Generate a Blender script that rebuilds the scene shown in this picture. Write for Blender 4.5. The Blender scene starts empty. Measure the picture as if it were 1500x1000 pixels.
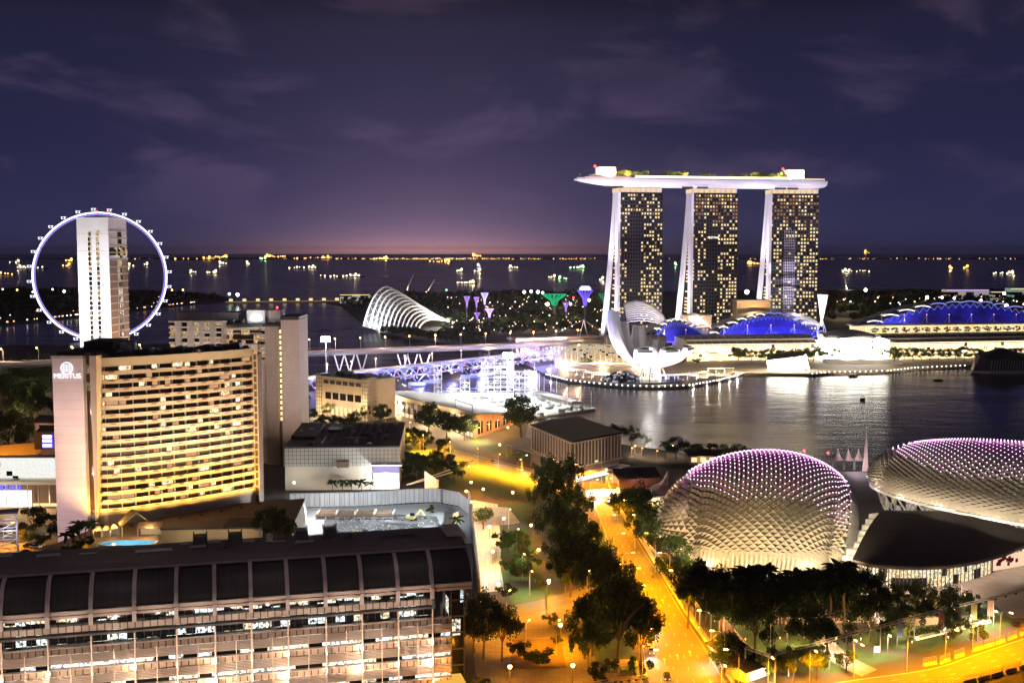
import bpy, math, random
from mathutils import Vector
R = math.radians
scene = bpy.context.scene
COL = scene.collection

# ------------------------------------------------------------------ camera
CAM_H, PITCH, FPX = 117.0, R(4.6), 1650.0
cd = bpy.data.cameras.new('camera'); cam = bpy.data.objects.new('camera', cd); COL.objects.link(cam)
cam.location = (0, 0, CAM_H); cam.rotation_euler = (math.pi/2 - PITCH, 0, 0)
cd.sensor_width = 36; cd.lens = 36*FPX/1500; cd.clip_start = 1; cd.clip_end = 200000
scene.camera = cam

# ------------------------------------------------------------------ night sky
w = bpy.data.worlds.new('World'); scene.world = w; w.use_nodes = True
def build_sky():
    nt = w.node_tree; N = nt.nodes; L = nt.links; N.clear()
    def nd(t, **k):
        n = N.new(t)
        for a, b in k.items(): setattr(n, a, b)
        return n
    def math_(op, a, b=None, clamp=False):
        n = nd('ShaderNodeMath', operation=op, use_clamp=clamp)
        for i, x in enumerate((a, b)):
            if x is None: continue
            if isinstance(x, (int, float)): n.inputs[i].default_value = x
            else: L.new(x, n.inputs[i])
        return n.outputs[0]
    tc = nd('ShaderNodeTexCoord'); sp = nd('ShaderNodeSeparateXYZ'); L.new(tc.outputs['Generated'], sp.inputs[0])
    z = sp.outputs['Z']; x = sp.outputs['X']
    ramp = nd('ShaderNodeValToRGB'); L.new(math_('MAXIMUM', z, 0.0), ramp.inputs[0])
    stops = [(0, (.028, .027, .074)), (.02, (.0265, .028, .080)), (.05, (.0235, .0235, .074)), (.09, (.0185, .019, .060)),
             (.15, (.0160, .0165, .049)), (.19, (.0145, .0145, .040)), (.215, (.0085, .008, .020)), (.5, (.005, .004, .010))]
    while len(ramp.color_ramp.elements) < len(stops): ramp.color_ramp.elements.new(.5)
    for e, (p, c) in zip(ramp.color_ramp.elements, stops): e.position = p; e.color = (*c, 1)
    # clouds: two octaves of stretched noise over the directions
    mp = nd('ShaderNodeMapping'); L.new(tc.outputs['Generated'], mp.inputs[0])
    mp.inputs['Scale'].default_value = (7, 7, 19); mp.inputs['Location'].default_value = (3.1, 1.7, .35)
    no = nd('ShaderNodeTexNoise'); L.new(mp.outputs[0], no.inputs['Vector'])
    no.inputs['Scale'].default_value = 1.0; no.inputs['Detail'].default_value = 8; no.inputs['Roughness'].default_value = .52; no.inputs['Distortion'].default_value = .45
    cr = nd('ShaderNodeMapRange'); cr.interpolation_type = 'SMOOTHSTEP'
    L.new(no.outputs[0], cr.inputs[0]); cr.inputs[1].default_value = .49; cr.inputs[2].default_value = .68
    fade = nd('ShaderNodeMapRange'); L.new(z, fade.inputs[0]); fade.inputs[1].default_value = .01; fade.inputs[2].default_value = .07
    cl = math_('MULTIPLY', cr.outputs[0], fade.outputs[0])
    mixc = nd('ShaderNodeMix', data_type='RGBA'); mixc.blend_type = 'ADD'
    top = nd('ShaderNodeMapRange'); L.new(z, top.inputs[0]); top.inputs[1].default_value = .12; top.inputs[2].default_value = .21; top.inputs[3].default_value = .75; top.inputs[4].default_value = .65
    L.new(math_('MULTIPLY', cl, top.outputs[0]), mixc.inputs[0]); L.new(ramp.outputs[0], mixc.inputs[6]); mixc.inputs[7].default_value = (.043, .027, .042, 1)
    # town glow low over the far coast
    gz = math_('POWER', 2.718, math_('MULTIPLY', math_('ABSOLUTE', z), -48.0))
    dx = math_('ADD', x, .075); gx = math_('POWER', 2.718, math_('MULTIPLY', math_('MULTIPLY', dx, dx), -75.0))
    mg = nd('ShaderNodeMix', data_type='RGBA'); mg.blend_type = 'ADD'
    L.new(math_('MULTIPLY', gz, gx), mg.inputs[0]); L.new(mixc.outputs[2], mg.inputs[6]); mg.inputs[7].default_value = (.26, .135, .18, 1)
    gz2 = math_('POWER', 2.718, math_('MULTIPLY', math_('ABSOLUTE', z), -170.0))
    m3 = nd('ShaderNodeMix', data_type='RGBA'); m3.blend_type = 'ADD'
    L.new(math_('MULTIPLY', gz2, gx), m3.inputs[0]); L.new(mg.outputs[2], m3.inputs[6]); m3.inputs[7].default_value = (.48, .19, .08, 1)
    gz3 = math_('POWER', 2.718, math_('MULTIPLY', math_('ABSOLUTE', z), -9.5)); gx3 = math_('POWER', 2.718, math_('MULTIPLY', math_('MULTIPLY', dx, dx), -36.0))
    m4 = nd('ShaderNodeMix', data_type='RGBA'); m4.blend_type = 'ADD'
    L.new(math_('MULTIPLY', gz3, gx3), m4.inputs[0]); L.new(m3.outputs[2], m4.inputs[6]); m4.inputs[7].default_value = (.078, .052, .076, 1)
    bg = nd('ShaderNodeBackground'); L.new(m4.outputs[2], bg.inputs[0]); bg.inputs[1].default_value = 1.0
    out = nd('ShaderNodeOutputWorld'); L.new(bg.outputs[0], out.inputs[0])
build_sky()

# ------------------------------------------------------------------ exposure and sampling
scene.view_settings.view_transform = 'Standard'; scene.view_settings.look = 'None'
scene.view_settings.exposure = 0; scene.view_settings.gamma = 1; scene.view_settings.use_curve_mapping = False
cy = scene.cycles
cy.use_denoising = True
try: cy.denoiser = 'OPENIMAGEDENOISE'
except Exception: pass
cy.max_bounces = 5; cy.diffuse_bounces = 2; cy.glossy_bounces = 3; cy.transmission_bounces = 3; cy.transparent_max_bounces = 6
cy.sample_clamp_indirect = 4; cy.sample_clamp_direct = 0
cy.caustics_reflective = False; cy.caustics_refractive = False
try: cy.use_light_tree = True
except Exception: pass

# ------------------------------------------------------------------ where a thing seen in the photograph stands
SP, CP = math.sin(PITCH), math.cos(PITCH)
def ray(u, v):
    a, b = (u-750)/FPX, (500-v)/FPX
    return Vector((a, CP + b*SP, -SP + b*CP))
def P(u, v, z=2.0):                       # on the level z
    d = ray(u, v); return Vector((0, 0, CAM_H)) + d*((z-CAM_H)/d.z)
def PD(u, v, y):                          # at the distance y
    d = ray(u, v); return Vector((0, 0, CAM_H)) + d*(y/d.y)
def mpp(p): return (p[1]*CP + (CAM_H-p[2])*SP)/FPX      # metres per photo pixel there
def hz(u, v, y): return PD(u, v, y).z

# ------------------------------------------------------------------ materials
MATS = {}
def _new(name):
    m = bpy.data.materials.new(name); m.use_nodes = True
    nt = m.node_tree; nt.nodes.clear()
    o = nt.nodes.new('ShaderNodeOutputMaterial'); b = nt.nodes.new('ShaderNodeBsdfPrincipled')
    nt.links.new(b.outputs[0], o.inputs[0]); return m, nt, b
def pbr(name, col, rough=.6, metal=0, var=.25, scale=.4, bump=0, bscale=6, spec=.5, quiet=True, emis=None, es=0):
    m, nt, b = _new(name); L = nt.links
    tc = nt.nodes.new('ShaderNodeTexCoord')
    no = nt.nodes.new('ShaderNodeTexNoise'); no.inputs['Scale'].default_value = scale; no.inputs['Detail'].default_value = 6; no.inputs['Roughness'].default_value = .65
    L.new(tc.outputs['Object'], no.inputs['Vector'])
    mx = nt.nodes.new('ShaderNodeMix'); mx.data_type = 'RGBA'
    L.new(no.outputs[0], mx.inputs[0])
    mx.inputs[6].default_value = (*[c*(1-var) for c in col], 1); mx.inputs[7].default_value = (*[min(1, c*(1+var)) for c in col], 1)
    L.new(mx.outputs[2], b.inputs['Base Color'])
    b.inputs['Roughness'].default_value = rough; b.inputs['Metallic'].default_value = metal
    b.inputs['Specular IOR Level'].default_value = spec
    if bump:
        n2 = nt.nodes.new('ShaderNodeTexNoise'); n2.inputs['Scale'].default_value = bscale; n2.inputs['Detail'].default_value = 4
        L.new(tc.outputs['Object'], n2.inputs['Vector'])
        bp = nt.nodes.new('ShaderNodeBump'); bp.inputs['Strength'].default_value = bump; bp.inputs['Distance'].default_value = .3
        L.new(n2.outputs[0], bp.inputs['Height']); L.new(bp.outputs[0], b.inputs['Normal'])
    if emis:
        b.inputs['Emission Color'].default_value = (*emis, 1); b.inputs['Emission Strength'].default_value = es
    MATS[name] = m; return m
def glow(name, col, s, light=False):      # lamps, lit panes, light strips
    m = bpy.data.materials.new(name); m.use_nodes = True; nt = m.node_tree; nt.nodes.clear()
    o = nt.nodes.new('ShaderNodeOutputMaterial'); e = nt.nodes.new('ShaderNodeEmission')
    e.inputs[0].default_value = (*col, 1); e.inputs[1].default_value = s; nt.links.new(e.outputs[0], o.inputs[0])
    if not light: m.cycles.emission_sampling = 'NONE'
    MATS[name] = m; return m
def cells(name, size, prob, cols, s, base=(.01, .01, .012), rough=.15, seed=0.0, light=False, soft=0.0):
    """glass with lit rooms behind some of its bays; cell size in metres along the object's own axes"""
    m, nt, b = _new(name); L = nt.links; N = nt.nodes
    tc = N.new('ShaderNodeTexCoord'); mp = N.new('ShaderNodeMapping')
    mp.inputs['Scale'].default_value = tuple(1/a for a in size); mp.inputs['Location'].default_value = (seed*3.1+.013, seed+.017, seed*1.7+.011)
    L.new(tc.outputs['Object'], mp.inputs[0])
    fl = N.new('ShaderNodeVectorMath'); fl.operation = 'FLOOR'; L.new(mp.outputs[0], fl.inputs[0])
    wn = N.new('ShaderNodeTexWhiteNoise'); wn.noise_dimensions = '3D'; L.new(fl.outputs[0], wn.inputs['Vector'])
    cmp_ = N.new('ShaderNodeMath'); cmp_.operation = 'LESS_THAN'; L.new(wn.outputs['Value'], cmp_.inputs[0]); cmp_.inputs[1].default_value = prob
    ra = N.new('ShaderNodeValToRGB'); ra.color_ramp.interpolation = 'CONSTANT'
    while len(ra.color_ramp.elements) < len(cols): ra.color_ramp.elements.new(.5)
    for i, (e, c) in enumerate(zip(ra.color_ramp.elements, cols)): e.position = i/len(cols); e.color = (*c, 1)
    sc = N.new('ShaderNodeSeparateColor'); L.new(wn.outputs['Color'], sc.inputs[0]); L.new(sc.outputs[1], ra.inputs[0])
    # furniture, blinds and ceilings break each room up
    no = N.new('ShaderNodeTexNoise'); no.inputs['Scale'].default_value = 1.3; no.inputs['Detail'].default_value = 3; L.new(tc.outputs['Object'], no.inputs['Vector'])
    mr = N.new('ShaderNodeMapRange'); mr.inputs[1].default_value = .38; mr.inputs[2].default_value = .58; mr.inputs[3].default_value = soft; L.new(no.outputs[0], mr.inputs[0])
    mu = N.new('ShaderNodeMath'); mu.operation = 'MULTIPLY'; L.new(cmp_.outputs[0], mu.inputs[0]); L.new(mr.outputs[0], mu.inputs[1])
    ms = N.new('ShaderNodeMath'); ms.operation = 'MULTIPLY'; L.new(mu.outputs[0], ms.inputs[0]); ms.inputs[1].default_value = s
    L.new(ra.outputs[0], b.inputs['Emission Color']); L.new(ms.outputs[0], b.inputs['Emission Strength'])
    b.inputs['Base Color'].default_value = (*base, 1); b.inputs['Roughness'].default_value = rough
    if not light: m.cycles.emission_sampling = 'NONE'
    MATS[name] = m; return m
def panels(name, col, joint, pw, ph, axis='x', rough=.55, mortar=.035, var=.12, metal=0, offset=0.0):
    """cladding in a grid of joints on an upright face; axis: which own axis runs along the face ('r': radial about z is not used)"""
    m, nt, b = _new(name); L = nt.links; N = nt.nodes
    tc = N.new('ShaderNodeTexCoord'); sp = N.new('ShaderNodeSeparateXYZ'); cb = N.new('ShaderNodeCombineXYZ')
    L.new(tc.outputs['Object'], sp.inputs[0])
    if axis == 'xy':
        L.new(sp.outputs[0], cb.inputs[0]); L.new(sp.outputs[1], cb.inputs[1])
    else:
        if axis == 'sum':
            ad = N.new('ShaderNodeMath'); L.new(sp.outputs[0], ad.inputs[0]); L.new(sp.outputs[1], ad.inputs[1]); L.new(ad.outputs[0], cb.inputs[0])
        else: L.new(sp.outputs['X' if axis == 'x' else 'Y'], cb.inputs[0])
        L.new(sp.outputs[2], cb.inputs[1])
    br = N.new('ShaderNodeTexBrick'); br.offset = offset; br.squash = 1; L.new(cb.outputs[0], br.inputs['Vector'])
    br.inputs['Scale'].default_value = 1; br.inputs['Brick Width'].default_value = pw; br.inputs['Row Height'].default_value = ph
    br.inputs['Mortar Size'].default_value = mortar; br.inputs['Mortar Smooth'].default_value = .1; br.inputs['Bias'].default_value = 0
    br.inputs['Color1'].default_value = (*[c*(1-var) for c in col], 1); br.inputs['Color2'].default_value = (*[min(1, c*(1+var)) for c in col], 1)
    br.inputs['Mortar'].default_value = (*joint, 1)
    no = N.new('ShaderNodeTexNoise'); no.inputs['Scale'].default_value = .12; no.inputs['Detail'].default_value = 6; L.new(tc.outputs['Object'], no.inputs['Vector'])
    mr = N.new('ShaderNodeMapRange'); mr.inputs[3].default_value = .8; mr.inputs[4].default_value = 1.12; L.new(no.outputs[0], mr.inputs[0])
    mx = N.new('ShaderNodeMix'); mx.data_type = 'RGBA'; mx.blend_type = 'MULTIPLY'; mx.inputs[0].default_value = 1
    L.new(br.outputs[0], mx.inputs[6]); L.new(mr.outputs[0], mx.inputs[7]); L.new(mx.outputs[2], b.inputs['Base Color'])
    b.inputs['Roughness'].default_value = rough; b.inputs['Metallic'].default_value = metal
    MATS[name] = m; return m
def leafmat(name, col, trans=.25):
    m = bpy.data.materials.new(name); m.use_nodes = True; nt = m.node_tree; nt.nodes.clear(); L = nt.links; N = nt.nodes
    o = N.new('ShaderNodeOutputMaterial'); d = N.new('ShaderNodeBsdfDiffuse'); t = N.new('ShaderNodeBsdfTranslucent'); mi = N.new('ShaderNodeMixShader')
    oi = N.new('ShaderNodeObjectInfo'); ge = N.new('ShaderNodeNewGeometry')
    ad = N.new('ShaderNodeMath'); ad.operation = 'ADD'; L.new(oi.outputs['Random'], ad.inputs[0]); L.new(ge.outputs['Random Per Island'], ad.inputs[1])
    mr = N.new('ShaderNodeMapRange'); mr.inputs[2].default_value = 2; mr.inputs[3].default_value = .45; mr.inputs[4].default_value = 1.7; L.new(ad.outputs[0], mr.inputs[0])
    mx = N.new('ShaderNodeMix'); mx.data_type = 'RGBA'; mx.blend_type = 'MULTIPLY'; mx.inputs[0].default_value = 1; mx.inputs[6].default_value = (*col, 1); L.new(mr.outputs[0], mx.inputs[7])
    L.new(mx.outputs[2], d.inputs[0]); L.new(mx.outputs[2], t.inputs[0]); mi.inputs[0].default_value = trans
    L.new(d.outputs[0], mi.inputs[1]); L.new(t.outputs[0], mi.inputs[2]); L.new(mi.outputs[0], o.inputs[0])
    MATS[name] = m; return m

# ------------------------------------------------------------------ mesh collecting
class MB:
    def __init__(s): s.v = []; s.f = []
    def pt(s, *p): s.v.append(tuple(p[0]) if len(p) == 1 else p); return len(s.v)-1
    def face(s, pts): s.f.append([s.pt(p) for p in pts]); return s
    def box(s, x0, x1, y0, y1, z0, z1):
        i = len(s.v)
        s.v += [(x0,y0,z0),(x1,y0,z0),(x1,y1,z0),(x0,y1,z0),(x0,y0,z1),(x1,y0,z1),(x1,y1,z1),(x0,y1,z1)]
        s.f += [[i,i+3,i+2,i+1],[i+4,i+5,i+6,i+7],[i,i+1,i+5,i+4],[i+1,i+2,i+6,i+5],[i+2,i+3,i+7,i+6],[i+3,i,i+4,i+7]]; return s
    def obox(s, c, sx, sy, sz, a=0):      # centre of the base, sizes, turn about z
        ca, sa = math.cos(a), math.sin(a); i = len(s.v)
        for z in (0, sz):
            for x, y in ((-sx/2,-sy/2),(sx/2,-sy/2),(sx/2,sy/2),(-sx/2,sy/2)):
                s.v.append((c[0]+x*ca-y*sa, c[1]+x*sa+y*ca, c[2]+z))
        s.f += [[i,i+3,i+2,i+1],[i+4,i+5,i+6,i+7],[i,i+1,i+5,i+4],[i+1,i+2,i+6,i+5],[i+2,i+3,i+7,i+6],[i+3,i,i+4,i+7]]; return s
    def beam(s, a, b, wd, h=None):        # a bar of rectangular section between two points
        a, b = Vector(a), Vector(b); h = h or wd; d = (b-a)
        if d.length < 1e-6: return s
        d.normalize(); up = Vector((0,0,1)) if abs(d.z) < .95 else Vector((0,1,0))
        r = d.cross(up).normalized()*wd/2; q = r.cross(d).normalized()*h/2; i = len(s.v)
        for p in (a, b): s.v += [tuple(p-r-q), tuple(p+r-q), tuple(p+r+q), tuple(p-r+q)]
        s.f += [[i,i+1,i+2,i+3],[i+7,i+6,i+5,i+4],[i,i+4,i+5,i+1],[i+1,i+5,i+6,i+2],[i+2,i+6,i+7,i+3],[i+3,i+7,i+4,i]]; return s
    def prism(s, poly, z0, z1):           # poly: plan points; z1 may be a list
        n = len(poly); i = len(s.v)
        s.v += [(p[0],p[1],z0) for p in poly]
        s.v += [(p[0],p[1],z1[k] if isinstance(z1,(list,tuple)) else z1) for k,p in enumerate(poly)]
        s.f.append([i+k for k in range(n)][::-1]); s.f.append([i+n+k for k in range(n)])
        for k in range(n): s.f.append([i+k, i+(k+1)%n, i+n+(k+1)%n, i+n+k])
        return s
    def extr(s, prof, x0, x1):            # a profile in (y,z) drawn along x
        n = len(prof); i = len(s.v)
        s.v += [(x0,p[0],p[1]) for p in prof] + [(x1,p[0],p[1]) for p in prof]
        s.f.append([i+k for k in range(n)]); s.f.append([i+n+k for k in range(n)][::-1])
        for k in range(n): s.f.append([i+k, i+n+k, i+n+(k+1)%n, i+(k+1)%n])
        return s
    def tube(s, pts, r, n=6, cap=True):
        pts = [Vector(p) for p in pts]; m = len(pts); rings = []
        for k, p in enumerate(pts):
            d = (pts[min(k+1,m-1)]-pts[max(k-1,0)]).normalized()
            up = Vector((0,0,1)) if abs(d.z) < .9 else Vector((1,0,0))
            a = d.cross(up).normalized(); b = a.cross(d); rr = r[k] if isinstance(r,(list,tuple)) else r; i = len(s.v)
            for j in range(n):
                t = 2*math.pi*j/n; s.v.append(tuple(p+(a*math.cos(t)+b*math.sin(t))*rr))
            rings.append(i)
        for k in range(m-1):
            for j in range(n): s.f.append([rings[k]+j, rings[k]+(j+1)%n, rings[k+1]+(j+1)%n, rings[k+1]+j])
        if cap: s.f.append([rings[0]+j for j in range(n)][::-1]); s.f.append([rings[-1]+j for j in range(n)])
        return s
    def lathe(s, prof, n=16, c=(0,0,0), sy=1):
        rings = []
        for r, z in prof:
            rings.append(len(s.v)); s.v += [(c[0]+r*math.cos(2*math.pi*j/n), c[1]+sy*r*math.sin(2*math.pi*j/n), c[2]+z) for j in range(n)]
        for k in range(len(prof)-1):
            for j in range(n): s.f.append([rings[k]+j, rings[k]+(j+1)%n, rings[k+1]+(j+1)%n, rings[k+1]+j])
        s.f.append([rings[0]+j for j in range(n)][::-1]); s.f.append([rings[-1]+j for j in range(n)]); return s
    def ball(s, c, r, n=8, m=5, sz=1):
        return s.lathe([(max(.02*r, r*math.sin(math.pi*k/m)), -r*sz*math.cos(math.pi*k/m)) for k in range(m+1)], n, c)
    def grid(s, rows):                    # rows of equally many points
        i = len(s.v); n = len(rows[0])
        for r_ in rows: s.v += [tuple(p) for p in r_]
        for a in range(len(rows)-1):
            for b in range(n-1): s.f.append([i+a*n+b, i+a*n+b+1, i+(a+1)*n+b+1, i+(a+1)*n+b])
        return s
    def mesh(s, name, m, smooth=False):
        me = bpy.data.meshes.new(name); me.from_pydata(s.v, [], s.f); me.materials.append(m)
        if smooth: me.polygons.foreach_set('use_smooth', [True]*len(me.polygons))
        me.update(); return me
    def build(s, name, m, parent=None, smooth=False, loc=None):
        if not s.v: return None
        o = bpy.data.objects.new(name, s.mesh(name, m, smooth)); COL.objects.link(o)
        if parent is not None: o.parent = parent
        if loc is not None: o.location = loc
        return o

def tag(o, label=None, cat=None, group=None, kind=None):
    if label: o['label'] = label
    if cat: o['category'] = cat
    if group: o['group'] = group
    if kind: o['kind'] = kind
    return o
def thing(name, label, cat, loc=(0,0,0), rz=0, group=None):
    o = bpy.data.objects.new(name, None); o.empty_display_size = .5; COL.objects.link(o)
    o.location = loc; o.rotation_euler = (0,0,rz); return tag(o, label, cat, group)
def loc_in(t, p):                          # a world point in the thing's own axes
    d = Vector(p)-Vector(t.location); a = -t.rotation_euler.z
    return Vector((d.x*math.cos(a)-d.y*math.sin(a), d.x*math.sin(a)+d.y*math.cos(a), d.z))
def solo(mb, name, m, label, cat, group=None, smooth=False, org=None):   # a thing that is one mesh; its points are in the world
    if org is None:
        xs, ys, zs = zip(*mb.v); org = ((min(xs)+max(xs))/2, (min(ys)+max(ys))/2, min(zs))
    mb.v = [(p[0]-org[0], p[1]-org[1], p[2]-org[2]) for p in mb.v]
    return tag(mb.build(name, m, smooth=smooth, loc=org), label, cat, group)
def struct(mb, name, m, kind='structure', smooth=False):
    return tag(mb.build(name, m, smooth=smooth), kind=kind)
def copy_tree(o, parent=None):
    c = o.copy(); COL.objects.link(c)
    if parent is not None: c.parent = parent
    for ch in list(o.children): copy_tree(ch, c)
    return c
def repeat(name, shapes, m, parent, limit=100):   # the first `limit` as parts, the rest as one part of kind stuff
    rest = MB()
    for k, mb in enumerate(shapes):
        if k < limit: mb.build(name, m, parent)
        else:
            i = len(rest.v); rest.v += mb.v; rest.f += [[a+i for a in f] for f in mb.f]
    if rest.v: tag(rest.build(name, m, parent), kind='stuff')
def ordinal(k, n):
    names = 'first second third fourth fifth sixth seventh eighth ninth tenth eleventh twelfth thirteenth fourteenth fifteenth sixteenth seventeenth eighteenth nineteenth twentieth'.split()
    def say(i):
        if i < 20: return names[i]
        tens = ['twenty', 'thirty', 'forty', 'fifty', 'sixty', 'seventy', 'eighty', 'ninety'][(i+1)//10-2]
        return tens+'-'+names[(i+1)%10-1] if (i+1) % 10 else {20:'twentieth',30:'thirtieth',40:'fortieth',50:'fiftieth',60:'sixtieth'}.get(i+1, tens+'-tenth')
    return 'leftmost' if k == 0 else 'rightmost' if k == n-1 else say(k)+' from the left'
def order(objs, template, group):          # tells the members of a row apart, left to right
    objs = sorted(objs, key=lambda o: o.location.x/max(1, o.location.y))
    for k, o in enumerate(objs): o['label'] = template.format(ordinal(k, len(objs))); o['group'] = group
def light(loc, e, col=(1,1,1), parent=None, kind='POINT', radius=.3, aim=None, angle=90, blend=.6, size=1.0):
    d = bpy.data.lights.new('light', kind); d.energy = e; d.color = col
    if kind in ('POINT', 'SPOT'): d.shadow_soft_size = min(radius, .12)
    if kind == 'SPOT': d.spot_size = R(angle); d.spot_blend = blend
    if kind == 'AREA': d.size = size
    o = bpy.data.objects.new('light', d); COL.objects.link(o); o.location = loc
    if aim is not None: o.rotation_euler = (Vector(aim)-Vector(loc)).to_track_quat('-Z', 'Y').to_euler()
    if parent is not None: o.parent = parent
    return o
def words(txt, size, loc, m, parent, name='lettering', rot=(math.pi/2,0,0), ext=.05, align='CENTER'):
    c = bpy.data.curves.new(name, 'FONT'); c.body = txt; c.size = size; c.extrude = ext; c.align_x = align; c.align_y = 'CENTER'
    c.materials.append(m); o = bpy.data.objects.new(name, c); COL.objects.link(o); 
    bpy.context.view_layer.update(); dg = bpy.context.evaluated_depsgraph_get()
    me = bpy.data.meshes.new_from_object(o.evaluated_get(dg)); bpy.data.objects.remove(o)
    o = bpy.data.objects.new(name, me); COL.objects.link(o); o.location = loc; o.rotation_euler = rot; o.parent = parent
    return o
SODIUM, WARM, WHITE, COOL, PINK = (1,.34,.0), (1,.66,.32), (1,.9,.76), (.8,.88,1), (1,.78,.9)

# ------------------------------------------------------------------ the palette
M_asphalt = pbr('asphalt', (.085,.082,.08), .75, var=.35, scale=.15, bump=.15, bscale=3)
M_ground = pbr('city_ground', (.05,.046,.042), .85, var=.5, scale=.05, bump=.2, bscale=1)
M_pave = panels('paving', (.15,.13,.115), (.08,.07,.065), 3.2, 1.6, 'xy', .75, mortar=.07, offset=.5)
M_plaza = panels('plaza_paving', (.24,.18,.16), (.14,.11,.1), 4, 4, 'xy', .6, mortar=.08)
M_grass = pbr('lawn', (.04,.085,.016), .95, var=.6, scale=.35, bump=.5, bscale=8)
M_line = pbr('road_paint', (.3,.29,.27), .6, var=.15, scale=2)
M_conc = pbr('concrete', (.42,.39,.35), .8, var=.2, scale=.2, bump=.1)
M_white = pbr('white_paint', (.78,.77,.76), .5, var=.06, scale=.1)
M_cream = pbr('cream_render', (.62,.55,.44), .75, var=.12, scale=.15)
M_dark = pbr('dark_metal', (.05,.048,.05), .5, var=.3, scale=.5)
M_roof = pbr('dark_roof', (.045,.04,.045), .7, var=.45, scale=.12, bump=.1, bscale=1)
M_steel = pbr('steel', (.45,.45,.46), .4, .6, var=.15)
M_glass = pbr('dark_glass', (.012,.013,.017), .08, var=.3, scale=.3, spec=.8)
M_wood = pbr('brown_cladding', (.16,.10,.065), .7, var=.3)
M_bark = pbr('bark', (.12,.085,.055), .9, var=.4, scale=2)
M_leaf = leafmat('leaf_green', (.060,.090,.026)); M_leaf2 = leafmat('leaf_dark', (.042,.064,.024)); M_leaf3 = leafmat('leaf_bright', (.10,.125,.03))
G_sodium = glow('sodium_lamp', (1,.55,.16), 14); G_warm = glow('warm_lamp', (1,.78,.48), 9); G_white = glow('white_lamp', (1,.96,.9), 14)
G_cool = glow('cool_lamp', (.82,.9,1), 16); G_red = glow('red_beacon', (1,.03,.05), 12); G_green = glow('green_lamp', (.35,1,.45), 8)
G_soft = glow('lit_pane_warm', (1,.72,.36), 1.3); G_paneW = glow('lit_pane_white', (1,.93,.8), 2.2); G_blue = glow('blue_led', (.12,.1,1), 2.2)
G_pur = glow('purple_led', (.5,.2,1), 2.0)
# ================================================================== the setting: water, land, roads
def water():
    m, nt, b = _new('sea_water'); L = nt.links; N = nt.nodes
    b.inputs['Base Color'].default_value = (.022, .014, .018, 1); b.inputs['Roughness'].default_value = .17
    b.inputs['Specular IOR Level'].default_value = .42
    tc = N.new('ShaderNodeTexCoord'); mp = N.new('ShaderNodeMapping'); mp.inputs['Scale'].default_value = (.035, .07, .05)
    L.new(tc.outputs['Object'], mp.inputs[0])
    no = N.new('ShaderNodeTexNoise'); no.inputs['Scale'].default_value = 1; no.inputs['Detail'].default_value = 2; no.inputs['Roughness'].default_value = .5; L.new(mp.outputs[0], no.inputs['Vector'])
    bp = N.new('ShaderNodeBump'); bp.inputs['Strength'].default_value = .3; bp.inputs['Distance'].default_value = 1.2
    L.new(no.outputs[0], bp.inputs['Height']); L.new(bp.outputs[0], b.inputs['Normal'])
    # long slicks of smoother and rougher water
    mp2 = N.new('ShaderNodeMapping'); mp2.inputs['Scale'].default_value = (.004, .016, .01); L.new(tc.outputs['Object'], mp2.inputs[0])
    n2 = N.new('ShaderNodeTexNoise'); n2.inputs['Scale'].default_value = 1; n2.inputs['Detail'].default_value = 4; n2.inputs['Distortion'].default_value = 1.2; L.new(mp2.outputs[0], n2.inputs['Vector'])
    mr = N.new('ShaderNodeMapRange'); mr.inputs[1].default_value = .3; mr.inputs[2].default_value = .7; mr.inputs[3].default_value = .17; mr.inputs[4].default_value = .28
    L.new(n2.outputs[0], mr.inputs[0]); L.new(mr.outputs[0], b.inputs['Roughness'])
    mb = MB()
    ys = [-600, 300, 700, 1000, 1400, 2000, 3000, 5000, 9000, 18000, 40000]
    mb.grid([[(x, y, 0) for x in (-40000, -8000, -2000, -500, 0, 500, 2000, 8000, 40000)] for y in ys])
    struct(mb, 'water', m)
water()

def land(name, pts, m, z=2.0, zb=-4):
    mb = MB(); mb.prism([(p[0], p[1]) for p in pts], zb, z); return struct(mb, name, m)
# the near shore: from the channel on the left round to the theatres on the right
shore = [P(-1500,560,2), P(-600,530,2), P(0,506,2), P(120,505,2), P(250,503,2), P(400,520,2), P(440,552,2), P(470,572,2), P(560,592,2), P(690,616,2), P(770,616,2),
         P(800,619,2), P(838,634,2), P(868,642,2), P(900,650,2), P(960,657,2), P(1000,664,2), P(1100,676,2), P(1230,690,2), P(1290,690,2), P(1380,700,2), P(1500,705,2), P(1700,720,2)]
near = [(-2600, 900), (-2600, -300), (900, -300), (900, 380)]
land('ground', list(reversed([(p.x, p.y) for p in shore])) + [( -2600, shore[0].y)] + [(-2600, -300), (900, -300), (900, 400)], M_ground)
# the marina bay side: promontory, garden island and its far coast
bay = [P(470,441,2), P(500,447,2), P(520,463,2), P(545,478,2), P(560,489,2), P(640,501,2), P(700,509,2), P(745,522,2), P(780,538,2), P(800,549,2), P(830,557,2), P(870,562,2),
       P(920,566,2), P(965,567,2), P(1010,565,2), P(1050,558,2), P(1075,552,2), P(1088,547,2), P(1120,547,2), P(1190,548,2), P(1215,546,2), P(1260,545,2), P(1300,544,2), P(1345,539,2),
       P(1420,536,2), P(1500,534,2), P(2200,530,2), P(2600,427,2), P(1500,423,2), P(1200,424,2), P(900,428,2), P(640,427,2), P(520,434,2)]
land('garden_land', [(p.x, p.y) for p in bay], M_ground)
east = [P(-900,505,2), P(-300,490,2), P(0,475,2), P(100,464,2), P(192,454,2), P(285,444,2), P(345,439.5,2), P(345,437,2), P(290,428,2), P(100,421,2), P(0,423,2), P(-900,424,2)]
land('eastern_shore', [(p.x, p.y) for p in east][::-1], M_ground)

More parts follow.
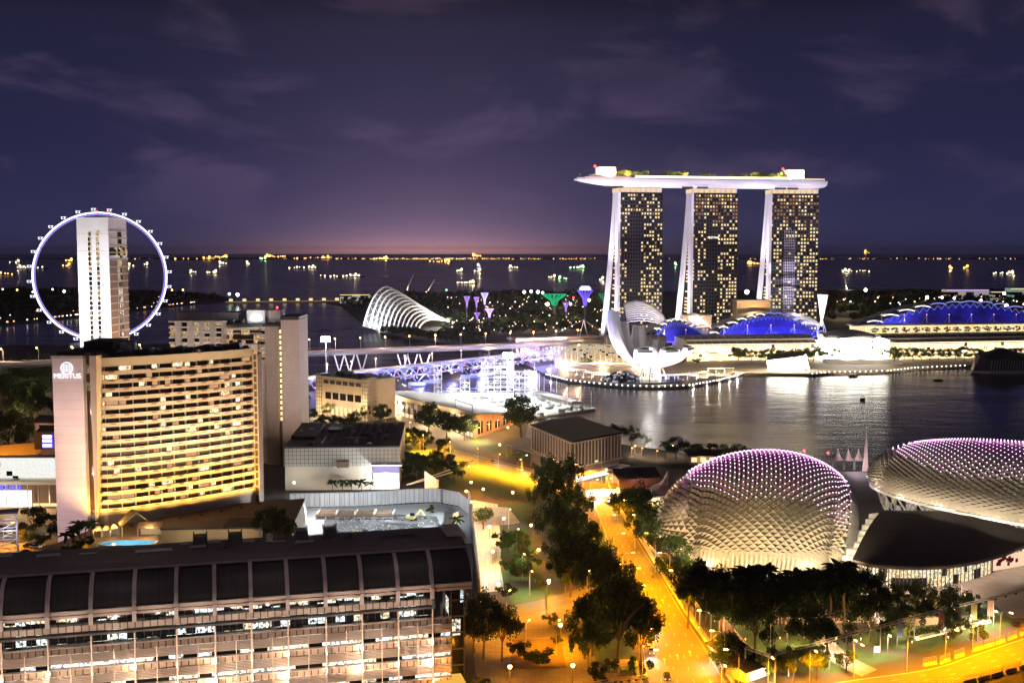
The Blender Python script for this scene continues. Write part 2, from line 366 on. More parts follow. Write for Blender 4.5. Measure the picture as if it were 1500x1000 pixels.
def sheet(name, px, m, z, grid=True):
    mb = MB(); pts = [P(u, v, z) for u, v in px]; mb.face(pts[::-1] if ((pts[1]-pts[0]).cross(pts[2]-pts[0])).z < 0 else pts)
    return struct(mb, name, m)
def strip(name, a, b, m, z, n=8, thick=0):     # between two edges given as photo points
    def res(e):
        e = [P(u, v, z) for u, v in e]; out = []
        for k in range(len(e)-1):
            p0, p1, p2, p3 = e[max(k-1,0)], e[k], e[k+1], e[min(k+2,len(e)-1)]
            for j in range(n):
                t = j/n; out.append(.5*((2*p1)+(p2-p0)*t+(2*p0-5*p1+4*p2-p3)*t*t+(3*p1-p0-3*p2+p3)*t**3))
        out.append(e[-1]); return out
    A, B = res(a), res(b); mb = MB(); mb.grid([A, B]) ; struct(mb, name, m); return A, B
Z1, Z2, Z3 = 2.02, 2.05, 2.08
sheet('plaza', [(690,925),(745,905),(800,893),(880,866),(935,1005),(700,1010)], M_pave, Z1)
mainL = [(955,1040),(945,1000),(938,940),(928,890),(915,850),(893,800),(880,765),(868,738),(848,718),(800,704),(740,696)]
mainR = [(1100,1040),(1066,1000),(1035,950),(1000,897),(972,850),(940,800),(918,762),(902,735),(886,712),(850,694),(800,684)]
rdA, rdB = strip('main_road', mainL, mainR, M_asphalt, Z2)
cA, cB = strip('avenue', [(440,606),(560,634),(620,647),(700,667),(790,689),(845,703)], [(440,615),(560,647),(620,664),(700,686),(760,703),(830,722)], M_asphalt, Z2+.01)
strip('side_road', [(905,838),(872,848),(845,862),(790,878),(745,888),(690,903)], [(925,868),(885,862),(850,878),(800,892),(745,905),(690,925)], M_asphalt, Z2+.02)
frA, frB = strip('front_road', [(1040,1030),(1140,1012),(1240,996),(1360,979),(1430,957),(1500,934),(1620,898)], [(1070,1080),(1180,1060),(1300,1035),(1420,1005),(1500,980),(1560,960),(1640,930)], M_asphalt, Z2+.02)
strip('footpath', [(692,732),(695,790),(703,868)], [(729,738),(733,790),(738,864)], panels('pale_paving', (.5,.48,.46), (.25,.24,.23), 2, 2.6, 'xy', .6, mortar=.08), Z2)
pc = P(722,755,2.09); mb = MB(); mb.lathe([(17,0),(17,.05)], 32, (pc.x, pc.y, 2.04)); struct(mb, 'round_paving', panels('round_paving', (.4,.33,.26), (.22,.18,.14), 2.2, 2.2, 'xy', .7))
for k, poly in enumerate([[(735,778),(772,772),(786,813),(733,818)], [(732,824),(786,819),(795,848),(737,852)], [(741,862),(797,853),(812,872),(748,883)],
                          [(692,688),(740,698),(790,710),(800,724),(745,730),(700,724)], [(740,738),(800,735),(815,762),(765,768)], [(585,640),(640,660),(690,680),(690,720),(640,715),(590,690)],
                          [(690,640),(770,660),(790,672),(770,676),(690,655)], [(842,880),(905,872),(935,985),(880,985)], [(1100,985),(1010,880),(985,850),(1000,845),(1120,900),(1240,945),(1330,962),(1240,985)],
                          [(1240,930),(1330,905),(1450,880),(1490,912),(1360,955),(1290,950)], [(800,760),(880,770),(905,828),(850,850),(812,850)]]):
    sheet('lawn', poly, M_grass, Z3 + .01*k)
sheet('planting_bed', [(753,936),(822,934),(829,977),(746,980)], pbr('bare_soil', (.10,.065,.04), .95, var=.5, scale=.4, bump=.4), Z3+.12)
sheet('theatre_court', [(1235,850),(1500,818),(1620,820),(1620,870),(1500,905),(1400,905),(1330,880),(1240,880)], M_plaza, Z2)
sheet('quay_deck', [(775,614),(830,628),(870,642),(960,660),(1090,680),(1090,700),(900,675),(840,660),(770,640)], M_pave, Z1)
sheet('service_road', [(-60,775),(40,785),(88,778),(92,812),(30,830),(-60,850)], pbr('pale_asphalt', (.22,.2,.19), .7, var=.25, scale=.1), Z2)
M_prom = panels('promenade_paving', (.42,.36,.28), (.26,.22,.17), 6, 6, 'xy', .6, mortar=.15)
sheet('promenade', [(802,547),(832,555),(870,560),(920,564),(965,565),(1010,563),(1050,556),(1075,550),(1090,545.5),(1090,526),(1010,526),(900,524),(830,530),(800,540)], M_prom, 2.06)
sheet('promenade', [(1090,545.5),(1120,545.5),(1190,546.5),(1215,544.5),(1260,543.5),(1300,542.5),(1345,537.5),(1420,534.5),(1500,532),(1500,516),(1300,520),(1200,523),(1090,526)], M_prom, 2.06)
sheet('terrace', [(880,690),(985,672),(1075,672),(1040,720),(985,745),(920,728)], M_pave, Z1)
strip('garden_path', [(1222,848),(1190,885),(1188,925),(1215,965),(1262,990)], [(1240,848),(1214,885),(1212,920),(1238,955),(1285,980)], M_plaza, Z3+.13)
strip('garden_path', [(1000,842),(1035,890),(1075,940),(1105,985)], [(1012,842),(1050,890),(1092,940),(1125,985)], M_plaza, Z3+.14)
strip('garden_path', [(1120,900),(1180,905),(1250,900),(1330,905),(1420,900)], [(1120,910),(1180,915),(1250,911),(1330,916),(1420,910)], M_plaza, Z3+.15)
# lane lines and arrows on the roads
def dashes(A, B, f, on=3, off=5, wd=.22, solid=False):
    mb = MB(); pts = [a.lerp(b, f) + Vector((0,0,.03)) for a, b in zip(A, B)]; d = 0; L_ = []
    for k in range(len(pts)-1):
        a, b = pts[k], pts[k+1]; ln = (b-a).length
        if ln < .01: continue
        t = (b-a)/ln; nrm = Vector((-t.y, t.x, 0))*wd
        s = 0
        while s < ln:
            ph = (d+s) % (on+off); step = min(ln-s, (on-ph) if ph < on else (on+off-ph), 1.5); step = max(step, .05)
            if solid or ph < on: mb.face([a+t*s-nrm, a+t*(s+step)-nrm, a+t*(s+step)+nrm, a+t*s+nrm])
            s += step
        d += ln
    struct(mb, 'road_markings', M_line)
for f in (.2, .4, .6, .8): dashes(rdA, rdB, f, 2.2, 7, .11)
for f in (.03, .97): dashes(rdA, rdB, f, wd=.1, solid=True)
for f in (.33, .66): dashes(cA, cB, f, 2.2, 7, .12)
for f in (.03, .97): dashes(cA, cB, f, solid=True)
for f in (.22, .42, .62, .82): dashes(frA, frB, f, 2.2, 7, .11)
for f in (.03,): dashes(frA, frB, f, solid=True)
def arrows():
    mb = MB()
    for f, k in ((.3, 24), (.5, 25), (.7, 26), (.3, 12), (.5, 13), (.7, 14)):
        a = rdA[k].lerp(rdB[k], f); d = (rdA[k+1]-rdA[k]).normalized(); n = Vector((-d.y, d.x, 0)); a = a+Vector((0,0,.035))
        mb.face([a-n*.15, a+d*3-n*.15, a+d*3+n*.15, a+n*.15]); mb.face([a+d*3-n*.6, a+d*5, a+d*3+n*.6])
    struct(mb, 'road_arrow', M_line)
arrows()
# ================================================================== across the water: the three hotel towers and the deck they carry
G_win = glow('hotel_window_light', (1,.74,.34), 1.2); G_win2 = glow('hotel_window_pale', (1,.86,.62), 1.0); G_win3 = glow('hotel_window_dim', (.8,.42,.2), .45)
M_tglass = pbr('tower_glass', (.018,.018,.023), .22, var=.5, scale=.06, spec=.5)
M_lav = pbr('tower_white', (.74,.72,.76), .55, var=.05, scale=.05)
def hotel_tower(u0, u1, vb, y, rot, label, dens, gap, text=None, grid_top=False):
    a = PD(u0, vb, y); t = thing('hotel_tower', label, 'tower', (a.x, a.y, 2), R(rot), 'three towers under one deck')
    W = (u1-u0)/FPX*(y*CP+8)/math.cos(R(rot)); H = 182; rnd = random.Random(int(u0))
    MB().box(0, W, 0, 9.5, 0, H).build('front_slab', M_tglass, t)
    # the slab behind leans on the front one
    mb = MB()
    prof = []
    for k in range(13):
        s = k/12; off = 40*(1-s)**1.25; prof.append((9.7+off, s*H))
    back = [(p[0]+14-6.5*p[1]/H, p[1]) for p in prof]
    mb.extr([*prof, *back[::-1]], 1.6, W).build('rear_slab', M_tglass, t)
    # white end walls: one upright, one leaning
    up = [(-.6, -2), (19.8, -2), (19.8, H+1), (-.6, H+1)]
    mb = MB()
    n = 12; L1 = [(-1.2+2.2*(k/n)*(1-k/n), k/n*H) for k in range(n+1)]; R1 = [(9.6-.8*math.sin(math.pi*k/n), k/n*H) for k in range(n+1)]
    mb.extr([*L1, *R1[::-1]], -1.6, 1.5).build('front_end_wall', M_lav, t, False)
    mb = MB(); mb.extr([*prof, *back[::-1]], -1.6, 1.5).build('rear_end_wall', M_lav, t)
    # stair and rooms that show through the gap between the two
    sh = []
    for k in range(3, 30):
        z = 6+k*4
        o = 40*(1-z/H)**1.25
        if o > 6 and rnd.random() < .75: sh.append(MB().box(.3, 1.4, 10.5, 9.5+o*.6, z, z+1.8))
    repeat('gap_window', sh, G_win, t)
    # floor edges
    mb = MB()
    for k in range(1, 43): mb.box(.2, W-.2, -.25, -.02, k*4.2, k*4.2+.6)
    mb.build('floor_edge', pbr('floor_edge', (.06,.055,.06), .5), t)
    mb = MB(); nc = 16
    for k in range(nc+1): mb.box(W*k/nc-.14, W*k/nc+.14, -.55, -.27, 2, H-1)
    mb.build('glass_fin', pbr('glass_fin', (.05,.05,.06), .3), t)
    A, B, C = [], [], []
    for i in range(nc):
        f = (i+.5)/nc
        for k in range(3, 43):
            zz = k/43
            p = dens*(1.3 if f > .55 else .9)
            if gap[0] < f < gap[1] and zz < gap[2]: p = .03
            if zz < .12: p *= .7
            if zz > .86: p = .5 + .25*grid_top
            q = rnd.random()
            if q < p:
                sh = MB().box(W*(i+.2)/nc, W*(i+.78)/nc, -.52, -.3, k*4.2+1.2, k*4.2+3.4)
                (C if (grid_top and zz > .8 and rnd.random() < .6) or rnd.random() < .08 else A if rnd.random() < .8 else B).append(sh)
    rnd.shuffle(A)
    repeat('window', A, G_win, t, 60); repeat('window', B, G_win2, t, 20); repeat('window', C, G_win3, t, 20)
    MB().box(2, W-2, 2, 30, H, H+5).build('crown_storey', glow('crown_light', (1,.72,.42), 1.0), t)
    mb = MB()
    for k in range(9): mb.box(1+k*(W-3)/8, 2.2+k*(W-3)/8, 1, 2.2, H, H+6)
    mb.build('crown_column', M_lav, t)
    if text: words(text, 3.6, (W*.47, -.8, H*.715), G_paneW, t, 'sign_lettering')
    # flood lamps at the foot of the end walls
    for yy, zz, e in ((-18, 4, 3.0e5), (20, 4, 3.4e5), (62, 6, 2.8e5)):
        light((-32, yy, zz), e, (.93,.88,1), t, 'SPOT', 1.5, (0, yy*.6+5, 85), 110, .8)
    light((-40, 5, 100), 1.9e5, (.93,.88,1), t, 'SPOT', 1.5, (0, 14, 140), 100, .8)
    return t, W, H
T1, W1, H1 = hotel_tower(905.5, 971, 480, 1300, 14, 'left tower of the three under the long deck, white splayed legs, dark middle', .42, (.18,.5,.9))
T2, W2, H2 = hotel_tower(1012, 1080.5, 476, 1318, 10, 'middle tower of the three under the long deck, dark stripe with small lettering', .42, (.3,.55,.78), 'FESTIVAL', True)
T3, W3, H3 = hotel_tower(1126, 1197.5, 470, 1335, 4, 'right tower of the three under the long deck, pale scaffold stripe in its middle', .5, (.28,.52,.72), None, True)
mb = MB()
for k in range(40): mb.box(W3*.29, W3*.51, -.7, -.6, 10+k*3.25, 10.5+k*3.25)
for k in range(7): mb.box(W3*(.29+.22*k/6)-.15, W3*(.29+.22*k/6)+.15, -.85, -.72, 8, 140)
mb.build('facade_scaffold', pbr('facade_scaffold', (.45,.42,.5), .5), T3)
light((W3*.4, -45, 30), 9e5, (.85,.8,1), T3, 'SPOT', 1, (W3*.4, 0, 80), 50, .8)

def sky_deck():
    pts = [PD(841, 275, 1292), PD(880, 275, 1301), PD(940, 275, 1313), PD(1040, 275, 1330), PD(1130, 275, 1343), PD(1205, 275, 1351)]
    def at(s):
        s *= len(pts)-1; k = min(int(s), len(pts)-2); t = s-k
        p0, p1, p2, p3 = pts[max(k-1,0)], pts[k], pts[k+1], pts[min(k+2,len(pts)-1)]
        q = .5*((2*p1)+(p2-p0)*t+(2*p0-5*p1+4*p2-p3)*t*t+(3*p1-p0-3*p2+p3)*t**3); return Vector((q.x, q.y, 0))
    c = at(.5); t = thing('sky_deck', 'long boat shaped white deck lying across the tops of three hotel towers', 'roof deck', (c.x, c.y, 187))
    n = 48; rows = []; top = []; rail = []
    def halfw(s):
        return 19*min(1, max(.0, (s/.34))**.55) if s < .34 else 19*(1 if s < .93 else max(.75, 1-(s-.93)*3.2))
    ctr = []
    for k in range(n+1):
        s = k/n; p = at(s); q = at(min(1, s+.01))-at(max(0, s-.01)); q.normalize(); nr = Vector((-q.y, q.x, 0)); h = max(.4, halfw(s))
        dz = 8.8*min(1, max(.12, (s/.3))**.7)
        if s > .95: dz *= 1-(s-.95)*4
        row = []
        for j in range(13):
            a = math.pi*j/12; row.append(p-c - nr*h*math.cos(a) + Vector((0,0,11.5-dz*math.sin(a)**.6)))
        rows.append(row); ctr.append((p-c, nr, h, q))
    MB().grid(rows).build('hull', pbr('deck_hull', (.78,.76,.8), .45, var=.05), t, True)
    MB().grid([[r[0]-Vector((0,0,.05)), r[-1]-Vector((0,0,.05))] for r in rows]).build('deck_floor', M_conc, t)
    def line(name, f, z0, z1, s0, s1, m, wd=.5):
        A = []
        for k in range(int(s0*n), int(s1*n)+1):
            p, nr, h, q = ctr[k]; b = p-nr*h*f; A.append([b-nr*wd+Vector((0,0,z0)), b-nr*wd+Vector((0,0,z1)), b+nr*wd+Vector((0,0,z1)), b+nr*wd+Vector((0,0,z0))])
        MB().grid(A).build(name, m, t)
    line('parapet', .97, 11.3, 13, .03, .99, M_white)
    line('deck_glow_wall', .93, 13.1, 15.2, .36, .84, glow('deck_light', (1,.8,.5), 3.2)); line('deck_glow_wall', .3, 12.0, 14.0, .4, .82, glow('deck_light_dim', (.95,.6,.25), 1.1))  # glowing walls added for the golden light along the deck top
    line('pavilion', .5, 11.5, 16.5, .13, .33, M_cream, 5); line('pavilion_light', .95, 12.9, 13.8, .1, .34, glow('deck_light_rose', (1,.6,.45), 1.1))
    line('rear_light', .94, 13, 14, .86, .98, glow('deck_light_soft', (1,.75,.5), 1.4))
    for s, wd, hh in ((.235, 20, 13.5), (.875, 21, 13.5)):
        p, nr, h, q = ctr[int(s*n)]; ang = math.atan2(q.y, q.x)
        MB().obox((p.x, p.y, 11.4), wd, 11, hh, ang).build('lift_housing', M_lav, t)
        MB().tube([(p.x-q.x*(wd/2+3), p.y-q.y*(wd/2+3), 11.4), (p.x-q.x*(wd/2+3), p.y-q.y*(wd/2+3), 25.5)], .25).build('mast', M_dark, t)
        MB().ball((p.x-q.x*(wd/2+3), p.y-q.y*(wd/2+3), 26.3), 1.15).build('beacon', G_red, t)
    p, nr, h, q = ctr[n]; MB().ball((p.x+1, p.y-8, 9), .9).build('beacon', G_red, t)
    p = ctr[3][0]; MB().tube([(p.x, p.y, 11), (p.x, p.y, 17)], .2).obox((p.x, p.y, 16.5), 2.6, .3, .4).build('mast', M_steel, t)
    # bracket housings where the towers meet the hull
    for s in (.245, .275, .53, .57, .83, .87):
        p, nr, h, q = ctr[int(s*n)]; b = p-nr*h*.9
        MB().obox((b.x, b.y, 1.2), 13, 1.6, 2.2, math.atan2(q.y, q.x)).build('hull_vent', M_dark, t)
    for k in range(7):
        s = .06+k*.15; p, nr, h, q = ctr[int(s*n)]; b = p-nr*75
        light((b.x, b.y, -66), 1.5e5, (.93,.86,1), t, 'SPOT', 1.5, (p.x, p.y, 4), 75, .9)  # added floating spots wash the hull; no fixture stands there
    for k in range(9):
        s = .14+k*.098; p, nr, h, q = ctr[int(s*n)]; b = p-nr*h*.75; light((b.x, b.y, 17.5), 9e4, (1,.74,.42), t)
    for s in (.235, .875):
        p, nr, h, q = ctr[int(s*n)]; b = p-nr*24; light((b.x, b.y, 16), 6e4, (.95,.88,1), t, 'SPOT', .2, (p.x, p.y, 19), 60, .8)
    rnd = random.Random(4); out = []
    for k in range(46):
        s = rnd.choice((rnd.uniform(.29,.4), rnd.uniform(.4,.62), rnd.uniform(.66,.84))); p, nr, h, q = ctr[int(s*n)]
        out.append((c+p+nr*rnd.uniform(-6,10)+q*rnd.uniform(-4,4)+Vector((0,0,187+11.5)), rnd.uniform(7,11)))
    return out
DECK_TREES = sky_deck()

# ------------------------------------------------------------------ the lotus shaped museum
def lotus():
    y = 1000; cx = PD(952, 530, y); t = thing('lotus_museum', 'white lotus shaped building with one tall curling petal at the water edge', 'museum', (cx.x, y, 2))
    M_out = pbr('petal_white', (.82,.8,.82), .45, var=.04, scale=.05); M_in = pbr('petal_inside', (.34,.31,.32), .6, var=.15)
    fingers = [(205,40,50,20),(172,35,38,18),(138,32,38,18),(104,30,34,18),(70,29,20,18),(36,32,15,19),(4,37,17,21),(-28,36,18,23),(-64,33,17,24),(-104,32,17,24)]
    for az, r1, h1, wd in fingers:
        ph = R(az); e = Vector((math.cos(ph), math.sin(ph), 0)); sd = Vector((-math.sin(ph), math.cos(ph), 0)); outer, inner = [], []; n = 12
        for k in range(n+1):
            s = k/n; a = s*R(97 if h1 > 30 else 82); r = 3+(r1-3)*math.sin(a)/math.sin(R(90)); z = 13+h1*(1-math.cos(a))/(1-math.cos(R(97 if h1 > 30 else 82)))
            tg = Vector((math.cos(a), 0, math.sin(a)*h1/r1)).normalized(); nx = Vector((tg.z, 0, -tg.x))   # outward, away from the bowl
            w_ = (2.5+(wd-2.5)*math.sin(min(1, s*1.35)*math.pi/2))*(1-(.38 if h1 > 20 else .16)*max(0, s-.5)/.5); th = (1.5+8*math.sin(min(1,s*1.2)*math.pi/2))*(1-.25*s)
            c = e*r+Vector((0,0,z)); o3 = e*nx.x+Vector((0,0,nx.z))
            outer.append([c+sd*w_/2-o3*th*.25, c+sd*w_*.46+o3*.6, c+sd*w_*.22+o3*1.5, c-sd*w_*.22+o3*1.5, c-sd*w_*.46+o3*.6, c-sd*w_/2-o3*th*.25])
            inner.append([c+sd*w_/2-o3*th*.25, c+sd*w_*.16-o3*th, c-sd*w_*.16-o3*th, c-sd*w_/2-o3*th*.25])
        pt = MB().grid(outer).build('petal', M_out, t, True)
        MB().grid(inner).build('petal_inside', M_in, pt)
        tip = outer[-1]+inner[-1][::-1]; ctr = sum(tip, Vector())/len(tip)
        MB().face(tip).build('petal_tip', M_out, pt)
        if h1 < 25 and math.sin(ph) < .3:      # slot window under the rim
            a0, a1, b0, b1 = outer[-1][1], outer[-1][4], outer[-2][1], outer[-2][4]; q = lambda s, r_: a0.lerp(a1, s).lerp(b0.lerp(b1, s), r_)+e*1.9
            MB().face([q(.16,.25), q(.84,.25), q(.84,.95), q(.16,.95)]).build('slot_window', MATS.get('petal_glass') or pbr('petal_glass', (.05,.075,.07), .12, spec=.8), pt)
        MB().face([ctr+(p-ctr)*.62+e*.15+Vector((0,0,.25)) for p in tip]).build('skylight', MATS.get('petal_glass') or pbr('petal_glass', (.05,.075,.07), .12, spec=.8), pt)
    MB().lathe([(3,10.5),(9,12.2),(15,15),(10,18)], 24).build('bowl', M_out, t, True)
    for k in range(10):
        a = 2*math.pi*k/10+.2; mb = MB().beam((17*math.cos(a), 12*math.sin(a)-1, 0), (10*math.cos(a+.12), 8*math.sin(a+.12), 14), 1.1); mb.build('column', M_steel if k % 2 else M_white, t)
    MB().lathe([(9.5,0),(9.5,11)], 20).build('lobby_glass', cells('lobby_glass', (2,2,3.6), .9, [(1,.8,.5),(1,.9,.7)], 2.2, soft=.35), t)
    mb = MB(); mb.lathe([(30,0),(31,1.2),(30,1.3)], 32, (-2,-2,0)); mb.build('lily_pond', pbr('pond', (.06,.07,.08), .2), t)
    # dark glass hood of the gallery below the tall petal
    rows = []
    for k in range(9):
        s = k/8; rows.append([(-42+30*s, -6+10*math.cos(math.pi*j/6)*math.sin(math.pi*(.15+.75*s))-6, 9.5*math.sin(math.pi*j/6)*math.sin(math.pi*(.12+.7*s))) for j in range(7)])
    MB().grid(rows).build('glass_hood', cells('hood_glass', (2,2,2), .3, [(.6,.7,.9),(.9,.9,1)], .6), t)
    for k in range(9):
        a = 2*math.pi*k/9+.1; rr = 52
        light((rr*math.cos(a), rr*math.sin(a)*.8-8, 2.5), 6.5e4, (1,.88,.97), t, 'SPOT', .8, (14*math.cos(a), 14*math.sin(a), 30), 100, .7)
    light((0, 0, 52), 1.6e4, (1,.97,.95), t, radius=.5); light((8, -14, 5), 6e3, (1,.97,.95), t, radius=.5); light((-20, -8, 6), 1.2e4, (1,.97,.95), t, radius=.5)
lotus()

# ------------------------------------------------------------------ the long mall: glazed vault, blue theatres, atrium
M_mallroof = panels('mall_roof', (.17,.15,.15), (.45,.42,.4), 9, 60, 'x', .4, mortar=.5, metal=.2)
M_gold = cells('gallery_glass', (4,60,4), .92, [(1,.72,.36),(1,.8,.48),(1,.66,.3)], 3.0, soft=.25, light=True)
def mall(name, label, u0, u1, y0, y1, zt, seed):
    a, b = PD(u0, 500, y0), PD(u1, 500, y1); d = b-a; ln = Vector((d.x, d.y)).length
    t = thing(name, label, 'shopping mall', (a.x, a.y, 2), math.atan2(d.y, d.x))
    MB().box(0, ln, 6, 60, 0, zt).build('body', M_conc, t)
    prof = [(0, 0), (0, 6)] ; MB().box(0, ln, 1.2, 5.9, 0, 6.5).build('shopfront', M_gold, t)
    MB().extr([(-3, 7.5), (-3, 8), (7, 9.2), (7, 8.5)], -2, ln+2).build('canopy', M_cream, t)
    n = 9; arc = [(-2+17*math.sin(k/n*math.pi/2)*1.0, 8.5+(zt-7.0)*(1-math.cos(k/n*math.pi/2))**.75) for k in range(n+1)]
    MB().box(0, ln, 3, 5.9, 9.3, zt-5).build('gallery_window', M_gold, t)
    MB().extr([(-1, zt-5), (3, zt-3), (16, zt+2.5), (30, zt+3.2), (30, zt+2.2), (16, zt+1.5), (3, zt-4), (-1, zt-6)], -1, ln+1).build('vault_roof', M_mallroof, t)
    mb = MB()
    for k in range(int(ln/9)+1): mb.beam((k*9, -1.2, zt-5.6), (k*9, 2, 8.8), .4)
    mb.build('frame_rib', M_white, t)
    mb = MB(); mb.box(0, ln, -1.4, -1.05, zt-5.3, zt-4.5); mb.build('eave_light', glow('eave_light', (1,.85,.6), 1.7), t)
    for k in range(int(ln/26)+1):
        light((13+k*26, -9, 8), 9e4, WARM, t, 'SPOT', .1, (13+k*26, 6, 5), 125, .7)
    return t, ln
ML, lnL = mall('waterfront_mall', 'golden lit mall with dark ribbed vault roof behind the lotus building', 1008, 1196, 1175, 1195, 22, 1)
MR, lnR = mall('waterfront_mall', 'golden lit mall with long dark ribbed roof right of the white atrium', 1300, 1560, 1195, 1235, 22, 2)
# terrace with a row of trees and columns above the right hand wing
MB().box(-20, lnR, 30, 75, 22.2, 23).build('terrace', M_conc, MR)
MB().box(-18, lnR, 48, 50, 23, 33).build('terrace_wall', cells('terrace_light', (5,60,12), 1.0, [(1,.72,.34),(1,.8,.45)], 1.5, soft=.55, light=True), MR)
MB().box(-20, lnR, 36, 52, 33, 34.2).build('terrace_roof', M_cream, MR)

def west_vault():                                   # round ended glass vault at the tip of the promontory
    a = PD(812, 520, 1150); t = thing('glass_arcade', 'round ended golden glass arcade at the tip of the promontory', 'arcade', (a.x, a.y, 2))
    n = 16; rows = []
    ln = 92
    for k in range(n+1):
        s = k/n; x = s*ln; h = 19*math.sqrt(max(0.02, 1-max(0, 1-s*3.2)**2)); wd = 26*math.sqrt(max(.02, 1-max(0, 1-s*3.2)**2))
        rows.append([(x, -wd*math.cos(math.pi*j/10)+12, h*math.sin(math.pi*j/10)) for j in range(11)])
    MB().grid(rows).build('glass_vault', cells('arcade_glass', (3.2,4,2.2), .93, [(1,.74,.36),(.95,.78,.5),(1,.84,.6)], .8, soft=.25), t)
    mb = MB()
    for r_ in rows[1:]: mb.tube([(p[0], p[1]-.1, p[2]+.1) for p in r_], .3, 4)
    mb.build('vault_rib', M_cream, t)
    rows = []
    for k in range(9): rows.append([(52+k*8, -2+26*s, 13+9*math.sin(s*math.pi)) for s in (0,.25,.5,.75,1)])
    MB().grid([[Vector(p)+Vector((0,4,6)) for p in r_] for r_ in rows]).build('roof', M_mallroof, t)
    light((10, -26, 6), 1.2e5, WARM, t); light((48, -28, 5), 8e4, WARM, t); light((80, -30, 5), 8e4, WARM, t)
    # stepped terrace in front
    for k, (w_, d_) in enumerate(((100,34),(86,26),(70,18))): MB().box(0, w_, -d_-6, -6, k*1.0, k*1.0+1).build('step_terrace', M_conc, t)
west_vault()

def blue_theatre(u0, u1, vb, up, vp, y, label, seed, left_steps):
    a = PD(u0, vb, y); b = PD(u1, vb, y+12); W = b.x-a.x; z0 = a.z; H = hz(up, vp, y)-z0; fp = (up-u0)/(u1-u0)
    t = thing('theatre_hall', label, 'theatre', (a.x, y, z0), math.atan2(12, W))
    n = 26
    def arch(f): 
        g = f/fp if f < fp else (1-f)/(1-fp); return H*math.sin(min(1, g)*math.pi/2)**.85
    # glazed front, lit blue from inside
    M_bg = blue_glass(seed)
    rows = []
    for k in range(n+1):
        f = k/n; h = max(.4, arch(f)-2.6); rows.append([(f*W, 0-5*math.sin(f*math.pi), .2), (f*W, 1.5-5*math.sin(f*math.pi), h*.5), (f*W, 5-4*math.sin(f*math.pi), h)])
    MB().grid(rows).build('blue_glazing', M_bg, t)
    MB().box(-2, W+2, -7, -5.8, -.9, .4).build('light_trough', G_blue, t)
    # roof in stepped shells
    nsh = 13
    for k in range(nsh):
        f0, f1 = k/nsh, (k+1)/nsh; h0 = max(arch(f0), arch(f1)); h1 = min(arch(f0), arch(f1)); mb = MB()
        m = 5; A = []
        for j in range(m+1):
            f = f0+(f1-f0)*j/m; bulge = 1.6*math.sin(math.pi*j/m); z = (arch(f0)+arch(f1))/2+.6+bulge
            A.append([(f*W, -4-4*math.sin(f*math.pi), z-.8), (f*W, -4.2-4*math.sin(f*math.pi), z+.2), (f*W, 8-4*math.sin(f*math.pi), z-.2), (f*W, 34, z-7)])
        mb.grid(A); o = mb.build('roof_shell', M_mallroof, t)
        if f0 < left_steps: mb2 = MB(); mb2.grid([r_[:3] for r_ in [[Vector(p)+Vector((0,0,.25)) for p in a] for a in A]]); mb2.build('lit_cap', M_white, o)
        e = MB()
        e.grid([[(f0*W+(f1-f0)*W*j/m, -4.4-4*math.sin((f0+(f1-f0)*j/m)*math.pi), (arch(f0)+arch(f1))/2+.6+1.6*math.sin(math.pi*j/m)+dz) for dz in (-.7,.35)] for j in range(m+1)])
        e.build('shell_edge', glow('shell_edge_white', (1,.93,.86), 2.0) if f0 < left_steps else glow('shell_edge_blue', (.3,.35,1), 1.0), o)
    mb = MB(); q = []
    for k in range(2*n+1):
        f = .04+.92*k/(2*n); z = arch(f)-(.6 if k % 2 else 5.5); q.append((f*W, -5.5-4*math.sin(f*math.pi), max(1, z)))
    mb.tube(q, .28, 4).build('zigzag_truss', glow('truss_blue_glow', (.30,.36,1), .9), t)  # truss given its own glow in place of blue light falling on it
    MB().grid([[(f*W, 38, 0), (f*W, 38, max(.5, arch(f)+1))] for f in [k/n for k in range(n+1)]]).build('rear_wall', M_roof, t)
    nm = max(3, int(W/24))
    for k in range(nm):
        x = W*(k+.5)/nm; mk = MB().tube([(x, -14, -4), (x, -14, 13)], .28, 5); mk.beam((x, -14, 12), (x+5, -8, 1), .12); mk.beam((x, -14, 12), (x-5, -8, 1), .12)
        o = mk.build('mast', M_white, t); MB().ball((x, -14, 13.4), .55, 6, 4).build('mast_lamp', glow('mast_lamp', (1,.35,.25), 4), o)
    for k in range(4): light((W*(.15+.23*k), -24, 4), 1.5e5, (.12,.12,1), t, 'SPOT', 1, (W*(.15+.23*k), 0, 12), 120, .8)
    if left_steps > .05:
        light((W*.08, -30, 22), 8e4, (1,.92,.85), t, 'SPOT', 1, (W*.15, 10, 12), 90, .8)
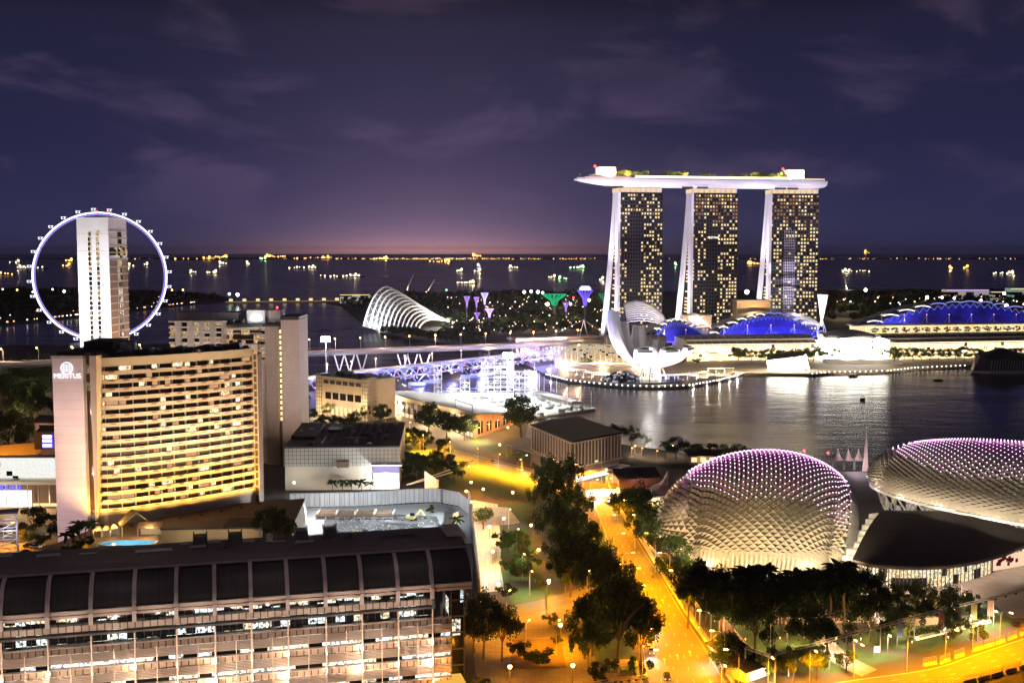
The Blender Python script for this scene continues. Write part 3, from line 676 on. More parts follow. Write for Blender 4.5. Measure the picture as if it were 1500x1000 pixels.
def blue_glass(seed):
    m, nt, b = _new('blue_glazing'); L = nt.links; N = nt.nodes
    tc = N.new('ShaderNodeTexCoord'); no = N.new('ShaderNodeTexNoise'); no.inputs['Scale'].default_value = .07; no.inputs['Detail'].default_value = 3; L.new(tc.outputs['Object'], no.inputs['Vector'])
    br = N.new('ShaderNodeTexBrick'); br.offset = 0; sp = N.new('ShaderNodeSeparateXYZ'); cb = N.new('ShaderNodeCombineXYZ'); L.new(tc.outputs['Object'], sp.inputs[0]); L.new(sp.outputs[0], cb.inputs[0]); L.new(sp.outputs[2], cb.inputs[1]); L.new(cb.outputs[0], br.inputs[0])
    br.inputs['Scale'].default_value = 1; br.inputs['Brick Width'].default_value = 3.4; br.inputs['Row Height'].default_value = 2.6; br.inputs['Mortar Size'].default_value = .12
    br.inputs['Color1'].default_value = (.75,.75,.75,1); br.inputs['Color2'].default_value = (1.1,1.1,1.1,1); br.inputs['Mortar'].default_value = (.35,.35,.35,1)
    mr = N.new('ShaderNodeMapRange'); mr.inputs[1].default_value = .3; mr.inputs[2].default_value = .75; mr.inputs[3].default_value = .10; mr.inputs[4].default_value = .55; L.new(no.outputs[0], mr.inputs[0])
    mu = N.new('ShaderNodeMath'); mu.operation = 'MULTIPLY'; L.new(mr.outputs[0], mu.inputs[0]); L.new(br.outputs[0], mu.inputs[1]); L.new(mu.outputs[0], b.inputs['Emission Strength'])
    b.inputs['Emission Color'].default_value = (.022,.018,.62,1); b.inputs['Base Color'].default_value = (.02,.02,.08,1); b.inputs['Roughness'].default_value = .2
    m.cycles.emission_sampling = 'NONE'; return m
blue_theatre(952, 1046, 500, 985, 469, 1225, 'small blue lit hall half hidden behind the lotus building', 1, .5)
blue_theatre(1038, 1208, 493, 1130, 460, 1240, 'blue lit arched hall in front of the right hotel tower', 2, .4)
blue_theatre(1268, 1560, 477, 1410, 443, 1285, 'long blue lit hall with white stepped shells at the right edge', 3, .3)

def atrium():
    a = PD(1213, 530, 1165); t = thing('glass_atrium', 'brilliant white glass atrium between the two wings of the mall', 'atrium', (a.x, a.y, 2))
    W = 66; Mg = cells('atrium_glass', (2.6,40,3.2), .97, [(1,.93,.8),(1,.88,.68),(1,.97,.9)], 15, soft=.3, light=True)
    MB().box(0, W, 8, 50, 0, 22).build('hall', Mg, t)
    rows = [[(W*f-4, -4+2*j, 25+4*math.sin(f*math.pi)-j*.2) for j in range(0, 28, 3)] for f in [k/12*1.1 for k in range(13)]]
    MB().grid([[Vector(p)+Vector((0,0,-3)) for p in r_] for r_ in rows]).build('roof', M_mallroof, t)
    mb = MB()
    for k in range(14): mb.beam((k*5, 7.7, 0), (k*5, 7.7, 22), .35)
    for k in range(5): mb.beam((0, 7.6, k*5+1), (W, 7.6, k*5+1), .3)
    mb.build('mullion', M_white, t)
    rows = [[(4+56*f, 45+14*math.cos(math.pi*j/8), 22+9*math.sin(math.pi*j/8)*(.45+.55*math.sin(math.pi*f))) for j in range(9)] for f in [k/10 for k in range(11)]]
    MB().grid(rows).build('lattice_dome', panels('lattice_dome', (.08,.075,.075), (.5,.46,.42), 2.4, 2.4, 'x', .4, mortar=.25), t)
    for k in range(4): MB().box(-6, W+6, -6-k*6, -1-k*6, 0, 3.2-k*.8).build('event_step', M_conc, t)
    light((20, -16, 12), 9e4, WHITE, t, 'SPOT', .1, (20, 8, 9), 110, .7); light((46, -16, 12), 9e4, WHITE, t, 'SPOT', .1, (46, 8, 9), 110, .7)
atrium()

def flared_mast():
    p = PD(1203, 492, 1255); t = thing('flared_tower', 'white flared tower on splayed legs right of the right hotel tower', 'tower', (p.x, p.y, p.z))
    zt = hz(1203, 431, 1255)-p.z; m = mpp(p)
    MB().prism([(-.8,-2),(.8,-2),(.8,2),(-.8,2)], zt*.25, zt*.5).build('stem', M_white, t)
    mb = MB(); i = len(mb.v); mb.v += [(-1.2,-2,zt*.42),(1.2,-2,zt*.42),(1.2,2,zt*.42),(-1.2,2,zt*.42),(-4.5,-3,zt),(6,-3,zt-.6),(6,3,zt-.6),(-4.5,3,zt)]
    mb.f += [[0,3,2,1],[4,5,6,7],[0,1,5,4],[1,2,6,5],[2,3,7,6],[3,0,4,7]]; mb.build('flare', M_white, t)
    for sx, sy in ((-6,-4),(6,-4),(-5,5),(5,5)): MB().beam((sx, sy, 0), (0, 0, zt*.45), .6).build('leg', M_white, t)
    light((-20, -22, 4), 3.5e5, (1,.92,.95), t, 'SPOT', 1, (0,0,zt*.7), 60, .8)
flared_mast()

def lattice_roof(u0, u1, v0, v1, y, label):
    a = PD(u0, v1, y); W = (u1-u0)*mpp(a); H = hz(u0, v0, y)-a.z
    t = thing('lattice_canopy', label, 'canopy', (a.x, a.y, a.z))
    n = 15
    def sh(f, s): return Vector((W*f, 40*s, H*(math.sin(math.pi*min(1, .30+.42*f*1.4))**.6)*math.sin(math.pi*(.14+.36*s))))
    for k in range(n):
        s = k/(n-1); mb = MB(); mb.tube([sh(j/10, s) + Vector((0,0,.6*(j % 2))) for j in range(11)], .55, 4); mb.build('slat', M_white, t)
    mb = MB()
    for j in range(6): mb.tube([sh(j/5, k/8)-Vector((0,0,.7)) for k in range(9)], .3, 4)
    mb.build('rib', M_dark, t)
    light((W*.5, -30, 16), 9e4, (1,.9,.9), t, 'SPOT', 1, (W*.5, 20, H*.5), 90, .8)
lattice_roof(918, 978, 443, 490, 1240, 'white slatted canopy roof at the foot of the left tower')
lattice_roof(1012, 1042, 462, 486, 1262, 'white slatted canopy roof at the foot of the middle tower')
lattice_roof(1150, 1204, 462, 482, 1272, 'low slatted canopy roof at the foot of the right tower')
def podium_block(u0, u1, v0, v1, y, label):
    a = PD(u0, v1, y); W = (u1-u0)*mpp(a); H = hz(u0, v0, y)-a.z; t = thing('podium_block', label, 'building', (a.x, a.y, a.z))
    MB().box(0, W, 0, 25, 0, H).build('wall', panels('timber_screen', (.42,.30,.19), (.2,.13,.08), 1.4, 40, 'x', .7, mortar=.2), t)
    MB().box(-1, W+1, -1, 26, H, H+1).build('roof', M_conc, t); MB().box(.5, W-.5, -.3, -.05, H-2.2, H-1.4).build('cove_light', glow('cove_light', (1,.65,.35), 1.0), t)
    MB().box(W*.1, W*.9, -.4, -.05, 1, 3).build('entrance', G_soft, t)
    light((W/2, -14, 3), 7e4, WARM, t)
podium_block(1079, 1128, 441, 466, 1290, 'timber screened block between the middle and right towers')
podium_block(1000, 1042, 463, 480, 1290, 'low timber block beside the leg of the middle tower')

# ------------------------------------------------------------------ crystal pavilions on the water
def crystal():
    a = PD(1124, 551, 1070); m = mpp(a); W = 66*m; t = thing('crystal_pavilion', 'white glowing faceted glass pavilion standing in the water', 'pavilion', (a.x, a.y, 0))
    MB().box(1.5, W, 0, 18, -2, 2.2).build('plinth', M_conc, t)
    Mg = cells('crystal_glass', (2.4,20,2.4), .98, [(1,.88,.68),(1,.93,.8)], 12, soft=.3, light=True)
    mb = MB(); lo = [(2,1),(W-2,1),(W-4,16),(4,16)]; hi = [(-1,0,12.5),(W*.78,-1,17.0),(W-3,16,19),(3,16,16)]
    i = 0; mb.v = [(x,y,2.3) for x,y in lo]+list(hi); mb.f = [[0,1,5,4],[1,2,6,5],[2,3,7,6],[3,0,4,7]]; mb.build('glass_wall', Mg, t)
    mb = MB(); mb.face([(-1,0,12.6),(W*.4,-1.2,15.0),(W*.3,16,18)]); mb.face([(W*.4,-1.2,15.0),(W*.78,-1,17.0),(W*1.06,15,21),(W*.3,16,18)]); mb.face([(-1,0,12.6),(W*.3,16,18),(3,16,16)])
    mb.build('roof', M_roof, t)
    mb = MB()
    for k in range(9): mb.beam((2+k*(W-4)/8, .8, 2.3), (-1+k*(W*.79)/8, -.2, 12.5+4.4*k/8), .3)
    mb.build('mullion', M_steel, t)
    light((W*.4, -14, 5), 4e4, WHITE, t, 'SPOT', .1, (W*.4, 4, 10), 110, .7)
crystal()
def dark_pavilion():
    a = PD(1424, 549, 1075); m = mpp(a); W = 82*m; t = thing('dark_pavilion', 'unlit faceted pavilion with a steep dark roof on the water', 'pavilion', (a.x, a.y, 0))
    MB().prism([(0,2),(W*.28,-3),(W,-1),(W,20),(8,20)], -2, 2.2).build('plinth', M_conc, t)
    mb = MB(); mb.v = [(2,3,2.2),(W*.3,-1,2.2),(W,0,2.2),(W,18,2.2),(6,18,2.2),(9,4,16),(W*.34,2,12),(W,2,14),(W*.6,8,24),(W,16,18),(10,16,18)]
    mb.f = [[0,1,6,5],[1,2,7,6],[5,6,8],[6,7,8],[7,9,8],[8,9,10],[5,8,10],[0,5,10,4]]; mb.build('shell', pbr('pavilion_dark', (.05,.045,.04), .3, var=.4, scale=.2), t)
    mb = MB()
    for k in range(14): mb.beam((W*.32+k*W*.05, -1.3, 2.4), (W*.36+k*W*.05, 1.2, 12.3), .4)
    mb.build('facade_rib', M_steel, t)
dark_pavilion()

# ------------------------------------------------------------------ the great glasshouse in the gardens
def glasshouse():
    y = 1640; a = PD(533, 486, y); t = thing('glasshouse', 'shell shaped glasshouse with white floodlit arched ribs across the channel', 'conservatory', (a.x, a.y, 2))
    n = 13; M_rib = pbr('rib_white', (.85,.85,.84), .45, var=.04)
    bez = lambda p0, p1, p2, p3, s: p0*(1-s)**3+p1*3*s*(1-s)**2+p2*3*s*s*(1-s)+p3*s**3
    base = Vector(a)-Vector((a.x, a.y, 0)); base = Vector((0,0,0)); top = []; ribs = []
    def w_(u, v, dy): 
        p = PD(u, v, y+dy); return Vector((p.x-a.x, p.y-a.y, p.z-2))
    for k in range(n):
        s = k/(n-1)
        f = w_(533+78*s**.9, 477+15*math.sin(s*math.pi*.55), -24+10*s)
        ap = w_(557+62*s, 415+52*s**1.15, 26+4*s); e = w_(592+63*s**.7, 441+29*s**.75, 55-8*s)
        c1 = f.lerp(ap, .72)+Vector((-2,0,20*(1-s*.6))); c2 = ap.lerp(e, .35)+Vector((0,0,18*(1-s*.8)))
        pts = [bez(f, c1, c2, e, j/16) for j in range(17)]; ribs.append(pts)
    M_sh = pbr('glasshouse_glass', (.045,.05,.06), .35, var=.3, scale=.1)
    MB().grid([[p-Vector((-.5,-2.0,1.5)) for p in r_] for r_ in ribs]).build('glass_shell', M_sh, t, True)
    for r_ in ribs: MB().tube(r_, 1.25, 5).build('rib', M_rib, t)
    mb = MB()
    for k in range(n-1):
        for j in range(1, 10, 2): mb.beam(ribs[k][j], ribs[k+1][j+1], .35); mb.beam(ribs[k][j], ribs[k+1][j-1], .3)
    mb.build('strut', M_rib, t)
    for k in range(8):
        q = ribs[min(n-1, k*2)][0]; light((q.x-6, q.y-30, q.z+2), 3.6e5, (1,.97,.95), t, 'SPOT', 1, (q.x+12, q.y+30, q.z+38), 120, .8)
    e = ribs[-1][-1]; MB().ball((e.x+2, e.y-10, e.z+1), 1.6).build('flood_lamp', G_cool, t); light((e.x+2, e.y-12, e.z+6), 3e5, WHITE, t, radius=1)
glasshouse()

# ------------------------------------------------------------------ tree shaped garden towers
def supertree(u, vt, vb, y, wpx, col, es, label, big=False):
    a = PD(u, vb, y); m = mpp(a); z1 = hz(u, vt, y); r = wpx*m/2; t = thing('garden_tower', label, 'garden tower', (a.x, a.y, 2), 0, 'tree shaped garden towers'); H = z1-2
    g = glow('garden_tower_light', col, es)
    MB().lathe([(r*.22,0),(r*.14,H*.3),(r*.13,H*.6),(r*.2,H*.72)], 10).build('trunk', pbr('garden_trunk', (.2,.15,.25), .7), t)
    mb = MB()
    for k in range(14):
        q = 2*math.pi*k/14; mb.tube([(r*.15*math.cos(q), r*.15*math.sin(q), H*.62), (r*.32*math.cos(q+.1), r*.32*math.sin(q+.1), H*.8), (r*math.cos(q+.15), r*math.sin(q+.15), H)], r*.055, 4)
    mb.lathe([(r*.98,H-.3),(r*1.02,H)], 16); mb.build('branch_crown', g, t)
    MB().lathe([(r*.22,H*.66),(r*.3,H*.8),(r*.6,H*.93)], 12).build('crown_core', glow('garden_core_light', tuple(c*.6 for c in col), es*.7), t)
    if big: MB().lathe([(r*.75,H),(r*.75,H+3),(r*.5,H+6)], 14).build('bistro', glow('bistro_light', (.75,.7,1), 1.6), t)
V = (.55,.28,1)
supertree(684,434,447,1750,9,V,1.2,'small lilac garden tower, leftmost of the tree shaped towers'); supertree(698,435,447,1760,8,V,1.2,'small lilac garden tower, second from the left')
supertree(710,429,449,1780,11,(.6,.5,1),1.8,'pale lilac garden tower, tallest of the left cluster'); supertree(699,458,474,1600,9,V,1.1,'dim lilac garden tower below the left cluster')
supertree(717,452,480,1600,13,(.75,.5,1),1.9,'bright lilac garden tower standing before the left cluster'); supertree(812,431,448,1800,36,(.03,.62,.25),.8,'wide green lit garden tower crown')
supertree(857,425,464,1620,23,(.22,.12,1),1.3,'tall violet garden tower with a lit bistro on top',True); supertree(829,443,452,1700,9,V,1.0,'small lilac garden tower between the green and the violet ones')
supertree(886,430,446,1750,20,(.03,.6,.28),.5,'green lit garden tower crown beside the left hotel leg')
# ================================================================== the wheel and the white tower before it
def wheel():
    c = PD(147, 405, 1250); r = 93*mpp(c); yaw = R(12)
    t = thing('observation_wheel', 'giant observation wheel with violet lit rim behind the white tower', 'ferris wheel', (c.x, c.y, 2), yaw); cz = c.z-2
    def ringpt(a, rr, y): return (rr*math.cos(a), y, cz+rr*math.sin(a))
    n = 112
    for y, rr, g in ((-1.6, r, glow('rim_light', (.66,.62,1), 3.2)), (1.6, r, MATS['rim_light']), (0, r-2.2, glow('rim_light_inner', (.42,.30,.95), .9))):
        MB().tube([ringpt(2*math.pi*k/n, rr, y) for k in range(n+1)], .8, 5, False).build('rim_tube', g, t)
    mb = MB()
    for k in range(n): a, b = 2*math.pi*k/n, 2*math.pi*(k+1)/n; mb.beam(ringpt(a, r, -1.6), ringpt(b, r-2.2, 0), .3); mb.beam(ringpt(a, r-2.2, 0), ringpt(b, r, 1.6), .3)
    mb.build('rim_lattice', M_white, t)
    mb = MB()
    for k in range(28): a = 2*math.pi*k/28; mb.beam((0, -3 if k % 2 else 3, cz), ringpt(a, r-2.2, 0), .12)
    mb.build('spoke_cable', M_dark, t)
    mb = MB(); mb.tube([(0,-9,cz),(0,9,cz)], 2.2, 12); mb.build('hub', M_white, t)
    for sx, sy in ((-22,-14),(22,-14),(-22,14),(22,14)): MB().tube([(sx, sy, 0), (0, sy*.55, cz)], [1.3,.9], 8).build('support_leg', M_white, t)
    Mc = glow('capsule_light', (.85,.88,1), 2.2)
    cap = None
    for k in range(28):
        a = 2*math.pi*(k+.3)/28; p = ringpt(a, r+3.6, 0)
        if cap is None:
            cap = MB().lathe([(.3,-1.7),(1.3,-1.6),(1.75,-.9),(1.75,.9),(1.3,1.6),(.3,1.7)], 10).mesh('capsule', M_glass)
            lt = MB().box(-2.6,2.6,-1.85,1.85,.75,1.2).box(-2.2,2.2,-1.8,1.8,-1.3,-.95).box(-2.0,-1.4,-1.8,1.8,-.9,.7).box(1.2,1.8,-1.8,1.8,-.9,.7).mesh('capsule_light', Mc)
        o = bpy.data.objects.new('capsule', cap); COL.objects.link(o); o.parent = t; o.location = p; o.scale = (1.6,1,1)
        l = bpy.data.objects.new('capsule_light', lt); COL.objects.link(l); l.parent = o; l.scale = (1/1.6,1,1)
    MB().lathe([(34,0),(36,6),(35,12),(30,13)], 32).build('terminal', panels('terminal_wall', (.3,.3,.34), (.1,.1,.12), 4, 4, 'sum'), t)
wheel()

def white_tower():
    a = PD(117, 495, 765); m = mpp(a); W = 46*m; D = 36; t = thing('white_hotel_tower', 'tall floodlit white tower with two columns of round dark windows', 'tower', (a.x, 765, 2))
    H = hz(140, 321, 765)-2
    MB().box(0, W, 0, D, 0, H).build('shaft', panels('tower_panel', (.78,.76,.76), (.55,.53,.54), 40, 11.5, 'x', .6, mortar=.18, var=.04), t)
    rows = 22; z0 = hz(140, 494, 765)-2; z1 = hz(140, 343, 765)-2; sh, fr = [], []; Mo = cells('porthole_glass', (2.2,40,5.0), .45, [(1,.72,.25),(.9,.55,.2),(1,.8,.4)], .9, soft=0)
    mgl = []
    for k in range(rows):
        z = z1-(z1-z0)*k/(rows-1)
        for f in (.405, .655):
            x = W*f; mb = MB(); mb.face([(x+1.25*math.cos(math.pi*j/4+math.pi/8), -.3, z+1.9*math.sin(math.pi*j/4+math.pi/8)) for j in range(8)]); sh.append(mb)
            mb = MB(); q = [(math.cos(math.pi*j/4+math.pi/8), math.sin(math.pi*j/4+math.pi/8)) for j in range(9)]
            for j in range(8): mb.beam((x+1.35*q[j][0], -.35, z+2.0*q[j][1]), (x+1.35*q[j+1][0], -.35, z+2.0*q[j+1][1]), .3)
            fr.append(mb)
    for s_, f_ in zip(sh, fr):
        o = s_.build('round_window', Mo, t); f_.build('frame', M_white, o)
    # the darker flank: recessed bays, a column of windows, a lit top band
    MB().box(W, W+.4, 1, D*.42, 0, H*.8).build('flank_bay', M_wood, t); MB().box(W, W+.4, D*.70, D-.5, 0, H*.8).build('flank_bay', M_wood, t)
    sh = [MB().box(W+.1, W+.5, D*.48+q*4.2, D*.48+3.2+q*4.2, z1-k*4.95-1.6, z1-k*4.95+1.8) for k in range(26) for q in (0, 1)]
    for s_ in sh: s_.build('flank_window', cells('flank_glass', (40,4,5), .4, [(1,.6,.25),(.9,.75,.5)], .8) if 'flank_glass' not in MATS else MATS['flank_glass'], t)
    mb = MB()
    for k in range(27): mb.box(W+.42, W+.8, 0, D, z1-k*4.95+2.2, z1-k*4.95+2.9)
    mb.build('floor_band', M_conc, t)
    MB().box(W+.1, W+.6, 1, D-1, H*.82, H*.86).build('top_window', cells('top_glass', (40,3,4), .5, [(1,.7,.35)], .8), t)
    MB().box(-.3, W+.3, -.3, D+.3, H, H+1.2).build('parapet', M_white, t)
    for x in (W*.6, W*.95): MB().tube([(x, 4, H), (x, 4, H+5)], .15).build('mast', M_dark, t); MB().ball((x, 4, H+5.5), .45).build('beacon', G_red, t)
    for x, z, e in ((W*.5, 4, 1.0e6), (W*.15, 3, 5e5)):
        light((x, -46, z+30), e*.2, (1,.93,.98), t, 'SPOT', 1, (W*.5, 0, 62), 120, .7)
    light((W*.5, -60, 80), 2.0e5, (1,.95,.96), t, 'SPOT', 1, (W*.5, 0, 100), 90, .8)
    light((W+40, D*.5-12, 30), 2.4e5, WARM, t, 'SPOT', 1, (W, D*.5, 60), 100, .8)
white_tower()

# ================================================================== bridges
def viaduct():
    A = [PD(-160,532,930), PD(0,527,962), PD(220,520,1010), PD(440,512.5,1062), PD(600,508,1110), PD(760,503,1158), PD(900,500,1215)]
    t = thing('road_viaduct', 'long concrete road viaduct crossing the channel with a lit deck', 'bridge', (A[0].x, A[0].y, 0)); o = Vector(t.location); zd = 21
    pts = [Vector((p.x-o.x, p.y-o.y, zd)) for p in A]; up, lo = [], []
    rows = []
    for k, p in enumerate(pts):
        d = (pts[min(k+1,len(pts)-1)]-pts[max(k-1,0)]).normalized(); n = Vector((-d.y, d.x, 0))
        rows.append([p-n*9+Vector((0,0,1)), p-n*9+Vector((0,0,-1.4)), p-n*5+Vector((0,0,-3.8)), p+n*5+Vector((0,0,-3.8)), p+n*9+Vector((0,0,-1.4)), p+n*9+Vector((0,0,1)), p+n*8.6+Vector((0,0,1)), p+n*8.6, p-n*8.6, p-n*8.6+Vector((0,0,1)), p-n*9+Vector((0,0,1))])
    MB().grid(rows).build('deck', M_conc, t)
    def on(f):
        f *= len(pts)-1; k = min(int(f), len(pts)-2); return pts[k].lerp(pts[k+1], f-k)
    for f in (.04,.1,.17,.24,.31,.38): 
        q = on(f); MB().box(q.x-1.4, q.x+1.4, q.y-4, q.y+4, -3, zd-3.8).build('pier', M_conc, t)
    for u, v in ((497,533),(512,533),(530,533),(590,526),(604,526),(622,525)):
        k = PD(u, v, 1085); k = Vector((k.x-o.x, k.y-o.y, 1)); top = zd-3.6
        MB().beam((k.x, k.y, 0), (k.x-5, k.y, top), 1.2).beam((k.x, k.y, 0), (k.x+5, k.y, top), 1.2).build('splayed_pier', M_white, t)
    for u in (505, 606):
        k = PD(u, 533, 1085); light((k.x-o.x, k.y-o.y-22, 3), 1.6e4, (.95,.95,1), t, 'SPOT', 1, (k.x-o.x, k.y-o.y, 12), 130, .8)
    Mp = M_steel
    for i, f in enumerate([k/26+.012 for k in range(26)]):
        q = on(f); mb = MB().tube([(q.x, q.y+7, zd), (q.x, q.y+7, zd+11), (q.x, q.y+4, zd+12)], .16, 5); l = mb.build('lamp_post', Mp, t)
        MB().ball((q.x, q.y+3.6, zd+11.8), .75, 6, 4).build('lamp_head', G_sodium, l)
        if i % 2 == 0: light((q.x, q.y+3, zd+9.5), 2.0e4, (1,.58,.34), t, radius=.5)
viaduct()
def bay_bridge():
    A = [PD(400,566,900), PD(455,551,950), PD(540,536,1010), PD(640,524,1075), PD(740,513,1150), PD(800,508,1200)]; o = A[0].copy(); o.z = 0
    t = thing('bay_bridge', 'low road bridge with pink lit deck running beside the twisted footbridge', 'bridge', o); pts = []
    for p in A: pts.append(Vector((p.x-o.x, p.y-o.y, 9)))
    rows = []
    for k, p in enumerate(pts):
        d = (pts[min(k+1,len(pts)-1)]-pts[max(k-1,0)]).normalized(); n = Vector((-d.y, d.x, 0))
        rows.append([p-n*10+Vector((0,0,1)), p-n*10+Vector((0,0,-1.5)), p+n*10+Vector((0,0,-1.5)), p+n*10+Vector((0,0,1)), p+n*9.6+Vector((0,0,1)), p+n*9.6, p-n*9.6, p-n*9.6+Vector((0,0,1)), p-n*10+Vector((0,0,1))])
    MB().grid(rows).build('deck', M_conc, t)
    for k in range(1, 12):
        f = k/12*(len(pts)-1); i = int(f); q = pts[i].lerp(pts[i+1], f-i)
        MB().box(q.x-2, q.x+2, q.y-5, q.y+5, -3, 7.4).build('pier', M_conc, t)
        l = MB().tube([(q.x, q.y+8, 9), (q.x, q.y+8, 19)], .15, 5).build('lamp_post', M_steel, t); MB().ball((q.x, q.y+8, 19), .6, 6, 4).build('lamp_head', G_warm, l)
        light((q.x, q.y+5, 17), 1.5e4, (1,.72,.55), t, radius=.5)
bay_bridge()
def twisted_bridge():
    A = [PD(462,570,880), PD(520,556,920), PD(590,545,965), PD(660,535,1015), PD(725,526,1070), PD(780,521,1115), PD(815,519,1150)]; o = A[0].copy(); o.z = 0
    t = thing('twisted_footbridge', 'curving footbridge wrapped in twisting tubes of blue white lights', 'footbridge', o)
    pts = [Vector((p.x-o.x, p.y-o.y, 9.5)) for p in A]
    def at(f):
        f = max(0, min(1, f))*(len(pts)-1); k = min(int(f), len(pts)-2); u = f-k; p0, p1, p2, p3 = pts[max(k-1,0)], pts[k], pts[k+1], pts[min(k+2,len(pts)-1)]
        return .5*((2*p1)+(p2-p0)*u+(2*p0-5*p1+4*p2-p3)*u*u+(3*p1-p0-3*p2+p3)*u**3)
    L_ = sum((pts[k+1]-pts[k]).length for k in range(len(pts)-1))
    Gb = glow('bridge_blue', (.22,.25,1), 2.6); Gw = glow('bridge_white', (.8,.8,1), 1.6); Gp = glow('bridge_rose', (.9,.45,.75), 1.0)
    def frame(f):
        p = at(f); d = (at(f+.004)-at(f-.004)).normalized(); n = Vector((-d.y, d.x, 0)).normalized(); return p, n
    MB().grid([[p-n*3, p-n*3-Vector((0,0,.6)), p+n*3-Vector((0,0,.6)), p+n*3, p-n*3] for p, n in [frame(k/40) for k in range(41)]]).build('deck', pbr('bridge_deck', (.3,.24,.26), .6), t)
    for sgn, rr, g, nm, ph0 in ((1,5.4,Gb,'outer_helix',0),(1,5.4,Gb,'outer_helix',math.pi),(-1,4.6,Gp,'inner_helix',.6)):
        q = []; n = 260
        for k in range(n+1):
            f = k/n; p, nn = frame(f); a = sgn*f*L_/27*2*math.pi+ph0; q.append(p+nn*rr*math.cos(a)+Vector((0,0,2.2+rr*math.sin(a))))
        MB().tube(q, .33, 4).build(nm, g, t)
    st = []
    for k in range(130):
        f = k/130; p, nn = frame(f); a = f*L_/27*2*math.pi; b = -f*L_/27*2*math.pi+.6; st.append(MB().beam(p+nn*5.4*math.cos(a)+Vector((0,0,2.2+5.4*math.sin(a))), p+nn*4.6*math.cos(b)+Vector((0,0,2.2+4.6*math.sin(b))), .22))
    rest = MB()
    for s_ in st: i = len(rest.v); rest.v += s_.v; rest.f += [[a+i for a in f] for f in s_.f]
    rest.build('strut_lattice', M_steel, t)
    sh = [MB().ball(frame(k/90)[0]+frame(k/90)[1]*(-5.6)+Vector((0,0,1.2+3.5*math.sin(k*1.1))), .55, 5, 3) for k in range(90)]
    for s_ in sh: s_.build('led_lamp', Gw, t)
    for u, v in ((575,556),(593,553),(640,545),(665,541),(676,545)):
        k = P(u, v+4, 0); k = Vector((k.x-o.x, k.y-o.y, 0)); f = min([j/60 for j in range(61)], key=lambda j: (at(j)-Vector((k.x,k.y,9.5))).length); p = at(f)
        MB().prism([(p.x-6,p.y-2.5),(p.x+6,p.y-2.5),(p.x+8,p.y),(p.x+6,p.y+2.5),(p.x-6,p.y+2.5),(p.x-8,p.y)], -1, 2.4).build('pier_base', M_white, t)
        for dx in (-6, 6): MB().beam((p.x, p.y, 2), (p.x+dx, p.y, 9), .6).build('pier_leg', M_steel, t)
    for k in range(9):
        p, n = frame((k+.5)/9); light((p.x, p.y, 14), 6e4, (.36,.38,1), t); light((p.x+3, p.y-9, 6), 5e4, (.10,.13,1), t)  # low blue lights added to tint the water below
twisted_bridge()
def causeway():
    a = PD(330,437,2500); b = PD(505,436,2560); d = b-a; t = thing('barrage', 'low barrage with evenly spaced lit pavilions closing the channel', 'barrage', (a.x, a.y, 0), math.atan2(d.y, d.x)); ln = d.length
    MB().box(0, ln, 0, 20, -2, 5).build('dam_wall', M_conc, t)
    for k in range(9):
        MB().box(ln*k/9+8, ln*k/9+16, 2, 8, 5, 10).build('pavilion', G_soft, t)
    mb = MB(); mb.box(0, ln, -.5, -.1, 3.5, 4.6); mb.build('light_line', glow('light_line', (1,.62,.25), .35), t)
causeway()
def colonnade():
    a = PD(757,508,1190); b = PD(905,506,1240); d = b-a; t = thing('bridge_house', 'flat roofed grey approach with a row of columns at the end of the viaduct', 'approach structure', (a.x, a.y, 2), math.atan2(d.y, d.x)); ln = Vector((d.x,d.y)).length
    MB().box(-2, ln*.8, -2, 22, 20, 22.6).build('roof', M_conc, t); MB().box(0, ln*.8, 4, 20, 0, 20).build('wall', pbr('slate_wall', (.13,.11,.13), .6), t)
    for k in range(22): MB().box(ln*.8*k/22+.5, ln*.8*k/22+1.4, 1.2, 2.2, 0, 20).build('column', pbr('grey_column', (.28,.25,.28), .6) if 'grey_column' not in MATS else MATS['grey_column'], t)
    for x in (10, 50): light((x, -16, 10), 1e5, (1,.8,.85), t)
    m = MB().beam((ln*.62, 2, 22), (ln*.66, 2, 40), .6); m.beam((ln*.66, 2, 40), (ln*.3, 2, 22), .2).beam((ln*.66, 2, 40), (ln*.9, 2, 22), .2).beam((ln*.7, 2, 22), (ln*.66, 2, 40), .6); m.build('stayed_mast', M_white, t)
    mb = MB(); mb.grid([[(ln*.45+j*8, -8+12*k, 12+9*math.sin(math.pi*(.15+.2*j))-1.5*k) for j in range(5)] for k in range(4)]); mb.build('canopy', M_mallroof, t)
colonnade()

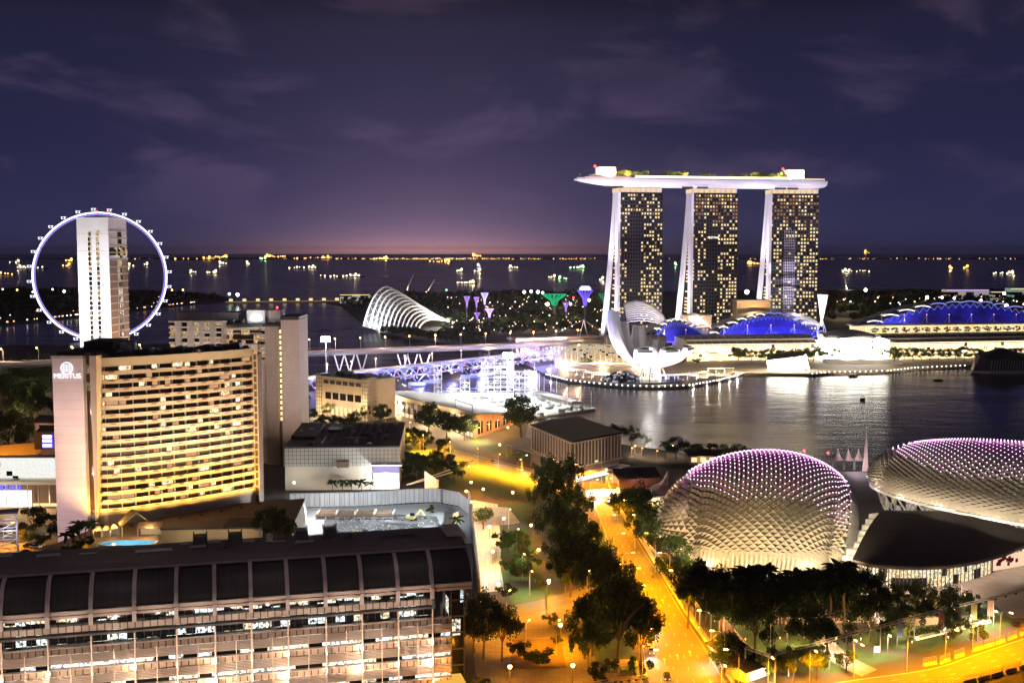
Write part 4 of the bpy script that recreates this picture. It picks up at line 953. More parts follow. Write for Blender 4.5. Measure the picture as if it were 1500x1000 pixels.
# ================================================================== stadium on the water
def platform():
    px = [(872,598),(772,575),(650,575),(600,590),(735,618)]; pts = [P(u, v, 1.6) for u, v in px]; c = sum(pts, Vector())/5
    t = thing('floating_platform', 'blazing white floating stage with low railings on the bay', 'floating stage', (c.x, c.y, 0))
    q = [(p.x-c.x, p.y-c.y) for p in pts]
    MB().prism(q, -.6, 1.6).build('pontoon', pbr('pontoon', (.6,.63,.6), .5, var=.12, scale=.05), t)
    mb = MB()
    for k in range(5):
        a, b = Vector((*q[k],1.6)), Vector((*q[(k+1)%5],1.6)); n = int((b-a).length/5)
        for j in range(n): p = a.lerp(b, j/n); mb.tube([p, p+Vector((0,0,1.3))], .1, 4)
        for z in (.7, 1.3): mb.beam(a+Vector((0,0,z)), b+Vector((0,0,z)), .12)
    mb.build('railing', M_white, t)
    A = P(872,598,1.6)-c; B = P(790,577,1.6)-c; A.z = B.z = 1.6
    mb = MB()
    for k in range(16): p = A.lerp(B, .1+.8*k/16)-Vector((8,0,0)); mb.box(p.x-3, p.x+3, p.y-2, p.y+2, 1.6, 4.2)
    mb.build('seating_bank', M_conc, t)
    MB().obox(((A.x+B.x)/2-8, (A.y+B.y)/2, 5.2), 9, (A-B).length*.75, .5, math.atan2((A-B).y, (A-B).x)+math.pi/2).build('stand_roof', M_white, t)
    rnd = random.Random(9); rest = MB()
    for k in range(70):
        f, g = rnd.random(), rnd.random(); p = (pts[0].lerp(pts[1], f)).lerp(pts[4].lerp(pts[3], f), g*.85)-c; rest.obox((p.x, p.y, 1.6), rnd.uniform(1,6), rnd.uniform(1,4), rnd.uniform(.4,2.6), rnd.random()*3)
    tag(rest.build('stage_equipment', pbr('stage_equipment', (.5,.52,.5), .6, var=.5, scale=.05), t), kind='stuff')
    for f, g in ((.2,.3),(.5,.3),(.8,.3),(.35,.7),(.7,.7)):
        p = (pts[0].lerp(pts[1], f)).lerp(pts[4].lerp(pts[3], f), g)-c; light((p.x, p.y, 22), 3.0e4, (1,.98,.92), t, radius=1.5)
    for u, vt, vb in ((783,531,590),(807,533,586),(797,551,584),(815,555,585),(831,568,595),(851,548,592),(866,573,597),(872,574,598),(783,556,592),(790,545,585)):
        k = P(u, vb, 1.6); h = hz(u, vt, k.y); k -= c
        MB().tube([(k.x,k.y,1.6),(k.x,k.y,h)], .16, 5).build('pole', M_white, t)
platform()
def scaffold(u0, u1, vt, vb, label, bays, levels, base=None):
    a = P(u0, vb, 1.7); m = mpp(a); W = (u1-u0)*m; H = hz(u0, vt, a.y)-1.7; t = thing('stage_scaffold', label, 'scaffold', (a.x, a.y, 1.7)); D = W*.45
    for yy in (0, D):
        mb = MB()
        for k in range(bays+1): mb.tube([(W*k/bays, yy, 0), (W*k/bays, yy, H*(1 if k % 2 == 0 or bays < 3 else .93))], .22, 4)
        for j in range(levels+1): mb.beam((0, yy, H*.94*j/levels), (W, yy, H*.94*j/levels), .3)
        for k in range(bays):
            for j in range(levels):
                if (k+j) % 2 == 0: mb.beam((W*k/bays, yy, H*.94*j/levels), (W*(k+1)/bays, yy, H*.94*(j+1)/levels), .2)
                elif j % 2: mb.beam((W*(k+1)/bays, yy, H*.94*j/levels), (W*k/bays, yy, H*.94*(j+1)/levels), .2)
        mb.build('scaffold_frame', M_white, t)
    for j in range(1, levels, 2): MB().box(.3, W-.3, .3, D-.3, H*.94*j/levels, H*.94*j/levels+.15).build('scaffold_deck', M_steel, t)
    for j in (1, levels): light((W/2, -10, H*.9*j/levels), 5e3, (.8,.88,1), t, radius=.8)
    return t
scaffold(705,752,528,575,'large white scaffold stage tower standing on the floating platform',5,6)
scaffold(752,786,543,580,'lower white scaffold bank beside the large stage tower',4,4)
scaffold(636,647,533,580,'slim white scaffold tower left of the large stage tower',2,7)
scaffold(674,688,553,573,'small white scaffold block at the left end of the floating platform',2,3)
def flood_mast(u, vt, vb, e, label, z=2, y=None, nl=6, col=(.8,.86,1)):
    a = P(u, vb, z); zt = hz(u, vt, a.y); t = thing('flood_mast', label, 'floodlight', (a.x, a.y, z)); H = zt-z
    MB().tube([(0,0,0),(0,0,H)], [.5,.28], 8).build('pole', M_steel, t)
    fr = MB().box(-4,4,-.3,.3,H-2.2,H+2.6).build('lamp_rack', M_dark, t)
    for k in range(nl):
        for j in (-1, 0, 1): MB().ball((-3.4+6.8*k/(nl-1), -.9, H+.2+1.6*j), .75, 8, 5).build('flood_lamp', G_flood, fr)
    light((0, -3, H), e, col, t, radius=2)
G_flood = glow('flood_lamp_cool', (.86,.92,1), 40)
flood_mast(478,497,556,1.8e5,'tall floodlight mast blazing beside the hotel slab, left of the footbridge')
flood_mast(744,521,576,1.6e5,'tall floodlight mast blazing above the stage scaffold',1.6)

def grandstand():
    st = [P(535,600,2), P(575,606,2), P(620,620,2), P(660,631,2), P(694,643,2)]; c = st[-1]; t = thing('grandstand', 'long curved grandstand with a glazed street front and orange lit end wall', 'grandstand', (c.x, c.y, 2))
    q = [p-c for p in st]; tops = [hz(u, v, p.y)-2 for (u, v), p in zip([(535,576),(575,580),(620,590),(660,597),(694,603)], st)]
    zc = sum(tops)/len(tops); tops = [zc*.5+z*.5 for z in tops]
    e0 = P(778,612,2)-c; back = [p+(e0-q[-1])*(.95) for p in q]
    MB().grid([[q[k]+Vector((0,0,0)), q[k]+Vector((0,0,tops[k]))] for k in range(5)]).build('street_wall', panels('stand_wall', (.52,.41,.30), (.2,.15,.1), 6, 3.4, 'sum', .7, mortar=.25), t)
    d = [Vector((.55,-.83,0))]*5
    sh = []
    for k in range(4):
        a, b = q[k], q[k+1]; nb = 7
        for j in range(nb):
            for lv in range(4):
                p0, p1 = a.lerp(b, (j+.12)/nb), a.lerp(b, (j+.88)/nb); n = Vector((-(b-a).y, (b-a).x, 0)).normalized()*-.35
                z0 = 1+lv*(zc-4)/4; mb = MB(); mb.face([p0+n+Vector((0,0,z0)), p1+n+Vector((0,0,z0)), p1+n+Vector((0,0,z0+2.6)), p0+n+Vector((0,0,z0+2.6))]); sh.append((lv, mb))
    sh.sort(key=lambda x: x[0])
    Mw = cells('stand_glass', (4,4,4), .6, [(1,.72,.4),(1,.85,.6),(.9,.6,.3)], .55, soft=.2); Mg = cells('stand_shop', (4,4,5), .9, [(1,.85,.65),(1,.75,.45)], 1.7, soft=.3)
    repeat('shop_window', [m_ for l_, m_ in sh if l_ == 0], Mg, t); repeat('window', [m_ for l_, m_ in sh if l_ > 0], Mw, t, 70)
    MB().grid([[q[k]+Vector((.3,-.6,tops[k]-2.4)), q[k]+Vector((.3,-.6,tops[k]+.6)), q[k]+Vector((2,3,tops[k]+.6))] for k in range(5)]).build('parapet', M_cream, t)
    # raked seats falling towards the water
    rows = []
    for k in range(5):
        r_ = []
        for j in range(17): s = j/16; p = q[k].lerp(back[k], .04+.96*s); r_.append(p+Vector((0,0,tops[k]*(1-s)+3*s+(.5 if j % 2 else 0))))
        rows.append(r_)
    MB().grid(rows).build('seat_tiers', pbr('seat_tiers', (.68,.66,.6), .6, var=.15, scale=.1), t)
    e = q[-1]; f = e0; nr = Vector(((f-e).y, -(f-e).x, 0)).normalized()
    mb = MB(); mb.face([e, f, f+Vector((0,0,4)), e+Vector((0,0,tops[-1]))]); mb.build('end_wall', panels('end_wall', (.42,.24,.14), (.3,.2,.12), 4.5, 3.6, 'sum', .7), t)
    for k in range(6):
        a, b = e.lerp(f, .06+.14*k), e.lerp(f, .14+.14*k); hh = tops[-1]*(1-.16*k)*.62
        if hh > 3:
            mb = MB(); mb.face([a+nr*.2+Vector((0,0,2)), b+nr*.2+Vector((0,0,2)), b+nr*.2+Vector((0,0,hh)), a+nr*.2+Vector((0,0,hh))]); mb.build('end_window', M_glass, t)
            MB().beam(a.lerp(b,.5)+nr*.3+Vector((0,0,2)), a.lerp(b,.5)+nr*.3+Vector((0,0,hh)), .3).build('louvre_post', M_cream, t)
    mb = MB(); 
    g0, g1 = q[3].lerp(q[4], .2), q[4]-Vector((1,0,0))
    n = Vector((.25,-.95,0))*.6
    mb.face([g0+n+Vector((0,0,5)), g1+n+Vector((0,0,5)), g1+n+Vector((0,0,tops[4]-1)), g0+n+Vector((0,0,tops[3]-1))]); mb.build('screen_panel', pbr('screen_panel', (.10,.075,.065), .5), t)
    mb = MB(); h = tops[4]
    for p in (g0, g1): mb.beam(p+Vector((0,4,h)), p+Vector((0,4,h+5)), .3)
    mb.beam(g0+Vector((0,4,h+5)), g1+Vector((0,4,h+5)), .4); mb.build('sign_frame', M_dark, t)
    for k in range(5): p = q[k]; light((p.x+3, p.y-11, 6), 4.5e4, WARM, t, radius=.4)
    for k in range(4): p = e.lerp(f, .12+.22*k)+nr*7; light((p.x, p.y, 4), 6e3, (1,.5,.15), t, radius=.4)
    for k in range(4): p = q[k].lerp(back[k], .5); light((p.x, p.y+6, zc+10), 1.0e4, (1,.97,.92), t, radius=1)
grandstand()

# ================================================================== ships at anchor and lights of the far coast
G_ship = {'o': glow('ship_orange', (1,.46,.10), 6), 'w': glow('ship_warm', (1,.78,.48), 4), 'g': glow('ship_green', (.5,1,.4), 5)}
M_hull = pbr('ship_hull', (.03,.025,.028), .6)
def ship(u, v, wpx, c, n, hh=1.0):
    p = P(u, v, 0); m = mpp(p); L_ = wpx*m; t = thing('anchored_ship', 'x', 'ship', (p.x, p.y, 0)); B = L_*.14; rnd = random.Random(int(u*7+v)); H = 3.0*m*hh
    MB().prism([(-L_/2,-B/2),(L_*.36,-B/2),(L_/2,0),(L_*.36,B/2),(-L_/2,B/2)], -1, [H*.5,H*.5,H*.75,H*.5,H*.5]).build('hull', M_hull, t)
    s = rnd.choice((-1, 1)); x = s*L_*.33
    MB().box(x-L_*.08, x+L_*.08, -B*.4, B*.4, H*.5, H*1.5).build('bridge_house', glow('ship_house_'+c, tuple(a*.9 for a in MATS_COL[c]), .8) if 'ship_house_'+c not in MATS else MATS['ship_house_'+c], t)
    mb = MB().tube([(x,0,H*1.5),(x,0,H*2.4)], m*.12, 4).tube([(-s*L_*.2,0,H*.5),(-s*L_*.2,0,H*1.6)], m*.12, 4); mb.build('mast', M_dark, t)
    for k in range(n):
        xx = -L_*.45+L_*.9*(k+rnd.random()*.7)/n; MB().ball((xx, -B*.55, H*rnd.uniform(.55,1.05)), m*rnd.uniform(.6,1.35), 6, 4).build('deck_lamp', G_ship[c], t)
    MB().ball((x, -B*.5, H*1.55), m*1.7, 6, 4).build('deck_lamp', G_ship[c], t)
    if n > 4: MB().ball((x-s*L_*.12, -B*.5, H*1.3), m*1.4, 6, 4).build('deck_lamp', G_ship[c], t)
    light((x, -B*1.5, H*2.2), 2.2e4*(m/2.5)**2, MATS_COL[c], t)
    return t
MATS_COL = {'o': (1,.52,.16), 'w': (1,.78,.48), 'g': (.5,1,.4)}
fleet = [(8,403,28,'o',5),(46,394,46,'w',7),(101,384,12,'o',4),(97,391,14,'o',3),(325,379,20,'o',8),(285,381,70,'o',6),(327,388,14,'w',4),(284,401,12,'w',3),(311,401,16,'w',4),(364,388,6,'w',2),
         (193,391,10,'w',2),(214,390,5,'w',2),(404,378,36,'o',9),(385,381,12,'g',3),(462,380,58,'o',8),(444,394,46,'w',8),(500,406,66,'w',10),(558,381,24,'o',8),(645,385,36,'o',7),(698,377,14,'o',7),(673,399,10,'w',3),
         (699,399,12,'w',3),(683,416,30,'w',8),(753,394,16,'w',4),(845,394,26,'g',5),(808,408,12,'w',4),(826,410,18,'g',3),(881,411,6,'w',2),(1105,388,24,'o',8),(1253,399,48,'w',9),(1469,402,38,'w',7),(1393,395,6,'o',2),(1414,394,8,'o',3),
         (991,390,6,'g',2),(1270,372,8,'o',3),(702,392,5,'w',1),(22,386,16,'w',2)]
FL = [ship(*f) for f in fleet]
order(FL, 'anchored cargo ship with glowing deck lamps on the dark sea, {}', 'ships at anchor')
def far_coast():
    rnd = random.Random(2); y = 15500
    mb = MB(); pts = [(-9000+k*600, y+rnd.uniform(0,500)) for k in range(31)]; rows = [[(x, yy, -5), (x, yy, rnd.uniform(6,26)), (x, yy+900, 0)] for x, yy in pts]; mb.grid(rows); struct(mb, 'far_coast', M_ground)
    mb, mw = MB(), MB()
    for k in range(330):
        u = rnd.gauss(655, 85) if k < 200 else rnd.uniform(180, 800) if k < 235 else rnd.uniform(820, 1500)
        if 885 < u < 1210 and rnd.random() < .6: continue
        p = PD(u, 371.5, y-30); (mb if rnd.random() < .7 else mw).ball((p.x, p.y, rnd.uniform(2,16)), rnd.uniform(3.5,8.5), 5, 3)
    tag(mb.build('coast_lights', glow('coast_orange', (1,.46,.14), 3.5)), kind='stuff', label='orange lights strung along the far coast under the glow', cat='lights'); tag(mw.build('coast_lamps', glow('coast_white', (1,.85,.65), 2.2)), kind='stuff', label='pale lights scattered along the far coast', cat='lights')
far_coast()
def roof_units(t, x0, x1, y0, y1, z, n, seed):
    """chillers, ducts, tanks and pipes standing about on a flat roof"""
    r = random.Random(seed)
    for k in range(n):
        x, y = r.uniform(x0,x1), r.uniform(y0,y1); q = r.random(); mb = MB()
        if q < .45:
            w_, d_, h_ = r.uniform(1.2,3.2), r.uniform(1.2,2.6), r.uniform(.8,1.8); mb.box(x,x+w_,y,y+d_,z,z+h_); mb.lathe([(w_*.3,0),(w_*.3,.25)], 8, (x+w_/2,y+d_/2,z+h_)); nm = 'chiller_unit'
        elif q < .7: l_ = r.uniform(4,11); mb.box(x,min(x1+2,x+l_),y,y+.7,z+.3,z+.9); mb.box(x,x+.3,y+.1,y+.6,z,z+.3); nm = 'air_duct'
        elif q < .85: mb.lathe([(.9,0),(.95,1.6),(.3,2.0)], 10, (x,y,z)); nm = 'water_tank'
        else: mb.tube([(x,y,z+.25),(x+r.uniform(-6,6),y+r.uniform(-6,6),z+.25)], .14, 5); nm = 'roof_pipe'
        mb.build(nm, r.choice((M_steel, M_dark, M_conc)), t)
# ================================================================== near side: the office building with the curved roof
def office():
    A = P(0,840,39); B = P(680,796,39); d = B-A; ln = Vector((d.x,d.y)).length; rz = math.atan2(d.y, d.x)
    t = thing('office_building', 'long office building with dark curved ribbed roof and louvred lit floors', 'office building', (A.x, A.y, 2), rz)
    x0, x1 = -30, ln
    def lx(u, v, z): return loc_in(t, P(u, v, z)).x
    xs = [lx(u, 850, 32) for u in (-78,-24,30,90,147,205,262,315,366,418,473,526,580,632)]
    xe = xs[-1]; off = 2
    MB().box(x0, x1-3, 4, 26, 0, 35.5).build('core', M_glass, t)
    MB().extr([(-1.2,36.2),(-1.4,37.0),(0,37.8),(12.5,38.9),(12.5,36),(0,35.6)], x0, x1).build('roof_slab', pbr('roof_sheet', (.14,.115,.12), .45, .3, var=.25, scale=.2), t)
    MB().box(x0, x1+.3, -1.75, -1.3, 36.4, 36.9).build('gutter', pbr('gutter', (.30,.24,.24), .5), t)
    MB().box(x1-4.5, x1+.4, 1, 12, 38.95, 39.6).build('roof_end_block', M_conc, t)
    for u, v in ((292,796),(345,793),(443,779),(485,776)):
        p = loc_in(t, P(u, v+14, 41)); mb = MB()
        for s in (-1, 1): mb.tube([(p.x+s*1.5+.15*s, 8+4*k/5, 38.3+3.3*math.sin(math.pi*(.5*k/5))) for k in range(6)], .18, 4)
        mb.box(p.x-1.5, p.x+1.5, 8.5, 12.2, 38.3, 41.0); mb.build('roof_vent', M_dark, t)
    # curved roof flank
    n = 10; prof = [(-.4-8.2*math.sin(k/n*1.15)/math.sin(1.15), 36.0-6.6*(1-math.cos(k/n*1.15))/(1-math.cos(1.15))) for k in range(n+1)]
    rows = [[(x, y, z) for y, z in prof] for x in (x0, xe+10.5)]
    MB().grid(rows).build('curved_roof', panels('roof_seams', (.030,.026,.028), (.012,.010,.012), .62, 60, 'x', .55, mortar=.10, var=.2), t, True)
    ribprof = prof + [(-8.9,28.2), (-8.9,25.4)]
    for x in xs:
        mb = MB()
        for k in range(len(ribprof)-1):
            a, b = ribprof[k], ribprof[k+1]; mb.beam((x, a[0]-.25, a[1]+.2), (x, b[0]-.25, b[1]+.2), .95, .7)
        mb.build('roof_rib', pbr('rib_sheet', (.42,.35,.34), .5, .2) if 'rib_sheet' not in MATS else MATS['rib_sheet'], t)
    x2 = xe+10.5
    M_alu = pbr('cladding_aluminium', (.40,.32,.28), .5, .15, var=.1, scale=.3); M_sp = panels('spandrel', (.36,.27,.21), (.06,.045,.04), 1.75, 20, 'x', .6, mortar=.16, var=.1)
    Mo = cells('office_glass', (2.3,40,2.7), .40, [(.92,1,.98),(1,.93,.78),(.9,1,.95),(1,.8,.5)], 1.7, soft=0, seed=2.0)
    Mo2 = cells('office_glass_low', (3.4,40,2.7), .70, [(1,.92,.74),(1,.85,.6),(.95,.95,.9)], 2.0, soft=.15, seed=5.0)
    MB().box(x0, x2, -9.0, -8.2, 28.3, 29.2).build('eave', M_alu, t); MB().box(x0, x2, -8.7, -8.0, 27.3, 28.0).build('eave_lower', M_alu, t)
    MB().box(x0, xe, -6.2, -5.9, 25.6, 27.2).build('upper_window', Mo, t)
    MB().box(x0, xe, -8.6, -8.1, 23.9, 25.4).build('spandrel', M_sp, t); MB().box(x0, xe, -9.6, -8.0, 23.1, 23.6).build('ledge', M_dark, t)
    MB().box(x0, xe, -6.2, -5.9, 20.4, 23.0).build('middle_window', Mo, t)
    for k in range(len(xs)-1):
        mb = MB()
        for j in range(5): x = xs[k]+(xs[k+1]-xs[k])*j/5; mb.box(x-.08, x+.08, -6.35, -6.2, 20.4, 27.2)
        mb.build('mullion', M_dark, t)
    for k, zt in enumerate((20.2, 14.9, 9.6, 4.3)):
        MB().box(x0, xe+5, -8.3, -7.9, zt-1.7, zt).build('spandrel', M_sp, t)
        mb = MB()
        for j in range(6): mb.box(x0, xe+5, -9.2, -8.5, zt-1.85-j*.38, zt-1.70-j*.38)
        mb.build('louvre', M_alu, t)
        MB().box(x0, xe+5, -7.2, -6.9, zt-5.3, zt-1.8).build('window_band', Mo2, t)
        MB().box(x0, xe+5, -9.3, -8.2, zt+.05, zt+.22).build('light_shelf', M_alu, t)
    for i, x in enumerate(xs):
        p = MB().tube([(x, -9.6, 23), (x, -9.6, 0)], .22, 6).build('post', M_alu, t)
        if i < len(xs)-1: MB().tube([(x+5, -9.45, 19.5), (x+5, -9.45, 0)], .11, 5).build('thin_post', M_alu, t)
        for z in (13.4, 8.1):
            MB().lathe([(.1,0),(.35,.25),(.35,.5)], 8, (x, -9.75, z)).build('uplight', M_steel, p)
    for i, x in enumerate(xs):
        s = (.5, .9, .5, 1.0, .35, 1.2, .3, 1.1, .3, .9, .3, 1.0, .4, .8)[i]
        light((x-.35, -10.1, 9.1), 4600*s*s, (1,.70,.46), t, radius=.25); light((x-.35, -10.1, 14.3), 1200*s*s, (1,.70,.46), t, radius=.25); light((x+.4, -10.3, 3.5), 1500*s*s, (1,.72,.5), t, radius=.25)
    for i in range(len(xs)-1):
        x = (xs[i]+xs[i+1])/2; light((x, -14, 24.2), 1300, (1,.78,.64), t, radius=.5); light((x, -15.5, 12), 2200, (1,.70,.48), t, radius=.6)  # added fill floating before the facade
    # glazed end
    MB().box(xe+6, x1-1, -4, 4, 0, 34.5).build('corner_glass', cells('corner_glass', (3.2,4,4.4), .22, [(.75,.95,1),(1,.9,.7)], 1.3, base=(.015,.013,.014), seed=7.0, soft=0), t)
    mb = MB()
    for k in range(8): mb.box(xe+5.8, x1-.8, -4.3, -4.05, 1+k*4.4, 1.4+k*4.4)
    for x in (xe+6, x1-4.5, x1-1): mb.box(x-.1, x+.1, -4.4, -4.05, 0, 34.5)
    mb.build('corner_frame', M_dark, t)
    MB().box(xe-1, x1-2, -12, -4.6, .1, 3.4).build('entrance_hall', glow('entrance_light', (1,.52,.08), .9), t)
    light((xe+4, -17, 5), 5e3, SODIUM, t); light((xe+8, -15, 8), 2.5e3, SODIUM, t)
    [light((x0+(x1-x0)*f, -16, 58), 2600, (1,.78,.76), t) for f in (.15,.4,.65,.9)]  # added lights high above the roof stand in for city glow
    roof_units(t, x0+10, x1-12, 4, 10.5, 38.5, 16, 1)
    return t
office()

# ================================================================== the curved hotel with the lettered slab
def curved_hotel():
    t = thing('curved_hotel', 'curved balconied hotel with a pink lit end slab carrying lit letters', 'hotel', (-128, 416, 2)); O = Vector((-128,416,2))
    plan = [Vector((-151.5,402,0)), Vector((-146,403,0)), Vector((-138,407.5,0)), Vector((-128,415.5,0)), Vector((-118,424.5,0)), Vector((-109,434,0)), Vector((-102.3,442,0))]
    def at(f):
        f = max(0, min(1, f))*(len(plan)-1); k = min(int(f), len(plan)-2); u = f-k; p0, p1, p2, p3 = plan[max(k-1,0)], plan[k], plan[k+1], plan[min(k+2,len(plan)-1)]
        q = .5*((2*p1)+(p2-p0)*u+(2*p0-5*p1+4*p2-p3)*u*u+(3*p1-p0-3*p2+p3)*u**3); return Vector((q.x-O.x, q.y-O.y, 0))
    # even steps along the curve
    raw = [at(k/200) for k in range(201)]; acc = [0]
    for k in range(200): acc.append(acc[-1]+(raw[k+1]-raw[k]).length)
    def al(f):
        s = f*acc[-1]; k = 0
        while k < 199 and acc[k+1] < s: k += 1
        return raw[k].lerp(raw[k+1], (s-acc[k])/max(1e-6, acc[k+1]-acc[k]))
    def nr(f): d = (al(min(1, f+.01))-al(max(0, f-.01))).normalized(); return Vector((d.y, -d.x, 0))
    NB, NF, z0, ph = 13, 17, 20.5, 3.13; zt = z0+NF*ph
    M_bal = pbr('balcony_concrete', (.60,.52,.40), .7, var=.1, scale=.3); fs = [k/39 for k in range(40)]
    MB().grid([[al(f)-nr(f)*1.3+Vector((0,0,z)) for z in (0, zt)] for f in fs]).build('room_glass', pbr('room_curtain', (.075,.055,.04), .6, var=.6, scale=.25), t)
    for k in range(NF+1):
        z = z0+k*ph-.25
        MB().grid([[al(f)-nr(f)*1.3+Vector((0,0,z)), al(f)-nr(f)*.15+Vector((0,0,z)), al(f)-nr(f)*.15+Vector((0,0,z+.42)), al(f)+nr(f)*.25+Vector((0,0,z+.45)), al(f)+nr(f)*.25+Vector((0,0,z+1.55)), al(f)+Vector((0,0,z+1.55)), al(f)+Vector((0,0,z+.5)), al(f)-nr(f)*.15+Vector((0,0,z+.45)), al(f)-nr(f)*1.3+Vector((0,0,z+.3))] for f in fs]).build('balcony', M_bal, t)
    for k in range(NB+1):
        f = k/NB; a, n = al(f), nr(f); d = Vector((-n.y, n.x, 0))*.07
        mb = MB(); mb.prism([(a-n*1.3-d)[:2], (a-n*1.3+d)[:2], (a-n*.02+d)[:2], (a-n*.02-d)[:2]], z0-.3, zt+.8); mb.build('party_wall', M_bal, t)
    rnd = random.Random(5); lit, dim = [], []; planters = []
    for k in range(NF):
        for j in range(NB):
            z = z0+k*ph+1.3; f0, f1 = (j+.08)/NB, (j+.92)/NB
            r_ = rnd.random()
            if r_ < .30:
                a, b = (f0, f1) if rnd.random() < .35 else (f0, (f0+f1)/2) if rnd.random() < .5 else ((f0+f1)/2, f1)
                mb = MB(); n = nr((a+b)/2); mb.face([al(a)-n*1.15+Vector((0,0,z)), al(b)-n*1.15+Vector((0,0,z)), al(b)-n*1.15+Vector((0,0,z+1.5)), al(a)-n*1.15+Vector((0,0,z+1.5))]); (lit if rnd.random() < .6 else dim).append(mb)
            fm = (j+.5)/NB; p, n = al(fm)+nr(fm)*.3, nr(fm); d = Vector((-n.y, n.x, 0)); q = p+Vector((0,0,z0+k*ph+.8)); planters.append(MB().beam(q-d*1.0, q+d*1.0, .35, .3))
    repeat('room_window', lit, cells('room_light', (1.1,1.1,40), 1.0, [(1,.80,.45),(1,.7,.36),(1,.86,.6)], 1.9, soft=.25), t, 40); repeat('room_window', dim, glow('room_light_dim', (1,.52,.28), .65), t, 20)
    rnd.shuffle(planters); repeat('flower_box', planters[:150], pbr('flower_box', (.42,.13,.07), .8, var=.3), t, 40)
    # base wall, fascia, roof
    MB().grid([[al(f)+nr(f)*.05+Vector((0,0,z)) for z in (10, z0-.3)] for f in fs]).build('base_wall', M_bal, t)
    MB().grid([[al(f)+nr(f)*.3+Vector((0,0,zt+.7)), al(f)+nr(f)*.4+Vector((0,0,zt+3.0)), al(f)-nr(f)*1+Vector((0,0,zt+3.0))] for f in fs]).build('fascia', M_bal, t)
    dp = 20; mb = MB(); poly = [(al(f)-nr(f)*1) for f in fs]; bk = [p+Vector((-6, dp, 0)) for p in poly[::-1]]
    mb.prism([(p.x,p.y) for p in poly+bk], zt+.9, zt+2.6); mb.build('roof', M_roof, t)
    mb = MB(); mb.prism([(p.x,p.y) for p in [al(f)-nr(f)*1.4 for f in fs]+bk], 0, zt+.85); mb.build('core', pbr('hotel_core', (.2,.16,.12), .8), t)
    mb = MB()
    for k in range(15): p = poly[int(k*38/15)]+Vector((-2,8,0)); mb.box(p.x-1.4, p.x+1.6, p.y-2, p.y+4, zt+2.6, zt+4.2+(k % 3)*.4)
    mb.build('roof_plant', M_dark, t)
    # stair tower at the far right end
    e = al(1); mb = MB(); 
    for k in range(20): mb.box(e.x+.2, e.x+1.9, e.y-.4, e.y-.1, z0-2+k*2.95, z0-1.4+k*2.95)
    mb.box(e.x+.1, e.x+.4, e.y-.5, e.y, 8, zt+1).box(e.x+1.6, e.x+1.95, e.y-.5, e.y, 8, zt+1); mb.build('stair_tower', M_bal, t)
    MB().box(e.x+.3, e.x+1.8, e.y, e.y+8, 8, zt+.5).build('stair_core', M_wood, t)
    roof_units(t, poly[4].x, poly[30].x-4, poly[20].y+3, poly[20].y+12, zt+2.62, 14, 4)
    # lettered slab
    a = PD(76, 525, 398); b = PD(121, 524, 398); xa, xb, ya = a.x-O.x, b.x-O.x, 398-O.y; zt2 = a.z-2
    M_slab = panels('slab_tile', (.76,.70,.70), (.62,.56,.56), 40, 3.1, 'x', .6, mortar=.08, var=.03)
    MB().box(xa, xb, ya, ya+20, -2, zt2).build('end_slab', M_slab, t)
    MB().box(xb, xb+1.9, ya+3, ya+18, 0, zt2-1).build('corner_glass', cells('hotel_corner_glass', (40,4,3.1), .18, [(.9,.75,.5)], .25, base=(.09,.055,.03)), t)
    mb = MB(); mb.v = [(xb+1.95,ya+2.5,8),(xb+2.7,ya+1.5,8),(xb+2.7,ya+12,8),(xb+1.95,ya+12,8),(xb+1.95,ya+1.0,zt2+1),(xb+5.2,ya-1,zt2+1),(xb+5.2,ya+12,zt2+1),(xb+1.95,ya+12,zt2+1)]
    mb.f = [[0,3,2,1],[4,5,6,7],[0,1,5,4],[1,2,6,5],[2,3,7,6],[3,0,4,7]]; mb.build('tapered_wall', M_bal, t)
    s = al(0); mb = MB(); mb.prism([(xb+2.75,ya+12.2),(s.x-.1,s.y-1.0),(s.x-.1,s.y+8),(xb+2.75,ya+18)], 5, zt+3.2); mb.build('flank_wall', M_bal, t)
    mb = MB(); mb.box(xa-.3, xb+.3, ya-.3, ya+24, zt2+.05, zt2+1.0); mb.build('parapet', M_conc, t)
    MB().box(xa+1, xb+4, ya+2, ya+30, zt2+1.1, zt2+2.0).box(xa+6, xb+6, ya+14, ya+30, zt2+2, zt2+5).build('roof_deck', M_roof, t)
    c = PD(172, 512, 424); MB().lathe([(6.9,0),(7.1,.4),(7.1,4.2),(6.6,4.3),(6.5,3.4)], 28, (c.x-O.x, c.y-O.y, zt+3.0), .8).build('roof_drum', M_white, t)
    G_sign = glow('sign_light', (1,.96,1), 1.4)
    words('MERITUS', 2.5, ((xa+xb)/2-.1, ya-.25, 546*0+hz(97,550.5,398)-2), G_sign, t, 'sign_lettering', ext=.12)
    zc = hz(97,539,398)-2; xc = (xa+xb)/2-.2
    mb = MB()
    for rr, wd in ((2.05,.5),): mb.tube([(xc+rr*math.cos(2*math.pi*k/28), ya-.3, zc+rr*math.sin(2*math.pi*k/28)) for k in range(29)], .17, 5, False)
    for k, hw in ((-1.1,1.5),(-.4,1.8),(.4,1.8),(1.1,1.5)): mb.beam((xc-hw, ya-.3, zc+k), (xc+hw, ya-.3, zc+k), .16)
    for k in (-1.0, 0, 1.0): mb.beam((xc+k, ya-.32, zc-1.3), (xc+k, ya-.32, zc+1.3), .16)
    mb.build('sign_emblem', G_sign, t)
    for zz, e in ((8,1.3e4),(30,1.4e4),(54,1.1e4)):
        light(((xa+xb)/2-3, ya-24, zz), e*1.05, (1,.66,.68), t, 'SPOT', 1, ((xa+xb)/2, ya, zz+12), 120, .9)
